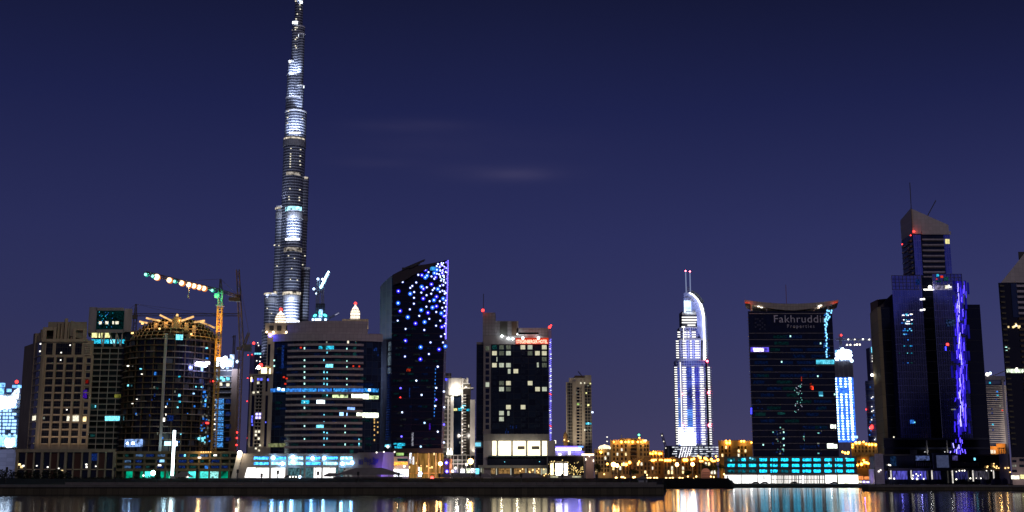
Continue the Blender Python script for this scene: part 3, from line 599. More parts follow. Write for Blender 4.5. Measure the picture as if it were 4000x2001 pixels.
# ================================================================== small lit site between round tower and beige tower
D = 780; f = FP(838, D, 930, D, 1600); t_ = thing('unfinished_tower', 'narrow unfinished tower with blazing blue-white floodlights on top, right of the round tower', 'building', f.pt(f.len/2, G1))
MB().box(f, 0, f.len, G1, Z(1440,D), -16, -.6).build('core', mat('dark_interior', (0,0,0)), t_)
MB().box(f, f.len*.66, f.len, G1, Z(1442,D), -16, 0).build('side_wall', mat('brown_concrete', (.16,.10,.06)), t_)
for k in range(15): z = Z(1450,D)-k*3.6; (MB().box(f, 0, f.len*.68, z, z+.4, -1, .5).build('floor_slab', CONC, t_) if z > G1 else None)
for k in range(8): rects(t_, 'window', f, [rect(f, 842-k*.5, 1556+k*24.5, 874-k*.5, 1576+k*24.5)], em('blue_site_room', (.08,.35,.9), .7, .7, 1.2), -.4, 0)
for k in range(4): rects(t_, 'window', f, [rect(f, 882, 1560+k*49, 902, 1576+k*49)], L_BLUED, -.4, 0)
for k, (x_, y_) in enumerate(((852,1480), (866,1476), (873,1484), (890,1480), (890,1503), (862,1501))): rects(t_, 'window', f, [rect(f, x_-6, y_-6, x_+6, y_+6)], L_CYAN2 if k < 4 else L_ROOM, -.4, .1)
for k in range(7): rects(t_, 'room_lamp', f, [rect(f, 836, 1560+k*19, 841, 1566+k*19)], em('pale_warm', (1,.9,.7), 3), .1, .6)
for a, y0, b_, y1 in ((842,1397,862,1425), (862,1404,880,1436), (878,1402,912,1434), (899,1386,914,1402), (836,1418,850,1430), (885,1430,892,1442)): MB().box(f, *rect(f, a, y0, b_, y1), -1, .8).build('floodlight', em('blue_white_flood', (.45,.62,1), 1.5, .4, .6), t_)
cluster(t_, f, 26, 840, 1400, 915, 1436, .6, 1.5, em('ice_flood', (0,0,0), 1), 'floodlight', 1.4)
MB().ball(*f.pt(*f.at(927,1413), 0), 1.0).build('floodlight', L_COOL, t_); m = MB(); m.bar(f.pt(*f.at(880,1405)), f.pt(*f.at(940,1405)), .5); m.bar(f.pt(*f.at(908,1440)), f.pt(*f.at(908,1385)), .4); m.build('scaffold', DARK, t_)
light('POINT', f.pt(f.len*.5, Z(1440,D), 8), 22000, (.5,.6,1), t_, 1)
def shell(name, label, D, px0, px1, pyref, ytop, depth, m, g=G1, cat='building', group=None, part='wall'):
    f = FP(px0, D, px1, D, pyref); t_ = thing(name, label, cat, f.pt(f.len/2, g), group)
    MB().box(f, 0, f.len, g, Z(ytop, D), -depth, 0).build(part, m, t_); return t_, f
def PB(t_, f, name, m, *r4, d0=-.2, d1=.5): return MB().box(f, *rect(f, *r4), d0, d1).build(name, m, t_)
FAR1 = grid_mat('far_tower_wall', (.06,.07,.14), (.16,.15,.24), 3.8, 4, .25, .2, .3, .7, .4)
# distant pale towers in the gap
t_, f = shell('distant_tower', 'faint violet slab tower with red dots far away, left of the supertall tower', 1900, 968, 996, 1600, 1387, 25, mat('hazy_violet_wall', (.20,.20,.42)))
for (x_, y_) in ((958+12,1388), (985,1386), (968,1478), (984,1474), (966,1568), (978,1568), (968,1712), (980,1712)): PB(t_, f, 'beacon', L_RED, x_-1.6, y_-1.6, x_+1.6, y_+1.6, d0=.5, d1=2)
t_, f = shell('distant_tower', 'distant dark tower with a cyan top band, just left of the supertall tower', 1800, 992, 1026, 1450, 1348, 25, FAR1)
for (a, b_) in ((994,1000), (1002,1010), (1012,1022)): PB(t_, f, 'window', L_CYAN2, a, 1379, b_, 1385)
for (x_, y_) in ((1007,1340), (1010,1350), (1003,1410), (1015,1412), (1000,1440), (1018,1395)): PB(t_, f, 'room_lamp', L_WHITE, x_-1.7, y_-2, x_+1.7, y_+2)
MB().bar(f.pt(*f.at(1007,1350)), f.pt(*f.at(1007,1338)), 1).build('mast', STEEL, t_); p = f.pt(*f.at(991,1341)); beacon(t_, *p, 2)
t_, f = shell('distant_tower', 'narrow distant tower with small white lights in the gap behind the luffing crane', 1700, 905, 925, 1650, 1600, 20, FAR1)
for k in range(12): PB(t_, f, 'room_lamp', random.choice([L_WHITE, L_BW]), 909+k%3*5, 1612+k*12, 913+k%3*5, 1619+k*12)
# ================================================================== beige tower with blue windows (behind banded tower, left)
D = 930; t_, f = shell('residential_tower', 'slim beige tower with dark strips, violet lit windows and a yellow lantern on top', D, 974, 1060, 1600, 1463, 22, mat('grey_beige_stone', (.34,.30,.25)))
for (a, b_, y0, y1) in ((980,991,1545,1745), (1034,1044,1545,1745), (982,990,1470,1530), (1038,1046,1470,1530)): PB(t_, f, 'dark_strip', mat('indigo_glass', (.01,.01,.035), .2), a, y0, b_, y1, d0=-.1, d1=.15)
for k in range(20):
    for a in (1000, 1012):
        y = 1482+k*13.6; sh = -(y-1600)*.045
        mt = GLASS
        if k in (1, 15, 16) and a == 1000 or k in (15, 17) and a == 1012: mt = L_ROOM
        if k in (0,) : mt = em('violet_blue_room', (.10,.12,1), 1.4, .4)
        if k in (10, 11): mt = em('violet_white_room', (.45,.4,1), 3)
        rects(t_, 'window', f, [rect(f, a+sh, y-4, a+8+sh, y+5)], mt, .1, .3)
    y = 1482+k*13.6; rects(t_, 'balcony', f, [rect(f, 997-(y-1600)*.045, y+5, 1023-(y-1600)*.045, y+7)], mat('pale_band', (0,0,0)), .1, 1.2)
for (x_, y_, w, h) in ((986,1487,7,10), (1047,1484,6,9), (985,1638,6,28), (986,1660,5,8), (1038,1650,4,6)): PB(t_, f, 'window', em('violet_blue_room', (0,0,0), 1), x_-w/2, y_-h/2, x_+w/2, y_+h/2, d0=.15, d1=.4)
for (x_, y_) in ((1016,1740), (1012,1760), (1000,1752), (991,1534), (1008,1532)): PB(t_, f, 'room_lamp', L_ROOM, x_-3.5, y_-3.5, x_+3.5, y_+3.5, d0=.3, d1=.6)
PB(t_, f, 'lantern_base', BEIGE, 1008, 1450, 1060, 1466, d0=-10, d1=-1); PB(t_, f, 'lantern', em('yellow_lantern', (1,.85,.45), 3), 1020, 1436, 1042, 1459, d0=-6, d1=-.5); PB(t_, f, 'lantern', em('yellow_lantern', (0,0,0), 1), 1051, 1440, 1057, 1460, d0=-6, d1=-.5)
PB(t_, f, 'roof_frame', BEIGE, 1036, 1428, 1060, 1434, d0=-8, d1=-2); PB(t_, f, 'lantern', em('yellow_lantern', (0,0,0), 1), 980, 1474, 985, 1492, d0=.2, d1=.6); PB(t_, f, 'parapet', mat('grey_beige_stone', (0,0,0)), 974, 1461, 1060, 1467, d0=-1, d1=.8)
PB(t_, f, 'side_step', mat('grey_beige_stone', (0,0,0)), 967, 1540, 975, 1790, d0=-20, d1=-2)
beacon(t_, *f.pt(*f.at(1019,1426), -3), 1.6); MB().ball(*f.pt(*f.at(1011,1434), -3), 1.7).build('roof_lamp', em('white_pink_lamp', (1,.8,.75), 8), t_)
for a in (978, 1020, 1050): light('SPOT', f.pt(f.at(a,1780)[0], Z(1785,D), 6), 3500, (1,.85,.65), t_, .5, f.pt(f.at(a,1600)[0], Z(1650,D)), 60)
# ================================================================== twin lantern-topped towers
def lantern_tower(label, D, pxc, ytop, px0, px1, yshoulder, scale):
    f = FP(px0, D, px1, D, 1400); t_ = thing('lantern_tower', label, 'building', f.pt(f.len/2, G1), 'twin lantern towers')
    MB().box(f, 0, f.len, G1, Z(yshoulder+38,D), -24, 0).build('shaft', mat('cream_stone', (.45,.38,.30)), t_)
    c = f.at(pxc, yshoulder)[0]; k = scale
    MB().box(f, c-14*k, c+14*k, Z(yshoulder+38,D), Z(yshoulder,D), -20, -1).build('crown_block', mat('cream_stone', (0,0,0)), t_)
    for s_ in (-10, -3, 5): MB().box(f, c+s_*k, c+(s_+4)*k, Z(yshoulder+30,D), Z(yshoulder+10,D), -1, -.8).build('crown_window', DARK, t_)
    x, y, _ = f.pt(c, 0, -10); z0 = Z(yshoulder+10, D); z1 = Z(ytop, D); h = z1-z0
    MB().lathe(x, y, [(6.2*k, z0), (6.2*k, z0+h*.18), (5*k, z0+h*.2), (5*k, z0+h*.55), (4.2*k, z0+h*.68), (2.6*k, z0+h*.82), (1.2*k, z0+h*.9), (.5*k, z1)], 10).build('lantern', em('lantern_glow', (1,.86,.68), 1.7, .35, 1.2, (1,1,2.2)), t_)
    m = MB()
    for j in range(10):
        a = 2*math.pi*j/10
        m.bar((x+5.3*k*math.cos(a), y+5.3*k*math.sin(a), z0), (x+4.4*k*math.cos(a), y+4.4*k*math.sin(a), z0+h*.66), .35*k)
    for q in (.2, .38, .55, .68): m.lathe(x, y, [(5.4*k*(1 if q < .6 else .82), z0+h*q-.3), (5.6*k*(1 if q < .6 else .82), z0+h*q), (5.4*k*(1 if q < .6 else .82), z0+h*q+.3)], 10)
    m.build('lantern_frame', mat('lantern_stone', (.4,.3,.22)), t_)
    beacon(t_, x, y, z1+1, 1.5)
    for s_ in (-12, -6, 6, 12): light('POINT', f.pt(c+s_*k, Z(yshoulder+38,D), 1.5), 900, (1,.75,.45), t_, .5); MB().ball(*f.pt(c+s_*k, Z(yshoulder+36,D), .6), .9).build('wall_light', em('peach_lamp', (1,.8,.55), 6), t_)
    return t_, f
t_, f = lantern_tower('cream tower with a glowing tiered lantern in front of the supertall tower', 1080, 1095, 1208, 1042, 1150, 1262, 1.0)
for (a, b_) in ((1046,1055), (1140,1146)): MB().box(f, *rect(f, a-1, 1345, b_, 1450), -.1, .2).build('dark_strip', GLASS, t_)
light('SPOT', f.pt(4, Z(1500,1080), 6), 9000, (1,.85,.7), t_, .5, f.pt(4, Z(1380,1080)), 50)
lantern_tower('cream tower with a glowing tiered lantern behind the roof of the banded glass tower', 1180, 1387, 1184, 1340, 1434, 1246, .95)
# ================================================================== supertall tower
DB = 1650
t_ = thing('supertall_tower', 'tallest tower of all, silver and stepped, its needle top leaving the frame', 'skyscraper', (X(1120,1500,DB), DB, G1))
def tube_mat():
    m = bpy.data.materials.new('fin_curtain_wall'); m.use_nodes = True; t = m.node_tree; b = t.nodes['Principled BSDF']
    tcn = t.nodes.new('ShaderNodeTexCoord'); s = t.nodes.new('ShaderNodeSeparateXYZ'); t.links.new(tcn.outputs['Object'], s.inputs[0])
    hz = math_node(t, 'DIVIDE', s.outputs[2], 4.1); fin = math_node(t, 'LESS_THAN', math_node(t, 'FRACT', hz), .30)
    hx = math_node(t, 'DIVIDE', s.outputs[0], 2.1); mull = math_node(t, 'MULTIPLY', math_node(t, 'LESS_THAN', math_node(t, 'FRACT', hx), .25), .22)
    fac = math_node(t, 'MAXIMUM', fin, mull)
    n = t.nodes.new('ShaderNodeTexNoise'); n.inputs['Scale'].default_value = .03; t.links.new(tcn.outputs['Object'], n.inputs[0])
    mx = t.nodes.new('ShaderNodeMixRGB'); t.links.new(fac, mx.inputs[0]); mx.inputs[1].default_value = (.025,.03,.05,1); mx.inputs[2].default_value = (.31,.33,.42,1)
    t.links.new(mx.outputs[0], b.inputs['Base Color']); b.inputs['Roughness'].default_value = .35
    return m
TM = tube_mat(); LOUV = grid_mat('louvre_band', (.12,.12,.14), (.28,.29,.33), 1.9, 3, .45, .1, .5, .6, .2)
tubes = []
def tube(px0, px1, py, ytop, dd=0, base=0, nm='tier'):
    D = DB+dd; x0, x1 = X(px0, py, D), X(px1, py, D); r = (x1-x0)/2; c = (x0+x1)/2
    MB().cyl(c, D, r, r, G1, Z(ytop, D-r), 28).build(nm, TM, t_)
    MB().cyl(c, D, r+.4, r+.4, Z(ytop, D-r)-1.2, Z(ytop, D-r)+.8, 28).build('tier_cap', mat('silver_trim', (.6,.6,.65), .4), t_)
    tubes.append((c, D, r)); return c, D, r
# (left, right, measured at y, top y, depth offset)
ctr = tube(1107, 1174, 1140, 818, -22)          # front wing
tube(1068, 1112, 1100, 806, 4); tube(1170, 1200, 900, 692, 6)
tube(1031, 1078, 1250, 1146, -2); tube(1172, 1205, 1250, 1046, 0)
tube(1020, 1060, 1400, 1290, 8)
c2 = tube(1104, 1188, 690, 545, 4); tube(1113, 1196, 500, 428, 12)
tube(1116, 1184, 420, 375, 14); tube(1121, 1170, 330, 287, 16); c3 = tube(1138, 1186, 260, 100, 20); tube(1123, 1150, 300, 237, 14)
tube(1162, 1187, 345, 333, 10); tube(1164, 1190, 160, 130, 12)
c4 = tube(1152, 1184, 40, -160, 24); tube(1142, 1170, 110, 82, 16)
x, y = c4[0], c4[1]; MB().lathe(x, y, [(5, Z(-160,DB)-5), (4, Z(-160,DB)+40), (2.2, Z(-160,DB)+75), (.4, Z(-160,DB)+120)], 12).build('spire', TM, t_)
def ringband(tb, y0, y1, m, dr=.5, nm='louvre_band'):
    c, D, r = tb; MB().cyl(c, D, r+dr, r+dr, Z(y1, D-r), Z(y0, D-r), 28).build(nm, m, t_)
ringband(c2, 540, 566, LOUV, 1.0); ringband(ctr, 828, 852, LOUV); ringband(ctr, 1152, 1172, LOUV)
ringband(tubes[1], 828, 852, LOUV); ringband(tubes[3], 1162, 1182, LOUV); ringband(tubes[2], 845, 862, LOUV)
WG = em('warm_floor_glow', (1,.88,.7), .55, .6, .25); CG = em('cyan_floor_glow', (.4,.85,1), 1.2, .6, .25)
def bands(tb, lst):
    c, D, r = tb; a = Arc(c, D, r, 2)
    for (x0, y0, x1, y1, mt) in lst: rects(t_, 'window', a, [rect(a, max(x0, 2000+FPX*(c-r*.97)/D*1), y0, x1, y1)], mt, .3, 1.2)
bands(ctr, [(1112,806,1176,820,CG), (1105,1139,1172,1150,WG), (1112,966,1176,982,em('soft_floor_glow', (.9,.8,.7), .25, .8, .2))])
bands(c2, [(1120,672,1172,684,em('soft_floor_glow', (0,0,0), 1)), (1112,535,1188,541,WG)])
bands(tubes[1], [(1072,810,1098,816,WG)]); bands(tubes[3], [(1034,1144,1062,1150,WG), (1068,1139,1085,1148,WG)]); bands(tubes[2], [(1190,692,1200,700,WG)])
def dots(tb, lst, mt=L_ROOM, w=1.7):
    c, D, r = tb; a = Arc(c, D, r, 3)
    for (x_, y_) in lst: rects(t_, 'window', a, [rect(a, x_-w, y_-w, x_+w, y_+w)], mt, .3, 1.3)
dots(c2, [(1137,581), (1173,585), (1136,602), (1172,610), (1135,612), (1170,630), (1135,622), (1135,632), (1172,645), (1134,642), (1134,652), (1133,738), (1170,742), (1129,769), (1168,772), (1168,783), (1130,780)])
dots(ctr, [(1140,1050), (1128,1000), (1160,1095), (1150,1010), (1135,1092)]); dots(tubes[1], [(1074,958), (1090,960), (1083,1040), (1098,1080)]); dots(tubes[3], [(1045,1205), (1060,1225)]); dots(tubes[2], [(1190,1000), (1182,1035)])
dots(c3, [(1155,109), (1161,109), (1155,117), (1146,117), (1147,133), (1160,148), (1155,155), (1147,165), (1158,188), (1155,180)]); dots(tubes[7], [(1125,460), (1128,435), (1125,482), (1180,465), (1140,500), (1160,502)]); dots(c4, [(1157,5), (1171,20), (1172,37), (1162,56), (1158,75)])
# floodlights on the setbacks
def flood(x_, y_, D, y_aim, p, r=1.5, ang=95, col=(.72,.82,1), off=14):
    z = Z(y_, D); x = X(x_, y_, D); light('SPOT', (x, D-off, z), p, col, t_, r, (x, D, Z(y_aim, D)), ang, 1)
fr = ctr[1]-ctr[2]
for s_ in (-10, 0, 10):
    flood(1143+s_*1.8, 938, fr, 885, 120000, off=18); flood(1140+s_*1.8, 1264, fr, 1205, 150000, off=18)
flood(1143, 838, fr, 868, 40000, off=12); flood(1140, 1160, fr, 1190, 50000, off=12)
fr2 = c2[1]-c2[2]
for s_ in (-26, -8, 10, 26): flood(1155+s_, 532, tubes[7][1]-tubes[7][2], 490, 90000)
flood(1172, 428, tubes[8][1]-tubes[8][2], 395, 60000, off=8); flood(1140, 380, tubes[9][1]-tubes[9][2], 350, 50000); flood(1162, 292, c3[1]-c3[2], 262, 80000, off=10); flood(1140, 295, c3[1]-c3[2], 270, 40000, off=10)
flood(1157, 105, c4[1]-c4[2], 80, 60000, off=6); flood(1178, 150, c4[1]-c4[2], 130, 60000, off=6); flood(1176, 15, c4[1]-c4[2], 0, 30000, off=6)
for (x_, y_, w) in ((1153,90,13), (1176,142,12), (1177,10,6), (1133,242,5), (1185,340,4)):
    D = c3[1]-c3[2]-1; MB().wbox(X(x_-w*.8,y_,D), X(x_+w*.8,y_,D), D-1.5, D-.3, Z(y_+5,D), Z(y_-5,D)).build('floodlit_terrace', em('terrace_glow', (.85,.92,1), 3, .5, .35), t_)
for (x_, y_, D, w) in ((1143,936,fr-1,28), (1140,1256,fr-1,30), (1152,520,fr2,22)):
    MB().wbox(X(x_-w,y_,D), X(x_+w,y_,D), D-1.5, D-.3, Z(y_+2.5,D), Z(y_-2.5,D)).build('floodlight_row', em('row_glow', (.9,.93,1), 4, .3, .4), t_)
# silver sheen along the outer edges : spill lights low on the tower
for (x_, y0, y1, D, p) in ((1010,1440,1300,DB,300000), (1052,1180,1060,DB,200000), (1095,830,700,DB-5,120000)):
    light('SPOT', (X(x_,y0,D)-4, D-14, Z(y0,D)), p*.35, (.75,.8,1), t_, 2, (X(x_+14,y1,D), D, Z(y1,D)), 50)
for y_ in (250, 700, 1100): light('SPOT', (X(1130,y_,DB)-25, DB-150, Z(y_+100,DB)), 150000, (.72,.78,1), t_, 4, (X(1130,y_,DB), DB, Z(y_,DB)), 95, 1)
# ================================================================== lit core under construction with cranes behind
D = 1400; f = FP(1218, D, 1284, D, 1300); t_ = thing('tower_core', 'construction core with turquoise deck lights and twin shafts, right of the supertall tower', 'building', f.pt(f.len/2, G1))
MB().box(f, 0, f.len, G1, Z(1248,D), -18, 0).build('core', mat('blue_lit_concrete', (0,0,0)), t_)
MB().box(f, *rect(f, 1232,1185,1268,1250), -14, -2).build('core', grid_mat('core_wall', (.10,.12,.18), (.03,.04,.07), 3.5, 2.5, .3, .3, .8, .9, .4), t_)
MB().box(f, *rect(f, 1218,1232,1284,1250), -16, .5).build('work_deck', mat('blue_deck', (.10,.2,.35)), t_)
for x_ in (1223, 1234, 1243, 1251, 1272): PB(t_, f, 'work_light', L_COOL, x_-3.3, 1246, x_+3.3, 1253, d0=.5, d1=2)
for (x_, y_) in ((1229,1235), (1233,1232), (1273,1234), (1268,1231), (1250,1222), (1253,1232)): PB(t_, f, 'work_light', em('turquoise_light', (.1,.9,.8), 2.5), x_-4, y_-3.5, x_+4, y_+3.5, d0=.5, d1=2)
PB(t_, f, 'lit_hatch', em('hatch_glow', (.35,.6,1), 2, .4), 1246, 1210, 1259, 1240, d0=-1.5, d1=.6)
t2 = thing('luffing_crane', 'crane with a raised boom strung with cyan-white lamps beside the supertall tower', 'crane', (X(1240,1250,D), D, Z(1186,D)), 'cranes of the town')
MB().lattice(f.pt(*f.at(1240,1190), -8), f.pt(*f.at(1243,1085), -8), 3, 5, .7).build('mast', mat('blue_grey_steel', (.3,.35,.5)), t2)
MB().lattice(f.pt(*f.at(1260,1190), -8), f.pt(*f.at(1260,1112), -8), 2.4, 5, .7).build('mast', mat('blue_grey_steel', (0,0,0)), t2)
a_, b_ = Vector(f.pt(*f.at(1243,1145), -8)), Vector(f.pt(*f.at(1286,1060), -8)); MB().lattice(tuple(a_), tuple(b_), 2.2, 4, .5).build('boom', mat('blue_grey_steel', (0,0,0)), t2)
MB().wbox(X(1226,1140,D), X(1240,1140,D), D+6, D+10, Z(1148,D), Z(1136,D)).build('cab', DARK, t2); MB().bar(f.pt(*f.at(1234,1146), -8), f.pt(*f.at(1226,1124), -8), 1).build('back_frame', DARK, t2)
for k in range(9): p = Vector(f.pt(*f.at(1255,1119), -9)).lerp(Vector(f.pt(*f.at(1284,1059), -9)), k/8); MB().ball(p.x, p.y-1.5, p.z, 1.5 if k != 8 else 1.2).build('boom_lamp', em('cyan_white_lamp', (.5,.92,1), 9), t2)
for (x_, y_) in ((1242,1087), (1226,1126), (1260,1088), (1235,1144)): MB().ball(*f.pt(*f.at(x_,y_), -6), 1.5 if x_ != 1235 else 1).build('mast_lamp', L_COOL, t2)
t2 = thing('luffing_crane', 'thin low crane boom slanting up behind the roof of the banded glass tower', 'crane', (X(1290,1245,D), D, Z(1260,D)), 'cranes of the town')
MB().lattice(f.pt(*f.at(1282,1242), -8), f.pt(*f.at(1326,1219), -8), 1.7, 4, .5).build('boom', mat('blue_grey_steel', (0,0,0)), t2); MB().bar(f.pt(*f.at(1310,1228), -9), f.pt(*f.at(1325,1220), -9), 1.2).build('lamp_strip', em('boom_glow', (.6,.6,.9), .8), t2)
# ================================================================== banded glass tower (curved front) and its podium
D = 650; x0, x1 = X(1055,1560,D), X(1482,1560,D); hw = (x1-x0)/2; Rr = hw*2.6; cx = (x0+x1)/2; f = Arc(cx, D+Rr, Rr, 3)
def edge(s): return s*hw*1.02
t_ = thing('office_tower', 'wide curved glass office tower with pale horizontal bands over a long white podium', 'building', (cx, D, G1))
smax = math.asin(hw/Rr)*Rr
zt = Z(1327, D)
MB().box(f, -smax, smax, G1, zt, -22, 0).build('glass_body', grid_mat('banded_glass', (.006,.013,.03), (.014,.022,.04), 3.72, 3.1, .06, .07, .1, .3, .9), t_)
def B(name, m, *r4, d0=.05, d1=.5): return MB().box(f, *rect(f, *r4), d0, d1).build(name, m, t_)
grid_mat('pale_tile_panel', (.40,.34,.36), (.26,.22,.25), 2.1, 2.1, .06, .06, .6, .8, .08)
MB().box(f, -smax-.3, smax+.3, zt-.6, Z(1303,D), -22, .9).build('parapet', MATS['pale_tile_panel'], t_)
# stepped roof screen, higher in the middle
q0, q1 = f.at(1110,1280)[0], f.at(1441,1280)[0]
zq = [Z(1262,D)+ (Z(1250,D)-Z(1262,D))*min(1, k/3.0) for k in range(13)]
m = MB(); n = 12; vs = []; fs = []
for k in range(n+1):
    q = q0+(q1-q0)*k/n; vs += [f.pt(q, Z(1303,D), -3.5), f.pt(q, zq[k], -3.5), f.pt(q, zq[k], -12), f.pt(q, Z(1303,D), -12)]
for k in range(n): a = 4*k; b_ = a+4; fs += [(a,b_,b_+1,a+1), (a+1,b_+1,b_+2,a+2), (a+2,b_+2,b_+3,a+3)]
fs += [(0,1,2,3), (4*n+3,4*n+2,4*n+1,4*n)]; m.add(vs, fs); m.build('roof_screen', MATS['pale_tile_panel'], t_)
zband = [Z(1347+23.55*k, D) for k in range(18)]
for k, z in enumerate(zband):
    if z < Z(1775,D): break
    a0 = f.at(1127-(k*.85),1347+23.5*k)[0]; a1 = f.at(1420-(k*.4),1347+23.5*k)[0]
    rects(t_, 'pale_band', f, [(a0, a1, z-.55, z+.65)], mat('pink_grey_band', (.42,.34,.35)), -.3, .9)
BR = [L_BLUE, em('bright_blue_room', (.04,.36,1), .8, .5, .9)]
for k, (a, b_) in enumerate(((1058,1100), (1102,1128), (1128,1178), (1181,1236), (1242,1296), (1302,1358), (1361,1420), (1422,1478))):
    B('window', BR[k % 2], a, 1518, b_, 1532, d0=.05, d1=.3)
for (a, y0, b_, y1, mt) in ((1246,1353,1259,1364,L_CYAN), (1260,1353,1273,1364,L_TEAL_D), (1274,1352,1304,1368,L_CYAN), (1272,1423,1301,1438,L_CYAN2), (1178,1564,1208,1580,L_CYAN), (1237,1562,1269,1580,L_COOL and em('room_white_blue', (.7,.9,1), 2.4, .25, .8)),
    (1299,1543,1359,1555,em('green_white_room', (.8,1,.5), 1.0, .5, .8)), (1373,1539,1440,1559,em('bright_green_white', (.95,1,.75), 2.6, .4, .6)), (1441,1546,1481,1560,em('green_white_room', (0,0,0), 1)), (1357,1591,1386,1606,em('violet_room2', (.25,.45,1), 1.4, .3)),
    (1326,1611,1342,1630,L_BW), (1353,1613,1357,1629,L_BW), (1393,1613,1480,1632,em('bright_green_white', (0,0,0), 1)), (1236,1660,1264,1676,L_CYAN2), (1259,1540,1281,1554,L_TEAL_D), (1049,1732,1115,1747,em('olive_room', (.6,.65,.3), .25, .4)),
    (1274,1334,1279,1341,L_ROOM_D), (1356,1332,1363,1342,L_ROOM), (1387,1338,1393,1352,L_TEAL_D), (1379,1355,1391,1370,L_TEAL_D), (1379,1378,1391,1392,L_TEAL_D), (1308,1404,1332,1414,em('very_dim_room', (.05,.3,.32), .05, .4)), (1308,1382,1332,1390,em('very_dim_room', (0,0,0), 1)),
    (1366,1735,1380,1750,L_TEAL_D), (1366,1757,1380,1772,L_TEAL_D), (1398,1712,1412,1748,L_TEAL_D), (1475,1378,1479,1392,L_BLUED), (1460,1358,1472,1372,L_BLUED), (1101,1350,1109,1440,L_BLUED)):
    if b_ > 1478: b_ = 1478
    B('window', mt, a, y0, b_, y1, d0=.05, d1=.4)
for col_, ys, c in ((1190,(1362,1408,1432,1454,1477,1500,1550,1572,1595,1665,1715), 0), (1266,(1408,1500,1480,1526,1455,1620,1650,1690,1714,1738), 1), (1278,(1378,1392,1455,1480,1503,1545,1692,1715), 1), (1355,(1365,1413,1435,1480,1503), 0), (1348,(1665,1690,1738), 0), (1072,(1408,1430), 0), (1402,(1720,1735,1745,1700), 1), (1462,(1640,1652,1665,1680,1700,1720), 2), (1475,(1650,1668,1690), 2)):
    for y_ in ys: rects(t_, 'room_lamp', f, [rect(f, col_-2, y_-random.uniform(2,5.5), col_+2, y_+3)], (em('pale_teal_lamp', (.5,1,.9), 1.6), L_CYAN2, em('amber_reflex', (1,.6,.2), .8))[c], .05, .5)  # small emissive panes stand for lights mirrored in the dark glass
for (x_, y_) in ((1176,1359), (1121,1479), (1110,1474), (1380,1431), (1403,1432), (1180,1325), (1116,1500)): B('red_lamp_or_reflection', em('soft_red', (1,.05,.02), .8), x_-3, y_-3, x_+3, y_+3, d0=.1, d1=.6)  # red dots are reflections in the glass, drawn as emission
for (x_, y_) in ((1108,1523), (1091,1520), (1442,1524)): B('room_lamp', L_COOL, x_-4.5, y_-4.5, x_+4.5, y_+4.5, d0=.3, d1=.9)
MB().ball(*f.pt(*f.at(1062,1312), 1.6), 1.0).build('corner_lamp', em('blue_led_b', (.06,.05,1), 20), t_); light('POINT', f.pt(*f.at(1064,1313), 4), 1200, (.1,.1,1), t_, .4)
DW = [em('tint_teal', (.03,.26,.32), .035, .8, 1.5), em('tint_blue', (.02,.07,.35), .06, .8, 1.5), em('tint_grey', (.2,.25,.3), .035, .8, 1.5)]
tint_panes(t_, f, 90, 1062, 1470, [1334+23.5*k for k in range(19)], 34, 9, DW)
m = MB(); q = f.at(1460,1300)[0]; m.box(f, f.at(1444,1310)[0], smax-.3, Z(1304,D), Z(1300,D), -6, -1); m.build('roof_ledge', mat('brown_roof', (.2,.06,.04)), t_)
# podium of the banded tower
D = 612; f = FP(925, D, 1500, D, 1820); t_ = thing('shop_podium', 'long white lit podium with blue strip windows at the foot of the banded tower', 'building', f.pt(f.len/2, G1))
PWM = mat('podium_stone', (.27,.23,.20)); q = lambda px, py: f.at(px, py)
m = MB(); a = f.pt(*q(952,1776), 0); 
def slab(mb, pts, d0, d1):
    vs = [f.pt(*q(*p), d1) for p in pts]+[f.pt(*q(*p), d0) for p in pts]; n = len(pts)
    return mb.add(vs, [tuple(range(n)), tuple(range(2*n-1, n-1, -1))]+[(i, n+i, n+(i+1) % n, (i+1) % n) for i in range(n)])
slab(MB(), [(900,1872), (928,1772), (1045,1772), (1045,1868)][::-1], -26, .0).build('slanted_end', PWM, t_)
slab(MB(), [(1045,1868), (1045,1778), (1395,1778), (1395,1868)][::-1], -26, -.3).build('wall', PWM, t_)
MB().box(f, *rect(f, 990,1772,1395,1782), -26, .5).build('cornice', PWM, t_)
slab(MB(), [(928,1772), (948,1774), (922,1868), (904,1868)][::-1], 0, .5).build('lit_edge', mat('white_fin', (.55,.5,.45)), t_)
BP = [em('podium_blue', (.05,.36,1), 3, .5, .9), em('podium_pale', (.25,.65,1), 3.4, .4, .9)]
k = 0
for (a, b_) in ((992,1048), (1061,1116), (1128,1183), (1196,1251), (1264,1318), (1330,1386)):
    for (y0, y1) in ((1785,1795), (1806,1816)):
        s_ = a+(b_-a)*(.3 if k % 3 == 0 else .68)
        rects(t_, 'window', f, [rect(f, a, y0, s_-1, y1), rect(f, s_+1, y0, b_, y1)], BP[(k*7//3) % 2], -.2, .1); k += 1
for a in (1052, 1120, 1188, 1256, 1322, 1388): MB().box(f, *rect(f, a, 1780, a+6, 1868), -.3, .5).build('pier', PWM, t_)
SHOP = em('shop_white', (1,.97,.95), 1.9, .14, .5, sample=True); SHOPD = em('shop_dim', (.12,.3,.35), .35, .6, .9)
slab(MB(), [(955,1866), (966,1827), (1000,1827), (1000,1866)][::-1], -.2, .15).build('shop_window', SHOP, t_)
for (a, b_, mt) in ((1002,1056,SHOP), (1060,1113,SHOP), (1121,1171,SHOPD), (1177,1224,SHOPD), (1226,1231,SHOP), (1234,1288,SHOP), (1291,1310,SHOP), (1312,1340,SHOPD), (1343,1390,em('shop_dim2', (.5,.5,.5), .25, .6, .9))): MB().box(f, *rect(f, a, 1828, b_, 1867), -.2, .15).build('shop_window', mt, t_)
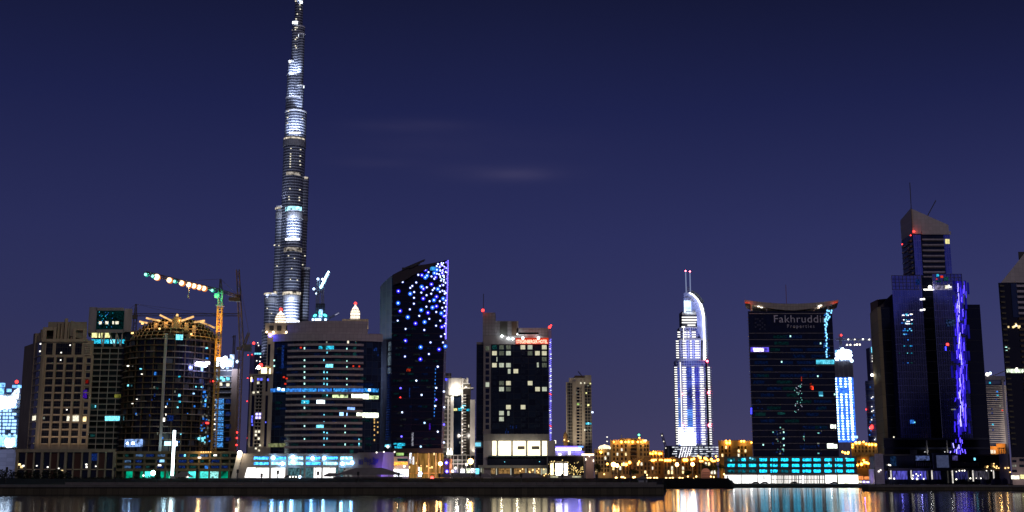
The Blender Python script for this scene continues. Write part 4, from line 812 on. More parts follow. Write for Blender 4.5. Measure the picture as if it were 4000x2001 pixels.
for (x_, y_) in ((1069,1789), (1105,1812), (1145,1786), (1145,1805), (1222,1791), (1268,1790), (1338,1812), (1376,1808)): MB().ball(*f.pt(*q(x_,y_), .8), .85).build('wall_lamp', em('blue_wall_lamp', (.2,.5,1), 45), t_); light('POINT', f.pt(*q(x_,y_), 2.5), 220, (.6,.8,1), t_, .3)
for x_ in (990, 1060, 1130, 1200, 1270, 1340): light('POINT', f.pt(*q(x_,1868), 5), 260, (.9,.9,1), t_, .5)
MB().ball(*f.pt(*q(938,1770), 1), 1.15).build('roof_lamp', em('cream_lamp', (1,.92,.7), 14), t_); light('POINT', f.pt(*q(938,1774), 3), 1500, (1,.85,.6), t_, .4)
# sign wall with purple light
slab(MB(), [(1378,1866), (1378,1779), (1402,1768), (1500,1768), (1488,1866)][::-1], -10, .9).build('sign_wall', mat('sign_panel', (.20,.17,.17)), t_)
m = MB(); text(m, f, f.at(1423,1803)[0], f.at(1423,1804)[1], 'Blue Bay', 3.0, 1.0, 1.12, .03, .06, 7.4); text(m, f, f.at(1432,1816)[0], f.at(1432,1817)[1], 'Tower', 3.0, 1.0, 1.12, .03, .06, 5.2); m.build('sign_lettering', mat('sign_blue', (.03,.035,.30)), t_)
m = MB()
for (a, y0, y1) in ((1402,1796,1799), (1408,1796,1799), (1414,1796,1799), (1402,1801,1815), (1408,1801,1815), (1414,1801,1815)): m.box(f, *rect(f, a, y0, a+4, y1), .9, 1.1)
m.build('sign_emblem', mat('sign_blue', (0,0,0)), t_)
ff = Face(f.pt(q(1488,1820)[0], 0, -2)[:2], f.pt(q(1546,1820)[0], 0, -14)[:2]); MB().box(ff, -1, ff.len, G1, Z(1766,D+4), -3, 0).build('lit_side_wall', mat('violet_lit_plaster', (.55,.5,.55)), t_)
for (x_, y_) in ((1472,1768), (1500,1766), (1542,1766)): MB().ball(*f.pt(*q(x_,y_), 1), .4).build('wall_lamp', L_WHITE, t_)
light('SPOT', (X(1522,1858,D-6), D-8, Z(1858,D-6)), 9000, (.22,.10,1), t_, .5, (X(1515,1800,D+8), D+8, Z(1795,D)), 90)
# ================================================================== curved tower with blue and white point lights
D = 668; DL = D-8
t_ = thing('led_tower', 'dark sail shaped tower scattered with blue and white point lights', 'building', (X(1610,1700,D), D, G1))
fA = FP(1482, D+14, 1528, DL, 1500); fB = FP(1528, DL, 1738, DL, 1500)
top = [(1485,1121), (1505,1099), (1528,1078), (1552,1062), (1577,1051), (1620,1039), (1670,1032), (1705,1026), (1743,1017), (1752,1019)]
def ruled(ptsb, D_of, m, name, back, z0=None):
    n = len(ptsb); vs = []; 
    for (pxb, pxt, pyt) in ptsb:
        Dq = D_of(pxb); xb = X(pxb, 1770, Dq); xt = X(pxt, pyt, Dq); zt_ = Z(pyt, Dq); z0_ = G1 if z0 is None else z0; vs += [(xb, Dq, z0_), (xt, Dq, zt_)]
    for (pxb, pxt, pyt) in ptsb:
        Dq = D_of(pxb)+back; xb = X(pxb, 1770, D_of(pxb))-back*.072; xt = X(pxt, pyt, D_of(pxb))-back*.072; zt_ = Z(pyt, D_of(pxb)); z0_ = G1 if z0 is None else z0; vs += [(xb, Dq, z0_), (xt, Dq, zt_)]
    fs = []
    for i in range(n-1): a = 2*i; b_ = a+2; c = a+2*n; d_ = c+2; fs += [(a,b_,b_+1,a+1), (a+1,b_+1,d_+1,c+1), (c,c+1,d_+1,d_), (a,c,d_,b_)]
    fs += [(0,1,2*n+1,2*n), (2*n-2,4*n-2,4*n-1,2*n-1)]
    return MB().add(vs, fs).build(name, m, t_)
Df = lambda px: DL+1.6*((px-1640)/100.0)**2 if px > 1526 else DL+2.0+(1528-px)/48.0*12
pl = [(1480,1485,1121), (1492,1497,1106), (1504,1509,1095), (1516,1521,1084), (1528,1532,1076)]
ruled(pl, Df, metal(grid_mat('pale_side_glass', (.15,.17,.26), (.20,.21,.28), 3.6, 2.7, .06, .25, .35, .4, .12), .7), 'side_glass', 25)
pr = [(1528,1532,1076), (1552,1560,1060), (1577,1586,1049), (1600,1614,1041), (1625,1642,1036), (1650,1667,1032), (1678,1696,1027), (1705,1728,1020), (1722,1744,1016)]
ruled(pr, Df, grid_mat('led_tower_glass', (.004,.004,.014), (.02,.011,.016), 3.6, 60, .12, .002, .08, .3, .5), 'front_glass', 28)
ruled([(1722,1744,1016), (1730,1753,1019)], lambda px: Df(1722)+(px-1722)*.5, mat('violet_fin', (.3,.25,.4), .4), 'edge_fin', 24)
tint_panes(t_, Face((X(1450,1300,DL-.1), DL-.1), (X(1800,1300,DL-.1), DL-.1)), 60, 1532, 1725, [1180+25.3*k for k in range(23)], 26, 7, DW, .05, .12)
# dark roof frame following the top, in front of the glass
m = MB(); fr_pts = [(1487,1122), (1535,1113), (1562,1105), (1590,1090), (1612,1075), (1632,1066), (1668,1052), (1705,1030)]
tops = [(1487,1121), (1535,1073), (1562,1059), (1590,1047), (1612,1041), (1632,1037), (1668,1032), (1705,1025)]
fF = Face((X(1400,1100,DL-1.2), DL-1.2), (X(1800,1100,DL-1.2), DL-1.2))
for i in range(1, len(tops)-1):
    ps = [fr_pts[i], fr_pts[i+1], tops[i+1], tops[i]]; vs = [fF.pt(*fF.at(*p), 0) for p in ps]+[fF.pt(*fF.at(*p), -1.0) for p in ps]
    m.add(vs, [(0,1,2,3), (7,6,5,4), (0,4,5,1), (1,5,6,2), (2,6,7,3), (3,7,4,0)])
m.build('roof_frame', mat('dark_purple_metal', (.03,.02,.03), .5), t_)
m = MB(); m.bar(fF.pt(*fF.at(1575,1052)), fF.pt(*fF.at(1656,1018)), 1.0); m.bar(fF.pt(*fF.at(1600,1045)), fF.pt(*fF.at(1640,1027)), 1.4); m.bar(fF.pt(*fF.at(1575,1046)), fF.pt(*fF.at(1575,1056)), 1.2); m.bar(fF.pt(*fF.at(1656,1014)), fF.pt(*fF.at(1660,1018)), .6)
m.build('cleaning_cradle', DARK, t_)
z1 = [(428,342,'w'),(381,442,'b'),(378,572,'c'),(400,658,'b'),(374,765,'w'),(460,855,'w'),(458,985,'b'),(453,1157,'w'),(577,347,'w'),(534,385,'w'),(512,406,'w'),(511,470,'c'),(554,452,'w'),(552,515,'w'),(551,579,'w'),(507,641,'w'),(484,726,'c'),(569,795,'b'),(599,263,'w'),(639,267,'b'),(677,207,'b'),(711,234,'w'),(695,272,'c'),(676,292,'c'),(744,281,'w'),(788,290,'b'),(775,307,'w'),(743,366,'b'),(636,394,'c'),(655,416,'b'),(692,400,'w'),(633,458,'w'),(690,486,'w'),(653,523,'b'),(741,470,'w'),(757,430,'w'),(774,411,'w'),(813,419,'c'),(771,540,'c'),(723,552,'w'),(688,612,'w'),(631,649,'c'),(610,712,'w'),(799,502,'b'),(798,607,'b'),(755,621,'c'),(705,678,'b'),(796,670,'w'),(720,745,'w'),(668,780,'c'),(665,867,'w'),(794,820,'w'),(840,765,'w'),(851,684,'c'),(848,937,'w'),(733,1003,'w'),(625,1055,'c'),(827,1079,'b'),(715,1130,'w'),(622,1187,'b'),(812,1270,'w'),(858,834,'b'),(886,822,'b'),(899,796,'w'),(881,716,'b'),(899,710,'w'),(862,624,'w'),(887,657,'w'),(835,552,'w'),(872,523,'c'),(837,449,'w'),(864,437,'w'),(886,445,'w'),(873,377,'w'),(837,385,'w'),(849,326,'w'),(880,318,'w'),(803,251,'w'),(776,244,'c'),(828,257,'w'),(840,218,'w'),(803,208,'c'),(802,168,'w'),(815,145,'w'),(833,180,'w'),(858,150,'w'),(860,245,'b'),(869,272,'w'),(890,912,'w'),(870,1004,'w'),(895,1046,'c'),(900,545,'w'),(883,570,'w'),(901,614,'w'),(889,470,'w'),(901,462,'w'),(898,350,'w')]
leds = [(1420+x/2.802, 980+y/2.802, c) for x, y, c in z1]
leds += [(1450+x/2.145, 1400+y/2.145, c) for x, y, c in ((412,8,'b'),(558,70,'w'),(378,187,'w'),(246,250,'b'),(545,248,'w'),(422,307,'w'),(544,347,'b'),(537,400,'w'),(258,453,'w'),(447,541,'c'),(558,615,'w'),(254,655,'b'),(415,740,'c'),(609,278,'w'),(612,410,'w'),(610,555,'b'),(609,705,'w'))]
for k in range(40): leds.append((random.uniform(1718,1746)+0, 1020+abs(random.gauss(0, 45)), random.choice('wbbbc')))
for k in range(70): y_ = 1020+k*4.4+random.uniform(-1,1); leds.append((1751-(y_-1020)*.032+random.uniform(-1.2,.5), y_, random.choice('bbbbb')))
halo = {'w': em('white_halo', (.12,.16,.9), .35), 'b': em('blue_halo', (.02,.015,.8), 1.1), 'c': em('azure_halo', (.02,.12,.9), 1.2)}  # discs draw the glow around each LED as emissive shapes
LC = {'w': LED_W, 'b': em('violet_white_led', (.5,.45,1), 2.6), 'c': em('azure_white_led', (.4,.7,1), 2.8)}
ovl = {}
for k, (px, py, c) in enumerate(leds):
    Dq = Df(min(1722, px-8)) - .9; q_, z_ = X(px, py, Dq), Z(py, Dq)
    r = .42 if k < 114 else .27
    hz = MB(); n_ = 10; rr = r*(2.9 if c != 'w' else 2.0)
    def disc(mb, rad, y0, y1):
        vs = [(q_+rad*math.cos(6.2832*i/n_), y, z_+rad*math.sin(6.2832*i/n_)) for y in (y0, y1) for i in range(n_)]
        mb.add(vs, [tuple(range(n_)), tuple(range(2*n_-1, n_-1, -1))]+[(i, n_+i, n_+(i+1) % n_, (i+1) % n_) for i in range(n_)])
    if k < 98: 
        disc(hz, rr, Dq+.2, Dq+.35); disc_o = hz.build('light_halo', halo[c], t_); hb = MB(); disc(hb, r, Dq-.1, Dq+.19); hb.build('bulb', LC[c], disc_o)
    else: disc(ovl.setdefault(c, MB()), r*1.2, Dq-.1, Dq+.3)
for c, mb in ovl.items(): tag(mb.build('small_point_light', LC[c] if c != 'b' else em('edge_blue_led', (.12,.09,1), 4), t_), kind='stuff')
fB2 = Face((X(1528,1300,DL-.3), DL-.3), (X(1738,1300,DL-.3), DL-.3)); fB2 = Face((X(1450,1300,DL+.2), DL+.2), (X(1800,1300,DL+.2), DL+.2))
def B(name, m, *r4, d0=.05, d1=.35, ff=fB2): return MB().box(ff, *rect(ff, *r4), d0, d1).build(name, m, t_)
for (a, y0, b_, y1, mt) in ((1680,1043,1703,1057,em('azure_room', (.05,.4,.9), .7, .5)), (1588,1440,1604,1452,em('dim_red_pane', (.9,.06,.02), .3, .7, 1.5)), (1538,1731,1582,1742,L_CYAN), (1541,1744,1570,1753,L_CYAN), (1676,1655,1682,1680,em('violet_room', (0,0,0), 1)), (1562,1551,1566,1555,L_RED), (1598,1515,1602,1555,L_BLUED), (1608,1690,1615,1742,em('grey_glint', (.5,.5,.6), .35, .7, 1.5))): B('window', mt, a, y0, b_, y1)  # dim red pane stands for a sign's reflection in the glass
for (y0, y1, s_) in ((1310,1345,.5), (1350,1362,.8), (1365,1400,.5), (1410,1432,.6)): MB().box(fA, fA.len*.05, fA.len*.92, Z(y1+30,D), Z(y0+30,D), .1, .3).build('window', em('reflected_floor', (.4,.55,.7), .16, .8, 1.6, (1,1,.6)), t_)  # glowing panes imitate floors mirrored in the side glass
for k in range(30): y_ = 1440+k*9.6; MB().box(fA, fA.len*random.uniform(.1,.8), fA.len*random.uniform(.82,.95), Z(y_,D), Z(y_-2.5,D), .1, .3).build('window', L_BLUED, t_)
MB().box(fA, fA.len*.1, fA.len*.95, Z(1746,D), Z(1738,D), .1, .4).build('window', L_CYAN2, t_); MB().ball(*fA.pt(fA.len*.97, Z(1747,D), 1), .8).build('wall_lamp', L_WHITE, t_)
for k in range(14): y_ = 1440+k*14; rects(t_, 'edge_lamp', fB2, [rect(fB2, 1700-k*.4, y_, 1703-k*.4, y_+6)], L_BLUE, .1, .5)
for (x_, y_) in ((1492,1309), (1508,1316)): p = fA.pt(*fA.at(x_, y_), .5); MB().ball(*p, .6).build('red_lamp_or_reflection', L_RED, t_)
# lit glazed base of the sail tower
m = MB(); fb = FP(1530, DL, 1735, DL, 1800)
B('base_belt', mat('dark_purple_metal', (0,0,0)), 1530, 1752, 1730, 1770, d0=-1, d1=.9, ff=fb)
MB().box(fb, *rect(fb, 1596,1772,1732,1868), -.3, .3).build('base_glass', em('golden_lobby', (1,.50,.12), .22, .5, .25, (3,1,.4)), t_)
for a in (1628, 1672, 1700, 1716): B('base_column', mat('warm_column', (.45,.33,.2)), a, 1770, a+6, 1868, d0=0, d1=1.2, ff=fb)
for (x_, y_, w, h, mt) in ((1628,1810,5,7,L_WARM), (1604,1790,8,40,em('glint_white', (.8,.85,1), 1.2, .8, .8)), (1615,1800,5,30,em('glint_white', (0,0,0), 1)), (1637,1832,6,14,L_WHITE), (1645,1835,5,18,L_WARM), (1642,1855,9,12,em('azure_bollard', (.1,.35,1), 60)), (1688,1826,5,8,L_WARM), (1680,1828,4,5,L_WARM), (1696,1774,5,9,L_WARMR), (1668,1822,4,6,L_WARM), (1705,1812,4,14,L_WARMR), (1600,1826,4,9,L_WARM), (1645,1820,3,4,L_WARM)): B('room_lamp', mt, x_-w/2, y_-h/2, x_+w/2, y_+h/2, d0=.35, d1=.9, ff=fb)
B('base_rail', mat('orange_rail', (.8,.4,.15)), 1598, 1848, 1712, 1850, d0=1, d1=1.3, ff=fb)
light('POINT', (X(1660,1820,DL-7), DL-7, Z(1820,DL)), 2600, (1,.55,.2), t_, .8); light('POINT', (X(1710,1820,DL-7), DL-7, Z(1800,DL)), 1800, (1,.55,.2), t_, .8)
# entrance pavilion
D = 640; f = FP(1520, D, 1597, D, 1820); t_ = thing('entrance_pavilion', 'small pale pavilion with orange strip light and white doors beside the purple wall', 'building', f.pt(f.len/2, G1))
MB().box(f, 0, f.len, G1, Z(1784,D), -12, -.2).build('wall', mat('warm_white_plaster', (.5,.45,.42)), t_)
PB(t_, f, 'window', em('lime_room', (.6,1,.3), .6, .3), 1548, 1769, 1576, 1779, d0=-8, d1=-2); PB(t_, f, 'window', L_TEAL_D, 1552, 1792, 1592, 1802, d0=-.2, d1=0)
PB(t_, f, 'orange_band', em('orange_neon', (1,.4,.06), 1.8, .35, 1.2), 1530, 1805, 1592, 1816, d0=-.1, d1=.4); PB(t_, f, 'orange_band', em('orange_neon', (0,0,0), 1), 1526, 1808, 1560, 1818, d0=.4, d1=.7)
for (a, b_) in ((1525,1534), (1537,1548), (1551,1560), (1562,1576), (1579,1584), (1587,1596)): PB(t_, f, 'door_panel', em('door_white', (.85,.9,1), 2.2, .2, .8), a, 1833, b_, 1862, d0=-.1, d1=.1)
for (x_, y_) in ((1527,1810), (1580,1822), (1534,1836), (1542,1837), (1552,1838)): MB().ball(*f.pt(*f.at(x_,y_), .8), .55).build('lamp', em('peach_lamp', (0,0,0), 1), t_)
light('POINT', f.pt(*f.at(1560,1810), 4), 500, (1,.6,.3), t_, .4)
# ================================================================== floodlit pale tower behind
D = 860; f = FP(1737, D, 1860, D, 1650); t_ = thing('residential_tower', 'pale floodlit residential tower with a bright curved roof, between the sail tower and the hotel', 'building', f.pt(f.len/2, G1))
CR = mat('cream_plaster', (.50,.46,.42)); PB(t_, f, 'balcony_wing', grid_mat('balcony_grid', (.05,.045,.04), (.28,.26,.24), 3.0, 9, .35, .06, .5, .7, .4), 1733, 1540, 1765, 1880, d0=-15, d1=0)
PB(t_, f, 'balcony_wing', MATS['balcony_grid'], 1738, 1455, 1762, 1540, d0=-18, d1=-6)
for (a, b_, y0, m_) in ((1746,1753,1560,CR), (1759,1771,1535,CR), (1771,1802,1535,GLASS), (1802,1808,1480,CR), (1808,1838,1500,mat('bronze_glass', (.03,.025,.02), .2)), (1836,1855,1562,CR)): PB(t_, f, 'wall' if m_ is CR else 'glass_strip', m_, a, y0, b_, 1882, d0=-12, d1=.8 if m_ is CR else .0)
p0 = f.at(1773, 1500)
fc = Arc(f.pt(f.at(1776,1500)[0], 0)[0], D+5, 7.5, 1.5)
MB().cyl(fc.c[0], fc.c[1], 7.4, 7.4, Z(1545,D), Z(1478,D), 20).build('curved_roof_wall', CR, t_)
PB(t_, f, 'roof_wall', CR, 1790, 1480, 1828, 1520, d0=-10, d1=-2); PB(t_, f, 'roof_wall', CR, 1822, 1476, 1829, 1520, d0=-10, d1=-1); PB(t_, f, 'roof_slab', CR, 1800, 1514, 1850, 1519, d0=-10, d1=1.5); PB(t_, f, 'roof_plant', DARK, 1798, 1474, 1806, 1482, d0=-4, d1=-2)
PB(t_, f, 'roof_glow', em('white_roof_glow', (1,.95,.85), 2.2, .3, .3), 1806, 1499, 1834, 1516, d0=-1.5, d1=-.5); PB(t_, f, 'roof_glow', em('white_roof_glow', (0,0,0), 1), 1762, 1518, 1792, 1534, d0=1.2, d1=2)
light('POINT', f.pt(f.at(1778,1530)[0], Z(1532,D), 6), 9000, (1,.95,.85), t_, 1); light('POINT', f.pt(f.at(1820,1510)[0], Z(1515,D), 1), 5000, (1,.95,.85), t_, 1)
for k in range(22): y_ = 1542+k*11; rects(t_, 'balcony', f, [rect(f, 1810-(y_-1650)*.0, y_, 1821, y_+3.5)], CR, 0, 1.5); (rects(t_, 'balcony_lamp', f, [rect(f, 1804, y_+3, 1809, y_+8)], em('soft_white_lamp', (1,.9,.8), 1.6), .9, 1.6) if k % 2 == 0 else None)
for (a, y0, b_, y1, mt) in ((1772,1596,1786,1605,em('yellow_room', (0,0,0), 1)), (1790,1595,1804,1605,L_CYAN), (1822,1598,1834,1606,L_CYAN), (1806,1583,1820,1588,L_CYAN2), (1800,1590,1812,1597,L_CYAN2), (1772,1544,1788,1549,L_ROOM_D), (1829,1660,1833,1670,L_ROOM), (1794,1725,1800,1733,L_ROOM_D), (1737,1480,1745,1486,LED_B), (1734,1528,1739,1533,L_WHITE)): PB(t_, f, 'window', mt, a, y0, b_, y1, d0=.2, d1=.9)
for x_ in (1750, 1762, 1850): light('SPOT', f.pt(f.at(x_,1780)[0], Z(1782,D), 3), 4200, (1,.9,.78), t_, .4, f.pt(f.at(x_,1700)[0], Z(1690,D), 0), 60)
for x_ in (1751, 1762): MB().cyl(*f.pt(f.at(x_,1775)[0], 0, 1.2)[:2], 1.2, .3, Z(1776,D), Z(1752,D), 8).build('uplight', em('uplight_glow', (1,.97,.8), 4), t_)
for x_ in (1790, 1830): light('POINT', f.pt(f.at(x_,1700)[0], Z(1700,D), 14), 3000, (1,.9,.8), t_, 1)
# white grid frame at its foot
D = 700; f = FP(1762, D, 1856, D, 1820); t_ = thing('frame_building', 'low open white frame building with lit bays and orange glare, left of the hotel', 'building', f.pt(f.len/2, G1))
MB().box(f, 0, f.len, G1, Z(1780,D), -10, -2).build('wall', mat('dark_interior', (0,0,0)), t_)
m = MB()
for y_ in (1777, 1796, 1811): m.box(f, 0, f.len, Z(y_+2.5,D), Z(y_,D), -1, 0)
for a in (1770, 1787, 1804, 1820, 1837, 1852): m.box(f, *rect(f, a, 1779, a+2, 1848), -1, -.1)
m.build('white_frame', mat('white_frame', (.6,.58,.55)), t_)
for (a, y0, b_, y1, mt) in ((1774,1800,1784,1806,L_ROOM_D), (1790,1800,1800,1806,L_ROOM_D), (1798,1832,1815,1848,em('lit_white_bay', (.95,.95,1), 1.6, .5, 1)), (1820,1830,1835,1848,em('lit_green_bay', (.9,1,.75), 1.3, .4)), (1836,1830,1856,1848,em('lit_white_bay', (0,0,0), 1)), (1768,1830,1790,1848,em('violet_grey_bay', (.5,.45,.8), .5, .6, 1))): PB(t_, f, 'window', mt, a, y0, b_, y1, d0=-1.8, d1=-1.2)
PB(t_, f, 'orange_pier', em('salmon_glow', (1,.4,.2), .8, .4), 1756, 1793, 1766, 1848, d0=-1, d1=.5)
for (x_, y_) in ((1744,1808), (1746,1842)): MB().ball(*f.pt(*f.at(x_,y_), .5), .8).build('blue_lamp', em('blue_led_b', (.06,.05,1), 20), t_)
for (x_, y_) in ((1780,1829), (1768,1841), (1823,1815)): MB().ball(*f.pt(*f.at(x_,y_), 1), .8).build('wall_lamp', L_WHITE, t_)
PB(t_, f, 'wall', mat('dark_red_wall', (.12,.05,.04)), 1733, 1790, 1757, 1870, d0=-6, d1=-1)
light('POINT', f.pt(*f.at(1790,1822), 6), 2500, (1,.85,.8), t_, .5)
# ================================================================== hotel
D = 645; xh0, xh1 = X(1860,1560,D), X(2152,1560,D); f = Face((xh0, D), (xh1, D))
t_ = thing('hotel', 'dark hotel slab with pale lit bedrooms, red rooftop sign and blue corner light strip', 'building', f.pt(f.len/2, G1))
def B(name, m, *r4, d0=.05, d1=.35): return MB().box(f, *rect(f, *r4), d0, d1).build(name, m, t_)
HG = grid_mat('hotel_glass', (.005,.010,.018), (.010,.014,.02), 3.22, 3.95, .08, .07, .1, .4, .7)
GC = mat('warm_grey_cladding', (.25,.23,.23)); GC2 = mat('dark_warm_grey', (.12,.115,.115))
MB().box(f, 0, f.at(1889,1560)[0], G1, Z(1337,D), -22, -1.5).build('side_glass', HG, t_); MB().box(f, 0, f.at(1889,1560)[0], Z(1345,D), Z(1336,D), -22, -1).build('side_parapet', GC, t_)
MB().box(f, f.at(1917,1560)[0], f.at(2143,1560)[0], Z(1697,D), Z(1345,D), -22, 0).build('glass_front', HG, t_)
MB().box(f, f.at(1888,1560)[0], f.at(1917,1560)[0], Z(1700,D), Z(1338,D), -22, .35).build('stone_pier', GC, t_)
B('parapet', GC, 1888, 1312, 2143, 1346, d0=-22, d1=.5)
B('lift_tower', grid_mat('panel_cladding', (.26,.25,.26), (.13,.125,.13), 1.7, 1.7, .08, .08, .7, .8, .1), 1886, 1222, 1935, 1338, d0=-16, d1=.3)
B('roof_block', MATS['panel_cladding'], 1935, 1254, 2025, 1315, d0=-16, d1=-.4)
B('roof_recess', mat('dark_louvre', (.07,.07,.06)), 1953, 1257, 1982, 1315, d0=-2, d1=-.2); B('roof_recess', mat('brown_louvre', (.12,.08,.05)), 1998, 1257, 2018, 1311, d0=-2, d1=-.2)
B('roof_beam', MATS['panel_cladding'], 2018, 1281, 2150, 1298, d0=-14, d1=-.4); B('roof_beam', MATS['panel_cladding'], 2104, 1298, 2150, 1315, d0=-14, d1=-.4); B('opening_sill', mat('lit_sill', (.6,.6,.6)), 2025, 1307, 2104, 1313, d0=-10, d1=.2)
for (x_, y_, s_) in ((1961,1314,4), (1985,1324,4), (2003,1325,4), (2042,1322,4.5), (2103,1322,4.5), (2021,1307,2)): MB().ball(*f.pt(*f.at(x_,y_), 1.1), s_*.15).build('roof_lamp', em('cool_white_lamp', (.9,1,1), 9), t_); light('POINT', f.pt(*f.at(x_,y_-2), 2.6), 45*s_, (.9,1,1), t_, .2)
B('lit_ledge', em('ledge_glow', (.6,.9,1), 1.6, .4, .6), 1983, 1321, 2009, 1328, d0=.5, d1=.8)
B('sign_board', em('sign_red', (1,.06,.02), .55, .2, .4), 2014, 1321, 2143, 1345, d0=.5, d1=.8)
m = MB(); q, z = f.at(2017, 1342); text(m, f, q, z, 'STEIGENBERGER HOTEL', 2.7, 1.0, .9, .03, .04, 17.0); m.build('sign_lettering', em('sign_letter_glow', (1,.5,.35), 2.6), t_)
light('POINT', f.pt(*f.at(2078,1335), 5), 900, (1,.1,.04), t_, .5)
cols = (1931,1959,1986,2015,2043,2071,2100,2127); R1 = em('curtain_room', (.78,.85,.66), .6, .22, 1.4, (5,5,.3)); R2 = em('warm_curtain_room', (.95,.9,.62), .68, .22, 1.4, (5,5,.3)); R3 = em('half_dark_room', (.35,.40,.30), .22, .5, 1.4, (5,5,.4))
DK = mat('dark_bedroom_pane', (.010,.016,.024), .08, .6, 1)
litm = {(0,4):R2,(0,5):R1,(0,7):R2,(0,1):R3,(0,2):R3,(1,0):R2,(1,1):R3,(1,2):R1,(1,6):R2,(1,7):R2,(1,5):R3,(2,7):R3,(3,0):R2,(3,1):R1,(3,2):R1,(3,7):R3,(4,3):R2,(6,1):R3,(6,2):R2,(6,5):R2,(7,1):R1,(7,6):R2,(7,7):R1,(10,2):R2,(10,4):R2,(11,1):R1,(12,1):R1,(7,2):R3,(0,0):L_TEAL_D}
for k in range(14):
    for j, c in enumerate(cols):
        y_ = 1357+k*23.4; sx_ = (c-2000)*(y_-1560)/24900.0
        mt = litm.get((k, j), DK)
        if (k, j) in litm or (k*8+j) % 2 == 0: rects(t_, 'window', f, [rect(f, c-9+sx_, y_-8.5, c+9+sx_, y_+8)], mt, .03, .12)
    y_ = 1361+k*23.6; rects(t_, 'pier_window', f, [rect(f, 1897, y_-8, 1911, y_+9)], R1 if k == 6 else (R3 if k == 0 else GLASS_B), .3, .5)
for (x_, y_, w) in ((2101,1426,7), (1989,1451,10), (1986,1615,8), (1941,1404,3)): B('narrow_window', R1, x_-w/2, y_-9, x_+w/2, y_+9, d0=.1, d1=.25)
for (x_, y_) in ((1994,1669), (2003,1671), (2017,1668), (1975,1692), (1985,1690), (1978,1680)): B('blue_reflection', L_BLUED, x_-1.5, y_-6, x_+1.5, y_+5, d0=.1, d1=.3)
m = em('strip_violet', (.22,.2,1), 1.2); m2 = em('strip_white', (.7,.75,1), 1.8)
for k in range(96):
    y_ = 1325+k*4.15; mt = em('strip_red', (1,.08,.12), 2) if k in (51,52,81,82) else (m if random.random() < .65 else m2)
    rects(t_, 'strip_lamp', f, [rect(f, 2145+(random.random()*2 if k % 2 else 3.5), y_, 2150+(1 if k % 2 else 4.5), y_+2.7)], mt, .4, 1.0)
B('corner_fin', mat('violet_fin', (0,0,0)), 2144, 1290, 2155, 1722, d0=-3, d1=.35)
# hotel podium
B('fascia', mat('warm_grey_stone', (.22,.21,.20)), 1888, 1696, 2146, 1722, d0=-22, d1=1.2)
B('side_wall', mat('stone_lit', (.35,.33,.34)), 1888, 1722.5, 1918, 1870, d0=-15, d1=1.2); B('side_wall', mat('stone_lit', (0,0,0)), 2140, 1722, 2170, 1790, d0=-15, d1=1.1)
RST = em('restaurant', (1,.84,.52), 2.6, .15, .35, sample=True)
MB().box(f, *rect(f, 1918,1722,2142,1790), -6.2, -6).build('restaurant_wall', RST, t_)
B('balcony_floor', GC2, 1900, 1786, 2142, 1792, d0=-6, d1=2)
for x_ in (1939, 1996, 2053, 2110, 2137, 1915): B('column', mat('warm_grey_stone', (0,0,0)), x_, 1720, x_+8, 1790, d0=-1, d1=.2)
for (a, b_) in ((2022,2050), (2077,2108)): B('ceiling_unit', GC2, a, 1742, b_, 1755, d0=-5.9, d1=-5); 
B('balcony_front', mat('black_glass_rail', (.012,.015,.02), .1), 1905, 1786, 2137, 1819, d0=1.6, d1=2.0); B('glass_rail', mat('clear_rail', (.06,.09,.10), .1), 1908, 1780, 2137, 1786, d0=1.7, d1=1.8)
B('lower_fascia', mat('beige_fascia', (.33,.32,.27)), 1868, 1818, 2142, 1829, d0=-3, d1=2.2)
for k in range(14): x_ = 1952+k*13.5; MB().cyl(*f.pt(f.at(x_,1785)[0], 0, 1)[:2], .35, .55, Z(1786,D), Z(1780,D), 8).build('planter', DARK, t_)
for (a, b_, mt) in ((1858,1872,L_CYAN2), (1886,1910,em('khaki_room', (.75,.72,.45), .55, .25)), (1917,1935,em('brown_room', (.5,.3,.12), .5, .5, 1)), (1948,1992,em('amber_room', (.55,.30,.10), .40, .5, .8)), (2008,2050,em('amber_room', (0,0,0), 1)), (2062,2085,em('brown_room', (0,0,0), 1)), (2092,2112,em('brown_room', (0,0,0), 1)), (2118,2140,em('khaki_room', (0,0,0), 1))): B('window', mt, a, 1830, b_, 1852, d0=-.3, d1=.0)
for x_ in (1878, 1938, 1994, 2053, 2088, 2113): B('pale_jamb', em('jamb_glow', (.85,.85,.7), .6), x_, 1830, x_+3, 1856, d0=0, d1=.4)
MB().box(f, 0, f.len*.98, G1, Z(1829,D), -8, -.35).build('base_wall', GC2, t_)
for (x_, y_) in ((2041,1833), (2032,1840), (2068,1843), (2082,1835), (2098,1840), (2102,1846), (2124,1834), (2132,1852), (2126,1858), (2081,1838), (2070,1846), (2104,1832)): B('fairy_light', L_WARM, x_-2, y_-2.5, x_+2, y_+2.5, d0=.5, d1=1)
for (x_, y_) in ((1971,1805), (2107,1804)): B('rail_lamp', L_CYAN2, x_-1.5, y_-1.5, x_+1.5, y_+1.5, d0=2, d1=2.3)
B('blue_pane', em('flat_azure', (.2,.65,.85), 1.1, .1), 1856, 1729, 1878, 1744, d0=-1.4, d1=-1.0); B('side_frame', GC, 1855, 1722, 1886, 1750, d0=-3, d1=-1.45)
m = MB(); q, z = f.at(1870,1338); p = f.pt(f.at(1888,1225)[0], Z(1225,D), -2); m.bar(p, (p[0], p[1], Z(1146,D)), .35); m.build('antenna', DARK, t_)
beacon(t_, p[0]-.3, p[1]-1, Z(1212,D), .85); beacon(t_, *f.pt(*f.at(2147,1278), -.5), .8); light('POINT', (p[0], p[1]-4, Z(1214,D)), 160, (1,.05,.02), t_, .2)
MB().ball(*f.pt(*f.at(2153,1271), -.5), .45).build('beacon', L_RED, t_)
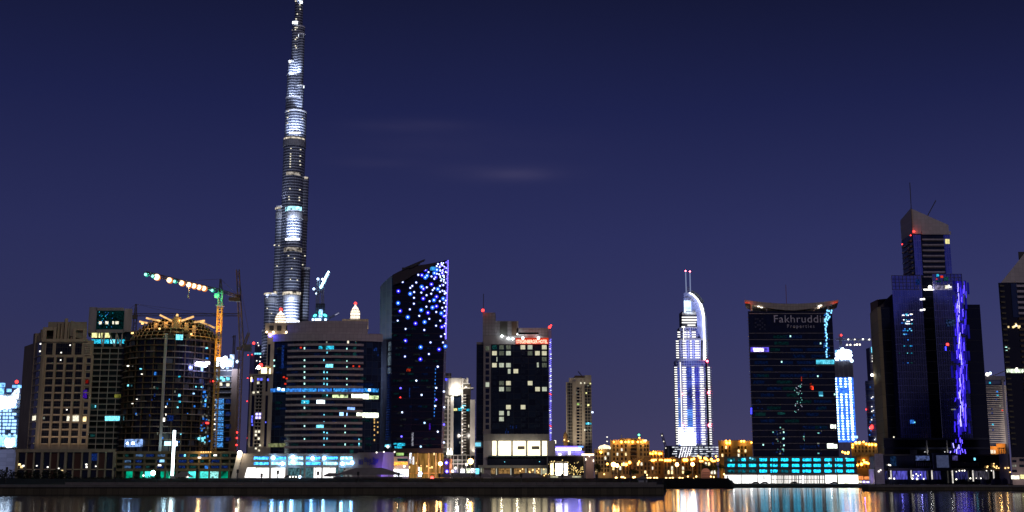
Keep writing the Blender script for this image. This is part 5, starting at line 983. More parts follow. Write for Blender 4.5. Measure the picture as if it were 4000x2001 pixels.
for x_ in (1960, 2020, 2085): light('POINT', f.pt(*f.at(x_,1750), 4), 1100, (1,.92,.7), t_, .5)
# blue-lit terrace building and golden-light pavilion
D = 660; f = FP(2146, D, 2283, D, 1750); t_ = thing('terrace_building', 'low pale building edged with a blue-white neon strip, right of the hotel', 'building', f.pt(f.len/2, G1))
MB().box(f, 0, f.len, G1, Z(1763,D), -14, 0).build('wall', mat('violet_white_wall', (.5,.48,.52)), t_); PB(t_, f, 'back_wall', mat('violet_white_wall', (0,0,0)), 2146, 1724, 2166, 1790, d0=-14, d1=-.2)
PB(t_, f, 'neon_strip', em('neon_white_violet', (.3,.28,1), 24), 2165, 1751, 2270, 1759, d0=0, d1=.6); PB(t_, f, 'neon_strip', em('neon_blue', (.06,.04,1), 9), 2166, 1744, 2272, 1750, d0=-.5, d1=.3); PB(t_, f, 'neon_strip', em('neon_azure', (.1,.3,1), 2.5), 2258, 1743, 2278, 1748, d0=-.2, d1=.5)
for (x_, y_, w, h) in ((2156,1768,5,18), (2224,1768,6,16), (2187,1776,9,7), (2168,1727,7,12)): PB(t_, f, 'wall_lamp', em('cream_lamp', (1,.92,.7), 14) if 0 else em('cream_glow', (1,.92,.75), 3.5), x_-w/2, y_-h/2, x_+w/2, y_+h/2, d0=.1, d1=.7)
light('POINT', f.pt(*f.at(2260,1768), 3), 900, (.2,.15,1), t_, .4); light('POINT', f.pt(*f.at(2190,1770), 4), 500, (.35,.3,1), t_, .4)
D = 625; f = FP(2136, D, 2283, D, 1820); t_ = thing('event_pavilion', 'black box pavilion speckled with gold lights around three bright doors, beside the hotel', 'building', f.pt(f.len/2, G1))
MB().box(f, 0, f.len, G1, Z(1781,D), -12, -.4).build('wall', mat('black_wall', (.006,.005,.005), .4), t_)
m = MB(); m.box(f, 0, f.len, Z(1783,D), Z(1780,D), -12, .3); m.box(f, 0, .5, G1, Z(1783,D), -12, .3); m.box(f, f.len-.5, f.len, G1, Z(1783,D), -12, .3); m.box(f, .5, f.len-.5, G1, Z(1857,D), -12, .2); m.build('frame', mat('grey_frame', (.22,.21,.2)), t_)
for (a, b_, mt) in ((2150,2162,em('gold_door', (1,.75,.35), 4, .3, 1)), (2171,2196,em('white_door', (1,.98,.9), 9)), (2204,2217,em('white_door', (0,0,0), 1))): PB(t_, f, 'lit_door', mt, a, 1811, b_, 1856, d0=-.4, d1=-.1); PB(t_, f, 'door_head', em('dim_door_head', (.8,.6,.35), .25, .4, 1), a-3, 1803, b_+3, 1810, d0=-.4, d1=-.15)
GL = em('gold_speck', (1,.72,.25), 1.8)
for k in range(96):
    x_ = random.choice([random.uniform(2222,2280), random.uniform(2222,2280), random.uniform(2140,2170), random.uniform(2196,2222)]); y_ = 1795+61*math.sqrt(random.random()); s_ = random.uniform(.6, 1.6)
    rects(t_, 'gold_light', f, [rect(f, x_-s_, y_-s_*1.2, x_+s_, y_+s_*1.2)], GL, -.3, -.1)
for (a, b_) in ((2150,2180), (2235,2270)): PB(t_, f, 'step_glow', em('khaki_room', (0,0,0), 1), a, 1860, b_, 1866, d0=.2, d1=.3)
D = 618; f = FP(2288, D, 2320, D, 1830); t_ = thing('plaster_wall', 'blank pinkish plaster wall block right of the black pavilion', 'wall', f.pt(f.len/2, G1))
MB().box(f, 0, f.len, G1, Z(1782,D), -14, 0).build('wall', mat('pink_plaster', (.36,.25,.23)), t_); PB(t_, f, 'warm_strip', em('warm_strip', (1,.75,.45), 3.5), 2272, 1773, 2320, 1779, d0=-6, d1=.4)
for (x_, y_) in ((2288,1795), (2318,1800), (2302,1781)): PB(t_, f, 'wall_lamp', em('cream_glow', (0,0,0), 1), x_-1.5, y_-4, x_+1.5, y_+4, d0=.1, d1=.6)
light('POINT', f.pt(*f.at(2300,1815), 5), 300, (1,.7,.5), t_, .4)
# ================================================================== apartment tower
D = 1050; f = FP(2212, D, 2312, D, 1620); t_ = thing('apartment_tower', 'pale stepped apartment tower with small windows standing alone in the gap right of the hotel', 'building', f.pt(f.len/2, G1))
AW = mat('apartment_stone', (.36,.32,.26)); AG = grid_mat('apartment_glass', (.02,.022,.022), (.22,.20,.17), 2.76, 2.45, .14, .14, .2, .7, .8)
PB(t_, f, 'wall', AW, 2212, 1493, 2240, 1870, d0=-20, d1=-.3); PB(t_, f, 'glass_bay', AG, 2217, 1497, 2236, 1870, d0=-.5, d1=0); PB(t_, f, 'wall', AW, 2224, 1476, 2288, 1870, d0=-22, d1=-.6); PB(t_, f, 'pier', AW, 2238, 1493, 2252, 1870, d0=-1, d1=.8)
PB(t_, f, 'wall', AW, 2286, 1466, 2312, 1870, d0=-22, d1=-.2); PB(t_, f, 'glass_bay', AG, 2284, 1502, 2311, 1870, d0=-.5, d1=.2); PB(t_, f, 'roof_plant', mat('brown_louvre', (0,0,0)), 2244, 1466, 2286, 1477, d0=-15, d1=-4); PB(t_, f, 'pier', AW, 2273, 1500, 2284, 1870, d0=-1, d1=.5)
MB().bar(f.pt(*f.at(2237,1476), -8), f.pt(*f.at(2256,1468), -8), 1.2).build('roof_davit', DARK, t_); MB().bar(f.pt(*f.at(2258,1448), -8), f.pt(*f.at(2274,1467), -8), .7).build('roof_davit', DARK, t_)
for k in range(22):
    y_ = 1518+k*12.2; rects(t_, 'balcony', f, [rect(f, 2252, y_+4, 2265, y_+7)], AW, -.6, .9); rects(t_, 'balcony_recess', f, [rect(f, 2253, y_-4, 2264, y_+4)], GLASS, -.6, -.4); rects(t_, 'window', f, [rect(f, 2268, y_-4, 2272, y_+4)], GLASS, -.6, -.2)
for (x_, y_, w, h, mt) in ((2269,1497,4,6,L_ROOM), (2283,1497,4,6,L_ROOM), (2306,1499,5,5,em('yellow_room', (0,0,0), 1)), (2290,1536,5,5,em('yellow_room', (0,0,0), 1)), (2253,1535,4,8,L_ROOM_D), (2258,1580,9,7,em('lime_room', (0,0,0), 1)), (2298,1583,7,7,em('yellow_room', (0,0,0), 1)), (2291,1655,6,8,L_CYAN), (2298,1655,7,8,L_CYAN2), (2307,1656,5,7,L_CYAN), (2284,1680,4,7,L_ROOM), (2292,1680,5,5,L_ROOM_D), (2306,1680,6,5,L_ROOM_D), (2271,1584,3,6,L_ROOM_D), (2297,1507,5,4,L_ROOM_D), (2314,1611,7,6,LED_W)): PB(t_, f, 'window', mt, x_-w/2, y_-h/2, x_+w/2, y_+h/2, d0=.2, d1=.9)
light('SPOT', f.pt(f.len*.5, Z(1770,D), 40), 60000, (1,.82,.6), t_, 1, f.pt(f.len*.5, Z(1640,D)), 60)
# minaret
D = 780; x_ = X(2209,1740,D); t_ = thing('minaret', 'slender ochre minaret with pointed cap and lit balcony in front of the lone apartment tower', 'minaret', (x_, D, G1))
MB().lathe(x_, D, [(1.35,G1), (1.3,Z(1738,D)), (1.35,Z(1729,D)), (1.9,Z(1726,D)), (1.9,Z(1723,D))], 12).build('shaft', OCHRE, t_)
MB().lathe(x_, D, [(1.35,Z(1723,D)), (1.3,Z(1705,D)), (1.45,Z(1704,D)), (1.2,Z(1696,D)), (.6,Z(1690,D)), (.15,Z(1686,D)), (.08,Z(1680,D))], 12).build('cap', OCHRE, t_)
for (a, y_) in ((2204,1719), (2220,1724)): MB().ball(X(a,y_,D), D-1.6, Z(y_,D), .5).build('lamp', L_WARM, t_)
light('POINT', (x_-3, D-5, Z(1722,D)), 350, (1,.7,.4), t_, .3)
# ================================================================== golden old-town buildings
def arch(mb, f, q, w, z0, z1):
    """arched opening plate"""
    n = 6; vs = [(q-w/2, z0), (q+w/2, z0)]+[(q+w/2*math.cos(math.pi*i/n), z1-w/2+w/2*math.sin(math.pi*i/n)) for i in range(n+1)]
    k = len(vs); mb.add([f.pt(a, b_, .12) for a, b_ in vs]+[f.pt(a, b_, .0) for a, b_ in vs], [tuple(range(k)), tuple(range(2*k-1, k-1, -1))]+[(i, k+i, k+(i+1) % k, (i+1) % k) for i in range(k)])
def old_house(label, D, px0, px1, ytop, cols, rows, balc=(), lamps=(), m_=None, depth=16, power=1600, turrets=(), arches=False, lit=.12, yb=1874):
    f = FP(px0, D, px1, D, 1800); t_ = thing('old_town_house', label, 'house', f.pt(f.len/2, G1), 'golden old town houses'); m_ = m_ or OCHRE
    MB().box(f, 0, f.len, 1.4, Z(ytop,D), -depth, 0).build('wall', m_, t_)
    mb = MB(); zt_ = Z(ytop, D); k = 0; s_ = 0
    while s_ < f.len-1: mb.box(f, s_, s_+1.0, zt_, zt_+.7, -.8, .15); s_ += 1.9
    mb.box(f, -.1, f.len+.1, zt_-1.3, zt_-.9, -1, .3); mb.build('parapet', m_, t_)
    for (a, b_, y_) in turrets: PB(t_, f, 'turret', m_, a, y_, b_, 1874, d0=-depth+2, d1=1.4); PB(t_, f, 'turret_cap', OCHRE_D, a-1, y_-2, b_+1, y_, d0=-depth+2, d1=1.7)
    for y_ in rows:
        for c in cols:
            mt = random.choice([L_WARMR, L_ROOM]) if random.random() < lit else mat('brown_window', (.035,.022,.010), .3)
            d_ = 1.5 if any(a-1 <= c <= b_+1 for a, b_, _ in turrets) else .05
            q_, z_ = f.at(c, y_); mb = MB()
            if arches: arch(mb, Face(f.pt(0, 0, d_)[:2], f.pt(f.len, 0, d_)[:2]), q_, 1.3, z_-1.2, z_+1.3)
            else: mb.box(f, q_-.62, q_+.62, z_-1.0, z_+1.0, d_-.2, d_+.08)
            mb.build('window', mt, t_)
        for (a, b_) in balc:
            bo = PB(t_, f, 'balcony', OCHRE_D, a, y_+4, b_, y_+7, d0=0, d1=1.6); MB().box(f, *rect(f, a+1, y_-4, b_-1, y_+4), 0, .4).build('screen', mat('brown_window', (.035,.022,.010)), bo)
    for (x_, y_, s_) in lamps:
        MB().ball(*f.pt(*f.at(x_,y_), .9+.0), s_*.135).build('roof_lamp', em('gold_lamp', (1,.40,.045), 15), t_)
    for k in range(max(1, int(f.len/9))):
        q_ = (k+.5)*f.len/max(1, int(f.len/9)); light('POINT', f.pt(q_, Z(ytop+5,D), 3.5), power*.35, (1,.62,.22), t_, .5); light('POINT', f.pt(q_, G1+3, 6), power*.5, (1,.55,.18), t_, .5)
    return t_, f
t_, f = old_house('golden house topped by a glowing round pavilion, leftmost of the old town', 860, 2322, 2386, 1757, (2330,2341,2352,2364,2375), (1773,1790,1806,1822,1838), lamps=((2347,1767,6), (2366,1783,4)), turrets=((2356,2384,1757),), m_=mat('pale_ochre', (.42,.33,.18)), power=900)
MB().lathe(*f.pt(f.at(2362,1757)[0], 0, -6)[:2], [(4.3,Z(1757,860)), (4.3,Z(1751,860)), (4.6,Z(1748,860)), (3.4,Z(1741,860)), (1.2,Z(1738,860)), (.2,Z(1736,860))], 14).build('lit_pavilion', em('pavilion_glow', (1,.8,.5), 1.8, .2, .4), t_)
t_, f = old_house('tallest golden old town house with a row of bright rooftop lamps', 900, 2385, 2538, 1722, (2399,2412,2429,2444,2503,2519,2530), (1742,1757,1775,1793,1812), balc=((2463,2487),), lamps=[(x_, 1727, s_) for x_, s_ in ((2397,3.5), (2427,6.5), (2443,6), (2455,6.5), (2471,6), (2491,6.5), (2503,5.5), (2513,3), (2520,3))]+[(2497,1711,3.5)], turrets=((2434,2460,1716), (2488,2514,1717)), power=2200)
PB(t_, f, 'roof_room', OCHRE, 2420, 1712, 2500, 1724, d0=-10, d1=-3); PB(t_, f, 'roof_sign', em('roof_warm_glow', (1,.8,.45), 2), 2508, 1718, 2526, 1725, d0=-.3, d1=.4)
m = MB(); m.bar(f.pt(*f.at(2428,1720), -5), f.pt(*f.at(2428,1697), -5), .4); m.bar(f.pt(*f.at(2371,1740), -5), f.pt(*f.at(2371,1705), -5), .35); m.build('flagpole', STEEL, t_)
for (x_, y_) in ((2371,1707), (2371,1724)): MB().ball(*f.pt(*f.at(x_,y_), -5.5), .55).build('pole_lamp', L_WHITE, t_)
MB().ball(*f.pt(*f.at(2496,1699), -3), .8).build('green_lamp', em('green_lamp', (.1,1,.5), 5), t_)
old_house('smaller golden house stepping down right of the tallest old town house', 920, 2538, 2594, 1764, (2546,2558,2570,2582), (1782,1796,1812), lamps=((2539,1772,4), (2548,1773,5), (2561,1770,6), (2575,1773,6), (2582,1773,5), (2552,1764,3)), power=900)
x_ = 0
for (lb, a, b_, yt, cs, lm) in (('low golden house with dark arched windows behind the pair of close street lamps', 2388, 2470, 1806, (2396,2408,2422,2436,2450,2462), ((2372,1813,5), (2430,1815,6), (2446,1815,7), (2459,1807,7), (2492,1812,4), (2496,1804,4))),
    ('low golden house with a bright long terrace, centre of the old town front row', 2470, 2592, 1792, (2480,2492,2506,2520,2534,2548,2562,2576), ((2545,1799,6), (2552,1799,6), (2535,1800,4))),
    ('golden house with a wide glowing roof terrace below the blue-white tower', 2592, 2660, 1793, (2600,2612,2624,2636,2648), ((2598,1799,6), (2608,1799,6), (2618,1799,6), (2630,1799,5))),
    ('golden house with two glowing roof openings between the two tall street lamps', 2660, 2724, 1790, (2668,2680,2692,2704,2716), ((2672,1798,7), (2682,1798,7), (2700,1796,6), (2710,1793,5))),
    ('dark ochre house at the right end of the old town front row', 2724, 2800, 1797, (2732,2744,2756,2768,2780,2792), ((2734,1789,6), (2752,1790,5), (2757,1793,7), (2763,1798,5), (2778,1795,6), (2803,1797,6), (2726,1782,4), (2796,1783,4)))):
    D_ = 800+(x_ % 2)*14; x_ += 1
    t_, f = old_house(lb, D_, a, b_, yt, cs, (1813,1829,1845), lamps=lm, m_=mat('front_ochre', (.26,.16,.065)), power=420, arches=(x_ % 2 == 1), lit=.22, turrets=((a+(b_-a)*.4, a+(b_-a)*.62, yt-6),))
    for k in range(int((b_-a)/24)):
        q_ = a+8+k*24; PB(t_, f, 'lit_terrace', em('terrace_gold', (1,.46,.08), 6, .4, .6), q_, yt+2, q_+14, yt+8, d0=.2, d1=.8) if yt != 1806 and not (a == 2470 and k < 3) else None
t_, f = old_house('golden house block just left of the dark lettered tower', 880, 2808, 2942, 1724, (2822,2836,2850,2884,2898,2912), (1748,1762,1779), balc=((2862,2880),), lamps=((2838,1731,6), (2849,1731,6), (2836,1722,3.5), (2850,1722,3.5), (2895,1724,5), (2905,1724,5), (2934,1729,4)), turrets=((2856,2884,1722),), power=1900)
PB(t_, f, 'roof_room', OCHRE, 2836, 1719, 2905, 1726, d0=-9, d1=-3)
old_house('golden house between the far lit towers, above the right end of the cyan strip podium', 900, 3328, 3430, 1732, (3342,3356,3370,3384,3398,3412), (1748,1762), lamps=[(x_, y_, s_) for x_, y_, s_ in ((3343,1730,7), (3356,1730,7), (3372,1727,5), (3382,1735,5), (3394,1737,6), (3405,1737,6), (3419,1738,6), (3330,1738,5), (3329,1748,4), (3312,1768,6), (3300,1770,6), (3290,1766,5))], m_=mat('olive_ochre', (.30,.24,.12)), power=800)
old_house('small golden house squeezed between cyan podium and purple-lit wall', 830, 3345, 3412, 1780, (3356,3370,3384,3398), (1806,1822), lamps=((3349,1817,5), (3364,1814,7), (3375,1806,6), (3383,1808,6), (3390,1811,5), (3372,1798,4), (3310,1773,4)), m_=mat('front_ochre', (0,0,0)), power=500)
D = 800; f = FP(3352, D, 3400, D, 1870); t_ = thing('shop_row', 'low row of orange-lit shopfronts right of the white podium windows', 'shop', f.pt(f.len/2, G2))
MB().box(f, 0, f.len, G2, Z(1858,D), -8, 0).build('wall', OCHRE_D, t_)
for k, (a, y0, b_, y1, mt) in enumerate(((3354,1860,3372,1874,em('orange_shop', (1,.3,.08), 1.0, .3)), (3376,1862,3397,1874,em('orange_shop', (0,0,0), 1)), (3354,1878,3366,1887,L_ROOM), (3370,1879,3380,1887,em('violet_white_room', (0,0,0), 1)), (3384,1880,3396,1887,em('violet_white_room', (0,0,0), 1)))): PB(t_, f, 'window', mt, a, y0, b_, y1, d0=0, d1=.3)
# round-topped sign, hut, fence
D = 700; x_ = X(2757,1850,D); f = Face((x_-2.7, D), (x_+2.7, D)); t_ = thing('information_board', 'pink round-topped information board with four lines in front of the golden houses', 'sign', (x_, D, G1))
n = 14; vs = [(0,G1),(5.4,G1)]+[(2.7+2.7*math.cos(math.pi*i/n), Z(1848,D)+2.7*math.sin(math.pi*i/n)) for i in range(n+1)]; k = len(vs)
MB().add([f.pt(a, b_, .3) for a, b_ in vs]+[f.pt(a, b_, 0) for a, b_ in vs], [tuple(range(k)), tuple(range(2*k-1, k-1, -1))]+[(i, k+i, k+(i+1) % k, (i+1) % k) for i in range(k)]).build('panel', mat('salmon_board', (.60,.30,.22)), t_)
m = MB(); [m.box(f, .3+.2*abs(j-1), 5.1-.2*abs(j-1), Z(1866-j*6,D), Z(1864-j*6,D), .3, .42) for j in range(4)]; m.build('line', mat('dark_line', (.12,.05,.03)), t_)
light('POINT', (x_, D-6, G1+4), 350, (1,.6,.4), t_, .4)
D = 400; x_ = X(2510,1880,D); t_ = thing('kiosk', 'small pale hut with a tent roof standing on the bank before the golden houses', 'hut', (x_, D, 3.2))
MB().wbox(x_-1.4, x_+1.4, D-1.4, D+1.4, 3.2, Z(1872,D)).build('wall', mat('hut_white', (.26,.28,.32)), t_)
m = MB(); m.add([(x_-1.8,D-1.8,Z(1872,D)), (x_+1.8,D-1.8,Z(1872,D)), (x_+1.8,D+1.8,Z(1872,D)), (x_-1.8,D+1.8,Z(1872,D)), (x_,D,Z(1858,D))], [(3,2,1,0), (0,1,4), (1,2,4), (2,3,4), (3,0,4)]); m.build('roof', mat('hut_roof', (.12,.11,.12)), t_)
MB().wbox(x_+.3, x_+.9, D-1.45, D-1.4, 3.2, 4.6).build('door', DARK, t_)
# palms
for k, (px, yt) in enumerate(((2800,1820), (2814,1812), (2826,1816))): palm(px, yt, 790, 2.5, ('left', 'middle', 'right')[k]+' one of the three lit palms between the golden houses and the cyan strip podium'); light('POINT', (X(px,1860,785), 783, 6), 260, (1,.85,.35), None, .3)
def tree(px, D, zb, ytop, w, label):
    x = X(px, 1850, D); zt_ = Z(ytop, D); t_ = thing('broadleaf_tree', label, 'tree', (x, D, zb), 'broadleaf trees')
    tm = MB(); tm.cyl(x, D, .35, .2, zb, zb+(zt_-zb)*.5, 7)
    for k in range(5): a = random.uniform(0, 6.28); tm.bar((x, D, zb+(zt_-zb)*.4), (x+w*.3*math.cos(a), D+w*.3*math.sin(a), zb+(zt_-zb)*.75), .15)
    tm.build('trunk', mat('palm_bark', (0,0,0)), t_); m = MB()
    for k in range(9): a = random.uniform(0, 6.28); r_ = random.uniform(0, w*.32); leaves(m, x+r_*math.cos(a), D+r_*math.sin(a), zb+(zt_-zb)*random.uniform(.5, .85), w*.22, w*.22, (zt_-zb)*.16, 90, .35)
    m.build('crown', mat('tree_leaves', (.05,.07,.025), .8, .5, 1.2), t_)
tree(2335, 720, G1, 1806, 8, 'dark leafy tree in front of the leftmost golden house'); tree(2476, 770, G1, 1830, 7, 'small tree in front of the tallest golden house'); tree(2770, 770, G1, 1812, 9, 'dark tree behind the pink round-topped board')
tree(2690, 780, G1, 1838, 6, 'low tree between the two tall street lamps of the old town')
# ================================================================== blue-white curved-crown tower
D = 1500; t_ = thing('hotel_tower', 'slender tower ringed with white balcony lights, curved sail crown and twin masts', 'skyscraper', (X(2712,1700,D), D, G1))
UW = mat('blue_lit_wall', (.20,.24,.45)); UG = grid_mat('blue_lit_glass', (.10,.11,.38), (.42,.44,.66), 3.2, 3.0, .35, .3, .3, .6, .5)
def ux(p, y): return X(p, y, D)
def tier(px0, px1, py, y0, y1, dep, name='tier', m_=UG):
    x0_, x1_ = ux(px0, py), ux(px1, py); c = (x0_+x1_)/2; r_ = (x1_-x0_)/2; n = 20; z0_, z1_ = Z(y1, D), Z(y0, D)
    poly = [(c+r_*math.cos(-math.pi+math.pi*i/n), D-dep*math.sin(math.pi*i/n)) for i in range(n+1)]+[(c+r_, D+18), (c-r_, D+18)]
    MB().prism(poly, z0_, z1_).build(name, m_, t_); return c, r_
c3, r3 = tier(2643, 2776, 1580, 1410, 1742, 10); tier(2650, 2765, 1370, 1328, 1412, 9); tier(2655, 2733, 1305, 1283, 1330, 8); tier(2661, 2722, 1250, 1222, 1285, 7, 'crown_drum', mat('dark_drum', (.12,.12,.15)))
for (a, b_, y_) in ((2640,2771,1411), (2648,2768,1330), (2652,2735,1284), (2660,2724,1222)): tier(a, b_, y_, y_-3, y_+2, 12, 'ledge', mat('pale_ledge', (.45,.45,.5)))
fU = Face((ux(2600,1580), D-11), (ux(2800,1580), D-11))
def L_(x, y): return x+(x-2000)*(y-1580)/24900.0
PILL = em('balcony_glow', (1,.98,.92), 1.7); PD = em('balcony_glow_blue', (.55,.6,1), 2.4)
def pill(x_, y_, w, mt=PILL, f=fU): rects(t_, 'balcony_light', f, [rect(f, L_(x_,y_)-w/2, y_-1.7, L_(x_,y_)+w/2, y_+1.7)], mt, -.5, 1.2)
for k in range(34):
    y_ = 1436+k*9.05
    if y_ > 1740: break
    for (x_, w) in ((2643,11), (2676,15), (2711,9), (2744,15), (2772,9)):
        if k % 2 or x_ in (2643,2676,2744,2772,2711): pill(x_+(random.uniform(-1.5,1.5) if x_ in (2711,2744) else 0), y_, w*(random.uniform(.6,1.05) if x_ in (2711,) else random.uniform(.85,1.05)))
    rects(t_, 'balcony_slab', fU, [rect(fU, L_(2774,y_), y_+1.5, L_(2784,y_), y_+3)], mat('pale_ledge', (0,0,0)), -8, 0)
for k in range(8):
    y_ = 1333+k*9.2
    for (x_, w) in ((2652,10), (2680,13), (2705,7), (2730,16), (2762,7)): pill(x_, y_, w)
for k in range(3):
    y_ = 1295+k*9.2
    for (x_, w) in ((2660,10), (2684,12), (2698,7), (2719,15)): pill(x_-1, y_+3, w)
for k, (a, b_) in enumerate(((2663,2720), (2663,2721), (2663,2718), (2685,2715))): rects(t_, 'crown_light', fU, [rect(fU, a, 1241+k*10.2-2.0, b_, 1241+k*10.2+2.0)], PILL, 1.5, 3)
rects(t_, 'crown_light', fU, [rect(fU, 2662,1276,2674,1281)], PILL, 1.5, 3); rects(t_, 'crown_rim', fU, [rect(fU, 2664,1222,2718,1229)], mat('warm_rim', (.6,.55,.45)), 0, 3)
# white poles and dark fins
for (a, y0, y1, w, mt) in ((2661,1415,1745,3.0,em('white_pole_glow', (1,.97,.9), 1.5)), (2763,1412,1742,8,mat('black_fin', (.006,.006,.01))), (2670,1280,1336,2.5,em('white_pole_glow', (0,0,0), 1)), (2741,1330,1408,6,mat('black_fin', (0,0,0)))):
    m = MB(); a0 = L_(a, y0) if y1 > 1500 else a; a1 = L_(a, y1) if y1 > 1500 else a; m.bar(fU.pt(*fU.at(a0, y0), 1), fU.pt(*fU.at(a1, y1), 1), w*D/FPX, 1); m.build('vertical_fin', mt, t_)
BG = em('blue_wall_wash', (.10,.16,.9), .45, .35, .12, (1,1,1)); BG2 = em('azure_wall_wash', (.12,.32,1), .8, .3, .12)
for k in range(33):
    y_ = 1440+k*9.05
    if y_ > 1738: break
    low = y_ > 1672
    for (a, b_) in ((2649,2659), (2683,2705)):
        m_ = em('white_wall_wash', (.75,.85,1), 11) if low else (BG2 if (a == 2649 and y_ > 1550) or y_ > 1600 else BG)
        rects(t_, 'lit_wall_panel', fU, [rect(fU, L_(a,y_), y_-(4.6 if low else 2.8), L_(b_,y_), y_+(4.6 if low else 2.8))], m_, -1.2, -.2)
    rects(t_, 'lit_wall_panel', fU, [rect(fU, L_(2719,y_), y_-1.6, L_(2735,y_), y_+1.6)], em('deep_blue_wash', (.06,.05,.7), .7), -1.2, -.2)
rects(t_, 'lit_base_panel', fU, [rect(fU, 2660,1688,2672,1740), rect(fU, 2678,1692,2716,1740)], em('white_wall_wash', (0,0,0), 1), -.3, .2)
for (x_, y_, s_) in ((2664,1540,3), (2768,1535,5), (2667,1662,3.5), (2770,1662,5.5), (2762,1412,4)): MB().ball(*fU.pt(*fU.at(x_,y_), 2), s_*.32).build('red_lamp_or_reflection', em('soft_red2', (1,.06,.1), 30), t_)
# sail crown
arc = [(2693,1143), (2710,1149), (2727,1165), (2740,1185), (2749,1210), (2755,1240), (2758,1280), (2760,1330)]
inn = [(2672,1143), (2672,1180), (2672,1224), (2722,1224), (2722,1280), (2740,1330)]
poly = arc[::-1]+inn[:3]+[(2722,1226), (2724,1284), (2742,1330)]
m = MB(); vs = [fU.pt(*fU.at(*p), -2) for p in poly]+[fU.pt(*fU.at(*p), -9) for p in poly]; k = len(poly); m.add(vs, [tuple(range(k)), tuple(range(2*k-1, k-1, -1))]+[(i, k+i, k+(i+1) % k, (i+1) % k) for i in range(k)]); m.build('sail_wall', mat('blue_grey_sail', (.30,.34,.62)), t_)
m = MB(); st = [(2692,1144), (2708,1152), (2724,1168), (2736,1188), (2744,1212), (2749,1240), (2750,1290), (2752,1350), (2752,1406)]
for (a, b_), w in zip(zip(st, st[1:]), (2.5,3.2,3.5,3.2,2.8,2.2,1.8,1.8)): m.bar(fU.pt(*fU.at(*a), 0), fU.pt(*fU.at(*b_), 0), w, 1)
m.build('sail_light', em('sail_strip', (1,.99,.92), 3.5), t_)
m = MB(); rim = arc+[(2762,1408)]
for a, b_ in zip(rim, rim[1:]): m.bar(fU.pt(*fU.at(a[0]+1,a[1]), -5), fU.pt(*fU.at(b_[0]+1,b_[1]), -5), 1.3, 8)
m.build('sail_rim', mat('dark_rim', (.08,.1,.15)), t_)
rects(t_, 'lit_wall', fU, [rect(fU, 2673,1174,2700,1222)], em('cool_wall_glow', (.6,.8,1), 2.0, .3, .08), -1.9, -1.0)
light('SPOT', fU.pt(*fU.at(2690,1230), 14), 9000, (.6,.75,1), t_, 1, fU.pt(*fU.at(2695,1180), -3), 110)
light('SPOT', fU.pt(*fU.at(2700,1420), 60), 160000, (.55,.6,1), t_, 1, fU.pt(*fU.at(2700,1290), -3), 70)  # added soft fill spot in front of the upper tiers
light('SPOT', fU.pt(*fU.at(2735,1290), 12), 8000, (.5,.6,1), t_, 1, fU.pt(*fU.at(2735,1220), -3), 90)
for (a, b_, c, d_) in ((2676,1175,2708,1171), (2680,1170,2712,1178), (2690,1178,2712,1176)): MB().bar(fU.pt(*fU.at(a,b_), 1), fU.pt(*fU.at(c,d_), 1), .6).build('gantry', WHITE, t_)
for (x_, x2, y_) in ((2678,2681,1057), (2695,2697,1059)):
    MB().bar(fU.pt(*fU.at(x2,1150), -4), fU.pt(*fU.at(x_,y_+2), -4), 1.3).build('mast', em('pale_blue_mast', (.35,.42,.7), .55), t_); MB().ball(*fU.pt(*fU.at(x_,y_), -4), .95).build('beacon', em('soft_red2', (0,0,0), 1), t_)
m = MB(); [m.bar(fU.pt(*fU.at(2681,a), -4), fU.pt(*fU.at(2696,b_), -4), .4) for a, b_ in ((1120,1120), (1120,1140), (1140,1120), (1140,1140))]; m.build('mast_brace', STEEL, t_)
for (y0, y1) in ((1720,1640), (1500,1420)): light('SPOT', (ux(2700,y0), D-45, Z(y0,D)), 40000, (.25,.35,1), t_, 2, (ux(2705,y1), D, Z(y1,D)), 80)
# podium of it
f = FP(2612, D-30, 2792, D-30, 1770); Dp = D-30; xa, xb = X(2612,1770,Dp), X(2792,1770,Dp); t2 = t_
a = Arc((xa+xb)/2, Dp+60, 66, 3); MB().cyl((xa+xb)/2, Dp+26, (xb-xa)/2, (xb-xa)/2, G1, Z(1741,Dp), 40).build('podium_core', mat('dark_blue_wall', (.04,.05,.10)), t_)
MB().wbox(xa+1, xb-1, Dp+14, Dp+50, G1, Z(1745,Dp)).build('podium_block', mat('dark_blue_wall', (0,0,0)), t_)
for k, y_ in enumerate((1748, 1756, 1764, 1773, 1782)): rects(t_, 'podium_light', fU, [rect(fU, 2622+random.uniform(-8,8)+j*20, y_, 2622+j*20+random.uniform(8,17), y_+3) for j in range(9)], em('podium_strip', (.85,.9,1), .9, .5, .3), 23, 26)
for j in range(5): m = MB(); m.bar(fU.pt(*fU.at(2652+j*9.5,1748), 27), fU.pt(*fU.at(2640+j*9.5,1792), 27), .9); m.build('slanted_pole', em('pole_glow', (.9,.9,1), 1.6), t_)
# distant crane lights
D = 1300; t_ = thing('luffing_crane', 'distant crane boom marked by three small lamps left of the blue-white balcony tower', 'crane', (X(2604,1760,D), D, G1), 'cranes of the town')
MB().lattice((X(2604,1760,D),D,G1), (X(2604,1760,D),D,Z(1758,D)), 2, 5, .5).build('mast', CRD, t_); MB().lattice((X(2604,1756,D),D,Z(1756,D)), (X(2584,1692,D),D,Z(1692,D)), 1.8, 4, .4).build('boom', CRD, t_)
for (x_, y_) in ((2585,1702), (2592,1725), (2600,1751)): MB().ball(X(x_,y_,D), D-1.5, Z(y_,D), .7).build('boom_lamp', L_ROOM, t_)
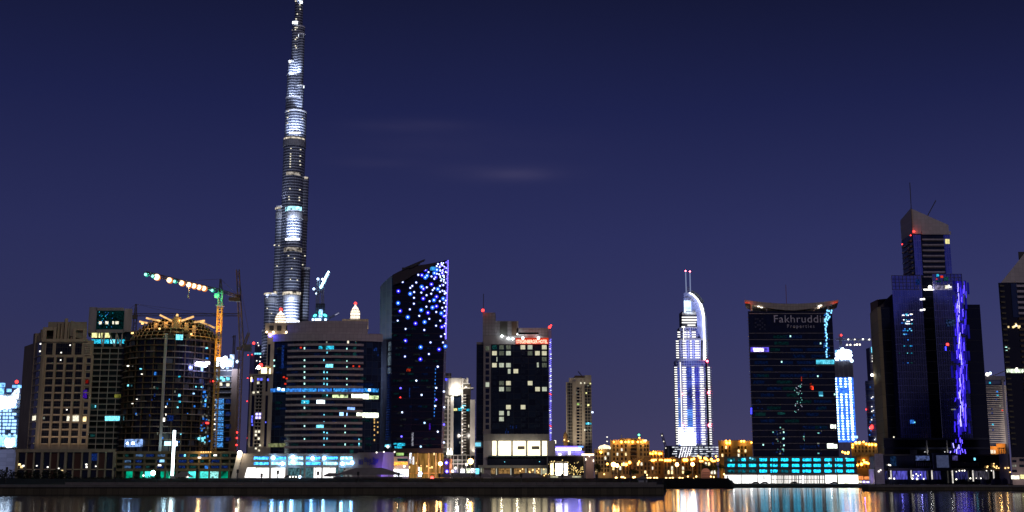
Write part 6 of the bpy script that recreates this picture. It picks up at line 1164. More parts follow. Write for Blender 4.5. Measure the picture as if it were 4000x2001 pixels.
# ================================================================== lettered glass tower + cyan podium
D = 800; f = Face((X(2932,1500,D), D), (X(3264,1500,D), D)); t_ = thing('office_tower', 'dark glass office tower with lettering across the top under an upswept roof wing', 'building', f.pt(f.len/2, G2))
def B(name, m, *r4, d0=.05, d1=.35): return MB().box(f, *rect(f, *r4), d0, d1).build(name, m, t_)
tint_panes(t_, f, 50, 2935, 3255, [1310+25.3*k for k in range(18)], 60, 12, [em('tint_teal', (0,0,0), 1), em('tint_blue', (0,0,0), 1), em('tint_blue', (0,0,0), 1)]); MB().box(f, 0, f.len, G2, Z(1216,D), -38, 0).build('glass_body', grid_mat('lettered_tower_glass', (.003,.005,.018), (.004,.007,.026), 4.35, 2.3, .1, .06, .08, .2, .5), t_)
for k in range(20):
    y_ = 1302+k*25.3
    if y_ < 1782: rects(t_, 'floor_line', f, [(0, f.len, Z(y_,D)-.16, Z(y_,D)+.16)], mat('grey_floor_line', (.22,.20,.21)), 0, .25)
B('floor_line', mat('grey_floor_line', (0,0,0)), 2926, 1224, 3253, 1227, d0=0, d1=.3)
m = MB()
for k in range(44): m.box(f, -.35, -.02, Z(1240+k*12.4,D)-.2, Z(1240+k*12.4,D)+.2, -1, .3)
m.build('edge_bracket', mat('edge_bracket', (.4,.3,.2)), t_)
m = MB(); q, z = f.at(3020,1260); w = text(m, f, q, z, 'Fakhruddin', 7.2, 1.08, .28, .03, .0, 36.6); m.build('sign_lettering', mat('grey_letters', (.55,.55,.66)), t_); LW = w
m = MB(); q, z = f.at(3074,1281); text(m, f, q, z, 'Properties', 3.3, 1.5, .28, .03, .02, 18.6); m.build('sign_lettering', mat('grey_letters2', (.5,.5,.6)), t_)
m = MB()
for (i, j) in ((0,0),(1,0),(3,0),(0,2),(2,1),(3,2),(1,3),(2,3),(4,3),(0,4),(3,4),(2,5),(4,5)): q, z = f.at(2948+i*9, 1243+j*8); m.box(f, q, q+1.1, z-1.1, z, 0, .15)
m.build('square_emblem', mat('dim_emblem', (.03,.035,.08)), t_)
# roof wing, concave upwards
tp = []
for i in range(17):
    s_ = -1+2*i/16; x_ = 3090+183*s_; tp.append((x_, 1188-(15.5*abs(s_)**2), 1214-(29*abs(s_)**1.6) if abs(s_) < .999 else 1180))
m = MB(); vs = []; fs = []
for (x_, y0, y1) in tp:
    q, z = f.at(x_, y0); q1, z1_ = f.at(x_, max(y1, y0+1.5)); vs += [f.pt(q, z, 1.5), f.pt(q1, z1_, 1.5), f.pt(q1, z1_, -30), f.pt(q, z, -30)]
for k in range(16): a = 4*k; b_ = a+4; fs += [(a,a+1,b_+1,b_), (a+1,a+2,b_+2,b_+1), (a+2,a+3,b_+3,b_+2), (a+3,a,b_,b_+3)]
m.add(vs, fs+[(0,3,2,1), (64,65,66,67)]); m.build('roof_wing', grid_mat('wing_panels', (.36,.33,.30), (.15,.14,.13), 1.9, 1.9, .07, .07, .6, .8, .1), t_)
for x_ in (2935, 2996, 3178, 3235): B('wing_column', mat('wing_column', (.35,.3,.24)), x_-3, 1190 if x_ in (2935,3235) else 1200, x_+3, 1217, d0=-3, d1=-.5)
for (x_, y_, c, p) in ((2963,1208,(1,.8,.6),900), (3204,1206,(1,.85,.7),900), (2922,1192,(1,.15,.08),700), (3258,1190,(1,.15,.1),500)): light('POINT', f.pt(*f.at(x_,y_), 3.5 if p == 700 or p == 500 else -1.5), p*.5, c, t_, .4)
for (x_, y_) in ((2961,1199), (2973,1203), (3197,1198), (3204,1195)): B('wing_lamp', em('cream_glow', (0,0,0), 1), x_-4, y_-1.5, x_+4, y_+1.5, d0=1.5, d1=2)
for x_ in (2915, 3262): B('red_strip', em('dim_red', (1,.08,.04), .5), x_-7, 1182-(2 if x_ > 3000 else 0), x_+7, 1187-(2 if x_ > 3000 else 0), d0=1.5, d1=1.8)
MB().bar(f.pt(*f.at(3072,1190), -10), f.pt(*f.at(3069,1104), -10), .32).build('antenna', mat('red_brown_mast', (.3,.1,.1)), t_)
CH = em('ice_blue_led', (.2,.6,1), 2.2)
ch = [(3231,1214),(3248,1214),(3238,1216),(3229,1226),(3234,1232),(3228,1238),(3240,1238),(3226,1246),(3232,1250),(3223,1256),(3228,1262),(3222,1270),(3227,1276),(3224,1284),(3225,1291),(3226,1300),(3229,1307),(3227,1313),(3230,1320),(3227,1330),(3229,1343),(3227,1352),(3230,1366),(3227,1375),(3228,1385),(3229,1394),(3246,1222),(3222,1249),(3236,1244),(3230,1268)]
for (x_, y_) in ch: rects(t_, 'chain_lamp', f, [rect(f, x_-2.2, y_-3.2, x_+2.2, y_+3.2)], CH, .1, .6)
for k in range(30): x_, y_ = random.gauss(3229, 6), random.uniform(1222,1400); rects(t_, 'chain_lamp', f, [rect(f, x_-1.2, y_-1.8, x_+1.2, y_+1.8)], L_BLUE, .1, .4)
for (a, y0, b_, y1, mt) in ((2932,1357,3003,1375,em('violet_dim_floor', (.15,.10,.9), .8, .5, .4)), (2942,1360,2983,1374,em('violet_white_room2', (.75,.65,1), 3.2, .35, .6)), (3188,1406,3260,1423,em('aqua_floor', (.08,.55,.75), 1.0, .5, .35)), (3214,1407,3242,1422,L_CYAN2), (3198,1530,3214,1543,em('dim_azure_room', (.03,.3,.5), .6)), (3200,1542,3214,1548,L_CYAN2), (3244,1659,3256,1674,em('green_white_room2', (.9,1,.85), 2.2)), (3260,1659,3265,1675,em('green_white_room2', (0,0,0), 1)), (3231,1733,3256,1752,em('green_white_room2', (0,0,0), 1)), (3258,1736,3270,1752,em('green_white_room2', (0,0,0), 1)), (3038,1611,3066,1620,L_TEAL_D), (3164,1498,3170,1520,em('dim_red_pane', (0,0,0), 1)), (3170,1508,3177,1523,em('bright_red_room', (1,.05,.02), 1.8, .4, 1.2)), (3129,1472,3132,1490,em('dim_red_pane', (0,0,0), 1)), (2950,1612,2990,1625,em('very_dim_room', (.05,.3,.32), .05, .4))): B('window', mt, a, y0, min(b_, 3262+(y1-1500)*.05), y1)
for k in range(44): x_, y_ = random.uniform(3103,3133), 1500+118*random.random()**1.4; rects(t_, 'glass_glint', f, [rect(f, x_-1.2, y_-1.4, x_+1.2, y_+1.4)], random.choice([L_TEAL_D, em('teal_glint', (.3,.9,.8), .8), em('grey_glint2', (.7,.7,.9), .7)]), .1, .3)  # emissive glints stand for lights mirrored in this glass
for k in range(60):
    x_ = random.choice((3036,3060,3048,3020,3198,3206,3140)); y_ = random.uniform(1665,1775); rects(t_, 'glass_glint', f, [rect(f, x_+random.uniform(-5,5)-1.2, y_-2.2, x_+2, y_+2.2)], random.choice([em('teal_glint', (0,0,0), 1), L_BLUED, L_ROOM_D, L_BLUED]), .1, .3)
for (x_, y_) in ((3087,1314), (3053,1414), (3205,1342), (3061,1689), (3061,1713), (3062,1740), (3194,1470), (2981,1738), (3260,1541)): B('room_lamp', em('pale_teal_lamp', (0,0,0), 1), x_-2.2, y_-3, x_+2.2, y_+3, d0=.1, d1=.6)
for k in range(24): x_, y_ = 2941+random.uniform(-3,60), random.uniform(1560,1600); B('glass_glint', L_BLUED, x_-1.5, y_-2, x_+1.5, y_+2, d0=.1, d1=.3) if k < 8 else None
for k in range(7): B('edge_lamp', em('blue_led', (0,0,0), 1), 2932, 1594+k*3.6, 2937, 1596+k*3.6, d0=.1, d1=.4)
D = 778; f = FP(2830, D, 3348, D, 1840); t_ = thing('shop_podium', 'long low podium with three rows of cyan windows above blazing white shopfronts', 'building', f.pt(f.len/2, G2))
MB().box(f, 0, f.len, G2, Z(1784,D), -20, 0).build('wall', mat('podium_green_grey', (.10,.12,.12)), t_)
for y_ in (1803, 1825, 1847): MB().box(f, 0, f.len, Z(y_+9,D), Z(y_,D), 0, .25).build('spandrel', mat('teal_spandrel', (.035,.055,.06)), t_)
segs = ((160,230),(265,290),(300,340),(375,445),(480,555),(590,608),(617,660),(697,768),(808,880),(915,935),(942,1000),(1025,1095),(1135,1205),(1240,1252),(1262,1315),(1352,1430))
PC = em('podium_cyan', (.01,.46,.78), 2.3, .6, 1.2); PCD = em('podium_cyan_dim', (.01,.30,.42), .3, .6, .6)
for ri, (y0, y1) in enumerate(((1791,1802), (1813,1824), (1835,1846))):
    for si, (a, b_) in enumerate(segs):
        mt = PCD if (ri != 1 and si in (0, 1)) or (ri == 2 and si in (3, 2, 7)) or (ri == 0 and si == 3) else PC
        rects(t_, 'window', f, [rect(f, 2780+a/2.573, y0, 2780+b_/2.573, y1)], mt, 0, .12)
    rects(t_, 'blind_panel', f, [rect(f, 2780+a/2.573, y0, 2780+b_/2.573, y1) for a, b_ in ((232,262),(342,372),(556,588),(662,695),(770,806),(882,913),(1210,1238),(1320,1350))], mat('grey_blind', (.14,.17,.17)), 0, .1)
for (x_, y_) in ((2908,1793), (2939,1793), (2930,1790), (3305,1791), (3237,1812), (2855,1800)): MB().ball(*f.pt(*f.at(x_,y_), .6), .6).build('lamp', L_CYAN2, t_)
WS = em('shop_white2', (1,.97,.95), 1.8, .12, .5, sample=True)
for (a, b_) in ((2831,2895), (2898,2957), (2960,3010), (3224,3268), (3274,3352)): MB().box(f, *rect(f, a, 1856, b_, 1889), 0, .15).build('shop_window', WS if a != 3274 else em('shop_yellow_white', (1,1,.75), 3, .15, .3), t_)
x_ = 3014
while x_ < 3222:
    w = random.choice((2.5, 4, 5.5, 9)); rects(t_, 'shop_pane', f, [rect(f, x_, 1858, x_+w, 1872), rect(f, x_, 1874, x_+w, 1889)], random.choice([WS, em('shop_soft', (.9,.85,.8), 1.3), em('shop_soft', (0,0,0), 1)]), 0, .15); x_ += w+random.choice((2, 3, 4))
MB().box(f, 0, f.len+1.5, Z(1856,D), Z(1852,D), 0, 1.2).build('canopy', mat('podium_canopy', (.4,.38,.36)), t_)
for (x_, y_) in ((2842,1866), (2984,1866)): MB().box(f, *rect(f, x_-2, y_-8, x_+2, y_+8), .2, .4).build('banner', DARK, t_)
for x_ in (2860, 2930, 3000, 3240, 3310): light('POINT', f.pt(*f.at(x_,1880), 4), 300, (1,.95,.9), t_, .5)
# ================================================================== lit tower under construction, far
D = 1350; f = Face((X(3262,1500,D), D), (X(3334,1500,D), D)); t_ = thing('unfinished_tower', 'far unfinished tower hung with columns of blue white bulbs, right of the lettered tower', 'building', f.pt(f.len/2, G2))
MB().box(f, 0, f.len, G2, Z(1408,D), -20, -.5).build('core', mat('blue_lit_concrete', (0,0,0)), t_)
m = MB()
for k in range(16): m.box(f, -.3, f.len+.3, Z(1412+k*4.2,D)-.2, Z(1412+k*4.2,D)+.25, -.5, .8)
for j in range(5): m.box(f, j*f.len/4-.3, j*f.len/4+.3, Z(1474,D), Z(1408,D), -.5, .6)
m.build('bare_frame', mat('grey_frame2', (.2,.19,.24)), t_)
MB().box(f, 0, f.len, Z(1728,D), Z(1474,D), -.5, .1).build('netting', em('blue_net_glow', (.04,.17,.9), 1.3, .4, .4), t_)  # glow of the bulbs put into the netting as emission
for k in range(24):
    for j, x_ in enumerate((3265, 3283, 3302, 3320)):
        if k in (4, 5) and j in (1, 2): continue
        y_ = 1480+k*10.3; xl = x_+(x_-2000)*(y_-1500)/24900.0; s_ = random.uniform(2.8, 4.6)*(1.1 if j == 3 else .85)
        rects(t_, 'work_light', f, [rect(f, xl-s_, y_-s_*.85, xl+s_, y_+s_*.85)], em('ice_white_lamp', (.5,.75,1), 5), .4, 1.5)
        rects(t_, 'slab_glow', f, [rect(f, xl+s_, y_-1.4, xl+s_+6, y_+1.4)], L_BW, .3, .8) if random.random() < .35 else None
cluster(t_, f, 34, 3264, 1366, 3326, 1407, 1.0, 2.4, em('ice_flood', (0,0,0), 1), 'floodlight', 1.5)
MB().ball(*f.pt(*f.at(3326,1410), 1), 2).build('floodlight', L_COOL, t_); PB(t_, f, 'roof_cabin', em('cabin_blue', (0,0,0), 1), 3264, 1367, 3326, 1380, d0=-6, d1=-2)
for (a, b_, y0, y1) in ((3272,3330,1728,1800), (3324,3350,1703,1712)): PB(t_, f, 'base_block', mat('violet_base', (.2,.2,.4)) if y1 == 1800 else em('blue_white_light', (0,0,0), 1), a, y0, b_, y1, d0=-6, d1=1)
t2 = thing('tower_crane', 'far crane with a level jib of small lamps above the bulb hung tower', 'crane', (X(3283,1400,D), D-2, Z(1370,D)), 'cranes of the town')
MB().lattice((X(3283,1370,D),D-2,Z(1370,D)), (X(3283,1370,D),D-2,Z(1305,D)), 2, 4, .5).build('mast', mat('blue_grey_steel', (0,0,0)), t2); MB().lattice((X(3262,1326,D),D-2,Z(1327,D)), (X(3402,1328,D),D-2,Z(1329,D)), 1.6, 4, .4).build('jib', mat('blue_grey_steel', (0,0,0)), t2)
for (x_, y_, s_) in ((3310,1328,2.4), (3335,1328,2), (3367,1327,2.8), (3392,1328,2.4), (3305,1349,3), (3318,1349,3), (3335,1349,2.6), (3344,1348,3.4), (3355,1348,3)): MB().ball(X(x_,y_,D), D-4, Z(y_,D), s_*.32).build('jib_lamp', em('cream_glow', (0,0,0), 1), t2)
m = MB()
for x_ in (3310, 3335, 3350): m.bar((X(x_,1328,D),D-3,Z(1328,D)), (X(x_,1349,D),D-3,Z(1349,D)), .3)
m.bar((X(3300,1351,D),D-3,Z(1351,D)), (X(3358,1351,D),D-3,Z(1351,D)), .6); m.build('hoist_frame', STEEL, t2); beacon(t2, X(3283,1311,D), D-3, Z(1311,D), 1.2)
D = 1700; cxx = X(3410,1600,D); t_ = thing('distant_tower', 'far round blue tower with pale floor rings, just left of the blue strip tower', 'building', (cxx, D, G2))
r_ = (X(3410,1600,D)-X(3386,1600,D)); MB().cyl(cxx, D, r_, r_, G2, Z(1489,D), 24).build('glass_drum', grid_mat('far_drum_glass', (.08,.10,.26), (.15,.2,.4), 5.5, 5, .25, .1, .3, .6, .5, 'XY'), t_)
fA_ = Arc(cxx, D, r_, 3); 
for k in range(10): MB().cyl(cxx, D, r_+.8, r_+.8, Z(1500+k*23,D), Z(1498+k*23,D), 24).build('floor_ring', mat('pale_ring', (.4,.45,.5)), t_)
for k in range(26): x_, y_ = random.uniform(3392,3422), random.uniform(1500,1725); rects(t_, 'window', fA_, [rect(fA_, x_-1.6, y_-1.6, x_+1.6, y_+1.6)], random.choice([L_ROOM, L_BLUED, L_WHITE, L_BLUE, L_BLUE]), .8, 1.6)
for (x_, y_, s_) in ((3406,1670,2.6), (3388,1600,1), (3402,1672,1.3), (3408,1664,1.3)): MB().ball(*fA_.pt(*fA_.at(x_,y_), 2), s_).build('red_lamp_or_reflection', L_RED, t_)
t_ = thing('distant_tower', 'far slim tower with a small cyan lit top, mostly hidden by the blue strip tower', 'building', (X(3408,1600,2000), 2000, G2))
MB().wbox(X(3404,1500,2000), X(3420,1500,2000), 2000, 2020, G2, Z(1358,2000)).build('shaft', FAR1, t_); MB().wbox(X(3404,1370,1999), X(3412,1370,1999), 1998, 1999.9, Z(1378,2000), Z(1356,2000)).build('lit_top', L_CYAN2, t_)
for y_ in (1328, 1352, 1390, 1400, 1412): MB().ball(X(3407 if y_ > 1340 else 3393,y_,1998), 1997, Z(y_,1998), .9).build('lamp', L_WHITE, t_)
# ================================================================== big tower with blue reflections
D = 762; t_ = thing('office_tower', 'large dark tower with rippling violet reflections and a slanted white roof block', 'building', (X(3640,1800,D), D, G2))
def fc(px0, px1, py, DD): return Face((X(px0,py,DD), DD), (X(px1,py,DD), DD))
DG = grid_mat('strip_tower_glass', (.003,.004,.008), (.012,.013,.02), 7.0, 60, .035, .001, .1, .4, .4); BGL = metal(grid_mat('violet_tint_glass', (.30,.33,.85), (.38,.40,.9), 4.4, 1.5, .04, .10, .14, .3, .15), .9)
f1 = fc(3445, 3508, 1500, D+4); MB().box(f1, 0, f1.len+6, G2, Z(1200,D+4), -40, 0).build('left_wing', DG, t_)
f0 = Face((X(3415,1500,D+34), D+34), (X(3445,1500,D+4), D+4)); MB().box(f0, 0, f0.len, G2, Z(1200,D+4), -2, .25).build('beige_side', grid_mat('side_panels', (.22,.18,.11), (.12,.10,.06), 8, 40, .03, .001, .7, .8, .1, 'Y'), t_)
MB().prism([(X(3428,1180,D+14), D+14), (X(3490,1180,D+14), D+14), (X(3490,1180,D+14), D+30), (X(3428,1180,D+14), D+30)], Z(1205,D), [Z(1158,D), Z(1152,D), Z(1152,D), Z(1158,D)]).build('roof_plant', mat('brown_roof_box', (.07,.04,.03)), t_)
m = MB(); m.prism([(X(3436,1190,D+8), D+8), (X(3492,1190,D+8), D+8), (X(3492,1190,D+8), D+13), (X(3436,1190,D+8), D+13)], Z(1202,D), [Z(1192,D), Z(1140,D), Z(1140,D), Z(1192,D)]); m.build('sloped_parapet', mat('dark_purple_metal', (0,0,0)), t_)
f2 = fc(3507, 3625, 1500, D); MB().box(f2, 0, f2.len, Z(1712,D), Z(1076,D), -36, 0).build('tinted_bay', BGL, t_)
f3 = fc(3625, 3669, 1500, D); MB().box(f3, 0, f3.len, G2, Z(1085,D), -38, -.25).build('centre_recess', DG, t_)
f4 = fc(3669, 3786, 1500, D); MB().box(f4, 0, f4.len, Z(1712,D), Z(1070,D), -36, 0).build('tinted_bay', BGL, t_)
f5 = fc(3786, 3850, 1500, D+4); MB().box(f5, -4, f5.len, G2, Z(1190,D+4), -38, 0).build('right_wing', DG, t_)
m = MB()   # glazed parapet screens standing free above the bays
for ff, a in ((f2, Z(1076,D)), (f4, Z(1070,D))):
    for k in range(9): q = k*ff.len/8; m.box(ff, q-.12, q+.12, a-9.5, a, .0, .3)
    for k in range(5): m.box(ff, 0, ff.len, a-.25-k*2.3, a-.05-k*2.3, .0, .35)
m.build('screen_grid', mat('dim_violet_steel', (.10,.10,.19)), t_)
def B(ff, name, m, *r4, d0=.05, d1=.4): return MB().box(ff, *rect(ff, *r4), d0, d1).build(name, m, t_)
# upper tower
Du = D+12; fu = fc(3569, 3713, 1000, Du); fs_ = Face((X(3525,1000,Du+22), Du+22), (X(3569,1000,Du), Du)); UWm = grid_mat('white_roof_panels', (.46,.42,.44), (.33,.30,.32), 2.4, 2.4, .05, .05, .6, .8, .08)
MB().prism([(fs_.A[0], Du+22), (fs_.A[0]+fs_.len*fs_.u[0], Du), (X(3713,1000,Du), Du), (X(3713,1000,Du), Du+26)], Z(1080,Du), Z(915,Du)).build('upper_body', mat('upper_glass', (.010,.014,.035), .12, .4, .3), t_)
ex = X(3569,1000,Du); zz = Z(914,Du)
m = MB(); m.prism([(fs_.A[0], Du+22), (ex, Du), (X(3713,1000,Du), Du), (X(3713,1000,Du), Du+26)], [Z(945,Du+22), zz, zz, zz], [Z(862,Du+22), Z(814,Du), Z(879,Du), Z(860,Du)]); m.build('slanted_roof_block', UWm, t_)
for k in range(7): y_ = 934+k*21.2; rects(t_, 'pale_band', fu, [rect(fu, 3601+k*.7, y_, 3686+k*.7, y_+5)], mat('lavender_band', (.42,.38,.44)), .1, 1.0); rects(t_, 'balcony_band', fu, [rect(fu, 3604+k*.7, y_+6, 3684+k*.7, y_+9)], mat('grey_dim_band', (.10,.09,.10)), .1, .8); rects(t_, 'side_band', fs_, [(fs_.len*(.08), fs_.len*.62, Z(y_+14,Du)-.0, Z(y_+14,Du)+.7)], mat('lavender_band', (0,0,0)), .1, .9); rects(t_, 'side_balcony', fs_, [(fs_.len*.66, fs_.len*.95, Z(y_+8,Du), Z(y_+8,Du)+1.1)], mat('side_beige_rail', (.25,.21,.15)), .1, 1.2)
B(fu, 'band_head', UWm, 3600, 905, 3713, 917, d0=0, d1=.8); B(fu, 'glass_strip', BGL, 3571, 918, 3600, 1075, d0=0, d1=.2); B(fu, 'glass_strip', BGL, 3690, 918, 3714, 1075, d0=0, d1=.2)
B(fu, 'window', em('yellow_window', (.95,.85,.35), .9, .2), 3692, 935, 3708, 953, d0=.3, d1=.6); B(fu, 'pale_band', mat('lavender_band', (0,0,0)), 3606, 1080, 3650, 1085, d0=-2, d1=1)
MB().bar((X(3552,715,Du), Du-1, Z(715,Du)), (X(3562,900,Du), Du-1, Z(900,Du)), .4).build('antenna', DARK, t_)
m = MB()
for k in range(16): m.box(Face((X(3558,850,Du), Du-1), (X(3566,850,Du), Du-1)), 0, 1.1, Z(822+k*5,Du)-.15, Z(822+k*5,Du)+.2, 0, .4)
m.build('antenna_ladder', mat('edge_bracket', (0,0,0)), t_); MB().bar((X(3627,842,Du), Du+4, Z(846,Du)), (X(3664,778,Du), Du+4, Z(778,Du)), .5).build('roof_davit', DARK, t_)
for (x_, y_, s_) in ((3570,905,.75), (3524,955,.45), (3557,920,.45)): beacon(t_, X(x_,y_,Du-1.5), Du-1.5, Z(y_,Du-1.5), s_)
light('POINT', (X(3572,905,Du), Du-3, Z(905,Du)), 120, (1,.1,.05), t_, .2)
# floodlit terrace
MB().ball(*f3.pt(*f3.at(3632,1122), .2), 1.1).build('floodlight', em('warm_white_flood', (1,.95,.8), 6), t_); light('POINT', f3.pt(*f3.at(3640,1122), 2), 900, (1,.92,.75), t_, .4)
B(f3, 'terrace_edge', em('terrace_edge_glow', (1,.95,.85), 3), 3608, 1129, 3649, 1134, d0=-1, d1=0); B(f4, 'lit_screen', em('screen_violet_grey', (.55,.5,.8), .28, .5, .5), 3651, 1115, 3718, 1133, d0=.1, d1=.25)
for (x_, y_, w, h, mt) in ((3698,1122,14,12,L_ROOM), (3706,1119,4,10,L_WHITE), (3712,1122,6,4,L_WHITE), (3678,1082,9,8,em('soft_red', (0,0,0), 1)), (3658,1091,4,4,em('soft_red', (0,0,0), 1)), (3662,1076,8,8,L_CYAN), (3695,1090,16,14,L_TEAL_D), (3665,1100,22,5,L_TEAL_D), (3585,1102,14,20,L_BLUED)): B(f4 if x_ > 3650 else f2, 'window', mt, x_-w/2, y_-h/2, x_+w/2, y_+h/2, d0=.3, d1=.7)
for (x_, y_) in ((3598,1170),(3608,1169),(3617,1178),(3622,1182),(3632,1182),(3609,1210),(3598,1212),(3634,1228),(3628,1227)): B(f2 if x_ < 3612 else f3, 'window', L_WHITE, x_-4, y_-3, x_+4, y_+3, d0=.1 if x_ < 3612 else -1.1, d1=.5 if x_ < 3612 else -.6)
for k in range(90):
    row = random.choice((1228,1232,1250,1256,1262,1265,1285,1292,1306,1328,1352,1418,1380)); x_ = random.gauss(3545 + (row-1228)*.02, 13); x_ = min(x_, 3562)
    rects(t_, 'window', f2, [rect(f2, x_-2.0, row-1.6, x_+2.0, row+1.8)], random.choice([L_CYAN2, L_CYAN, L_BLUED, L_BLUE, L_TEAL_D]) if row > 1275 or k % 3 else L_WHITE, .1, .4)
for (x_, y_, w, h, mt) in ((3563,1648,14,14,L_BLUE), (3572,1650,6,5,L_CYAN2), (3712,1262,32,26,em('dim_blue_patch', (.1,.2,.6), .10, .8, .9)), (3701,1346,9,9,L_RED), (3694,1362,3,16,LED_B), (3724,1600,16,4,L_ROOM_D), (3491,1708,4,6,L_ROOM)): B(f1 if x_ < 3500 else (f2 if x_ < 3625 else f4), 'window', mt, x_-w/2, y_-h/2, x_+w/2, y_+h/2, d0=.1, d1=.45)
# LED tower's violet-blue reflection, drawn as glowing lines and panels
VL = [em('violet_reflection', (.10,.06,1), 4), em('violet_reflection_dim', (.06,.03,.9), 1.5), em('violet_reflection_bright', (.3,.26,1), 3.5)]
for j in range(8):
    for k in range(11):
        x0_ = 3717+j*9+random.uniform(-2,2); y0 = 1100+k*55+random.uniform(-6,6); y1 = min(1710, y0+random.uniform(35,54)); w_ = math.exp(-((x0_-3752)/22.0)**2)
        if random.random() < .35+.6*w_: MB().box(f4, *rect(f4, x0_+(y0-1400)*.012, y0, x0_+8+(y0-1400)*.012, y1), .05, .2).build('reflected_glow', em('blue_glass_glow_strong', (.05,.025,1), .42, .35, .35, (1,1,.25)) if w_ > .55 else em('blue_glass_glow', (.04,.03,1), .17, .35, .35, (1,1,.25)), t_)
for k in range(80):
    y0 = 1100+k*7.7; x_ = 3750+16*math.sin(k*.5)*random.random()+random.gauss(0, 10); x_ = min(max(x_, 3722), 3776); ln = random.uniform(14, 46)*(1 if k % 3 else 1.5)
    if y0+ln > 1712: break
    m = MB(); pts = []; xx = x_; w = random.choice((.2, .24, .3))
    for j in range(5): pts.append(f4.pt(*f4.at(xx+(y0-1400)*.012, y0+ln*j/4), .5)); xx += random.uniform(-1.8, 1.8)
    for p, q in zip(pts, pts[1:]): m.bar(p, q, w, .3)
    o = m.build('reflection_line', VL[2 if abs(x_-3750) < 7 and random.random() < .6 else random.choice((0, 1))], t_)
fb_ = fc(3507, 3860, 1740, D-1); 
for k in range(16): x_ = 3748+random.gauss(0, 18); y0 = random.uniform(1705,1765); m = MB(); p0 = fb_.at(x_, y0); p1 = fb_.at(x_+random.uniform(-5,5), y0+random.uniform(8,22)); m.bar(fb_.pt(*p0, .6), fb_.pt(*p1, .6), .35, .3); m.build('reflection_line', VL[k % 3], t_)

# base of the tower
f6 = fc(3454, 3866, 1740, D-1); MB().box(f6, 0, f6.len, G2, Z(1711,D), -30, -.6).build('base_glass', DG, t_)
for y_ in (1711, 1748): MB().box(f6, 0, f6.len, Z(y_+7,D), Z(y_,D), -.6, .2).build('base_band', mat('dim_navy_band', (.025,.03,.07)), t_)
for x_ in (3620, 3699): B(f6, 'pale_column', mat('pale_column', (.40,.38,.36)), x_-2.5, 1721, x_+2.5, 1775, d0=0, d1=.8)
light('POINT', f6.pt(*f6.at(3622,1765), 3), 120, (.9,.9,.9), t_, .3); light('POINT', f6.pt(*f6.at(3700,1765), 3), 120, (.9,.9,.9), t_, .3)
m = MB(); m.box(f6, *rect(f6, 3555,1757,3582,1775), -.5, .1); m.build('plant_room', mat('grey_plant_room', (.09,.08,.10)), t_)
MB().ball(*f0.pt(f0.len*.1, Z(1460,D+20), 1.5), 1.0).build('floodlight', em('warm_white_flood', (0,0,0), 1), t_); light('POINT', f0.pt(f0.len*.15, Z(1470,D+20), 3), 260, (1,.9,.6), t_, .3)
# podium in front
D = 735; f = FP(3417, D, 3950, D, 1830); t_ = thing('podium_building', 'wide dark podium with pale end walls, glowing columns and violet lobby at right', 'building', f.pt(f.len/2, G2))
PT = grid_mat('podium_tiles', (.36,.33,.46), (.22,.20,.30), 1.3, 1.3, .06, .06, .6, .8, .1)
PB(t_, f, 'end_wall', PT, 3417, 1773, 3451, 1895, d0=-18, d1=.6); PB(t_, f, 'end_wall', PT, 3905, 1773, 3939, 1895, d0=-18, d1=.6); PB(t_, f, 'end_return', mat('violet_grey', (.08,.07,.12)), 3939, 1773, 3951, 1895, d0=-18, d1=-1)
PB(t_, f, 'upper_glass', GLASS, 3451, 1778, 3905, 1835, d0=-16, d1=-.8); PB(t_, f, 'beam', mat('dim_grey_beam', (.07,.065,.07)), 3470, 1829, 3908, 1839, d0=-1, d1=.4); PB(t_, f, 'roof_edge', mat('dim_grey_beam', (0,0,0)), 3451, 1775, 3905, 1780, d0=-16, d1=-.2)
PB(t_, f, 'lobby_glass', GLASS, 3451, 1839, 3905, 1895, d0=-8, d1=-4)
COLG = em('column_glow', (1,.93,.85), .75, .15, .5)
for k, x_ in enumerate((3480, 3559, 3640, 3720, 3800, 3881)): MB().cyl(*f.pt(f.at(x_,1850)[0], 0, .1)[:2], .42, .38, Z((1872,1868,1873,1888,1881,1871)[k],D), Z(1837,D), 8).build('glowing_column', COLG, t_)
LV = em('lobby_violet', (.14,.13,.8), .5, .7, .8, (3,1,.3)); LVd = em('lobby_violet_dim', (.10,.10,.5), .15, .7, .8, (3,1,.3))
for (a, b_, mt) in ((3455,3465,LVd), (3486,3544,LV), (3565,3618,LV), (3645,3675,LVd), (3730,3780,LVd), (3806,3862,em('lobby_grey', (.3,.28,.4), .12, .7, .8, (3,1,.3)))): PB(t_, f, 'lobby_window', mt, a, 1840, b_, 1873, d0=-4, d1=-3.7)
for (x_, y_, s_) in ((3579,1852,3), (3566,1858,3), (3586,1859,3), (3564,1870,4), (3582,1871,4.5), (3608,1871,3), (3596,1855,2), (3492,1870,3.5), (3474,1869,3), (3791,1869,3), (3832,1869,2.6), (3814,1868,1.5), (3746,1839,2.6), (3757,1839,2.2), (3766,1839,2.8), (3734,1843,2), (3736,1873,3), (3852,1839,2), (3871,1839,2)): MB().ball(*f.pt(*f.at(x_,y_), -3.0 if y_ > 1845 else .7), s_*.15).build('lamp', L_WHITE if x_ < 3620 else em('cream_glow', (0,0,0), 1), t_)
for (x_, y_) in ((3470,1816), (3476,1818), (3854,1826), (3880,1812), (3879,1821), (3892,1822), (3883,1825), (3890,1829), (3899,1829), (3856,1822), (3925,1829), (3937,1828), (3431,1842), (3438,1837), (3944,1845)): PB(t_, f, 'lamp', L_WARM if x_ > 3800 else em('cream_glow', (0,0,0), 1), x_-2.2, y_-2.2, x_+2.2, y_+2.2, d0=.6, d1=1)
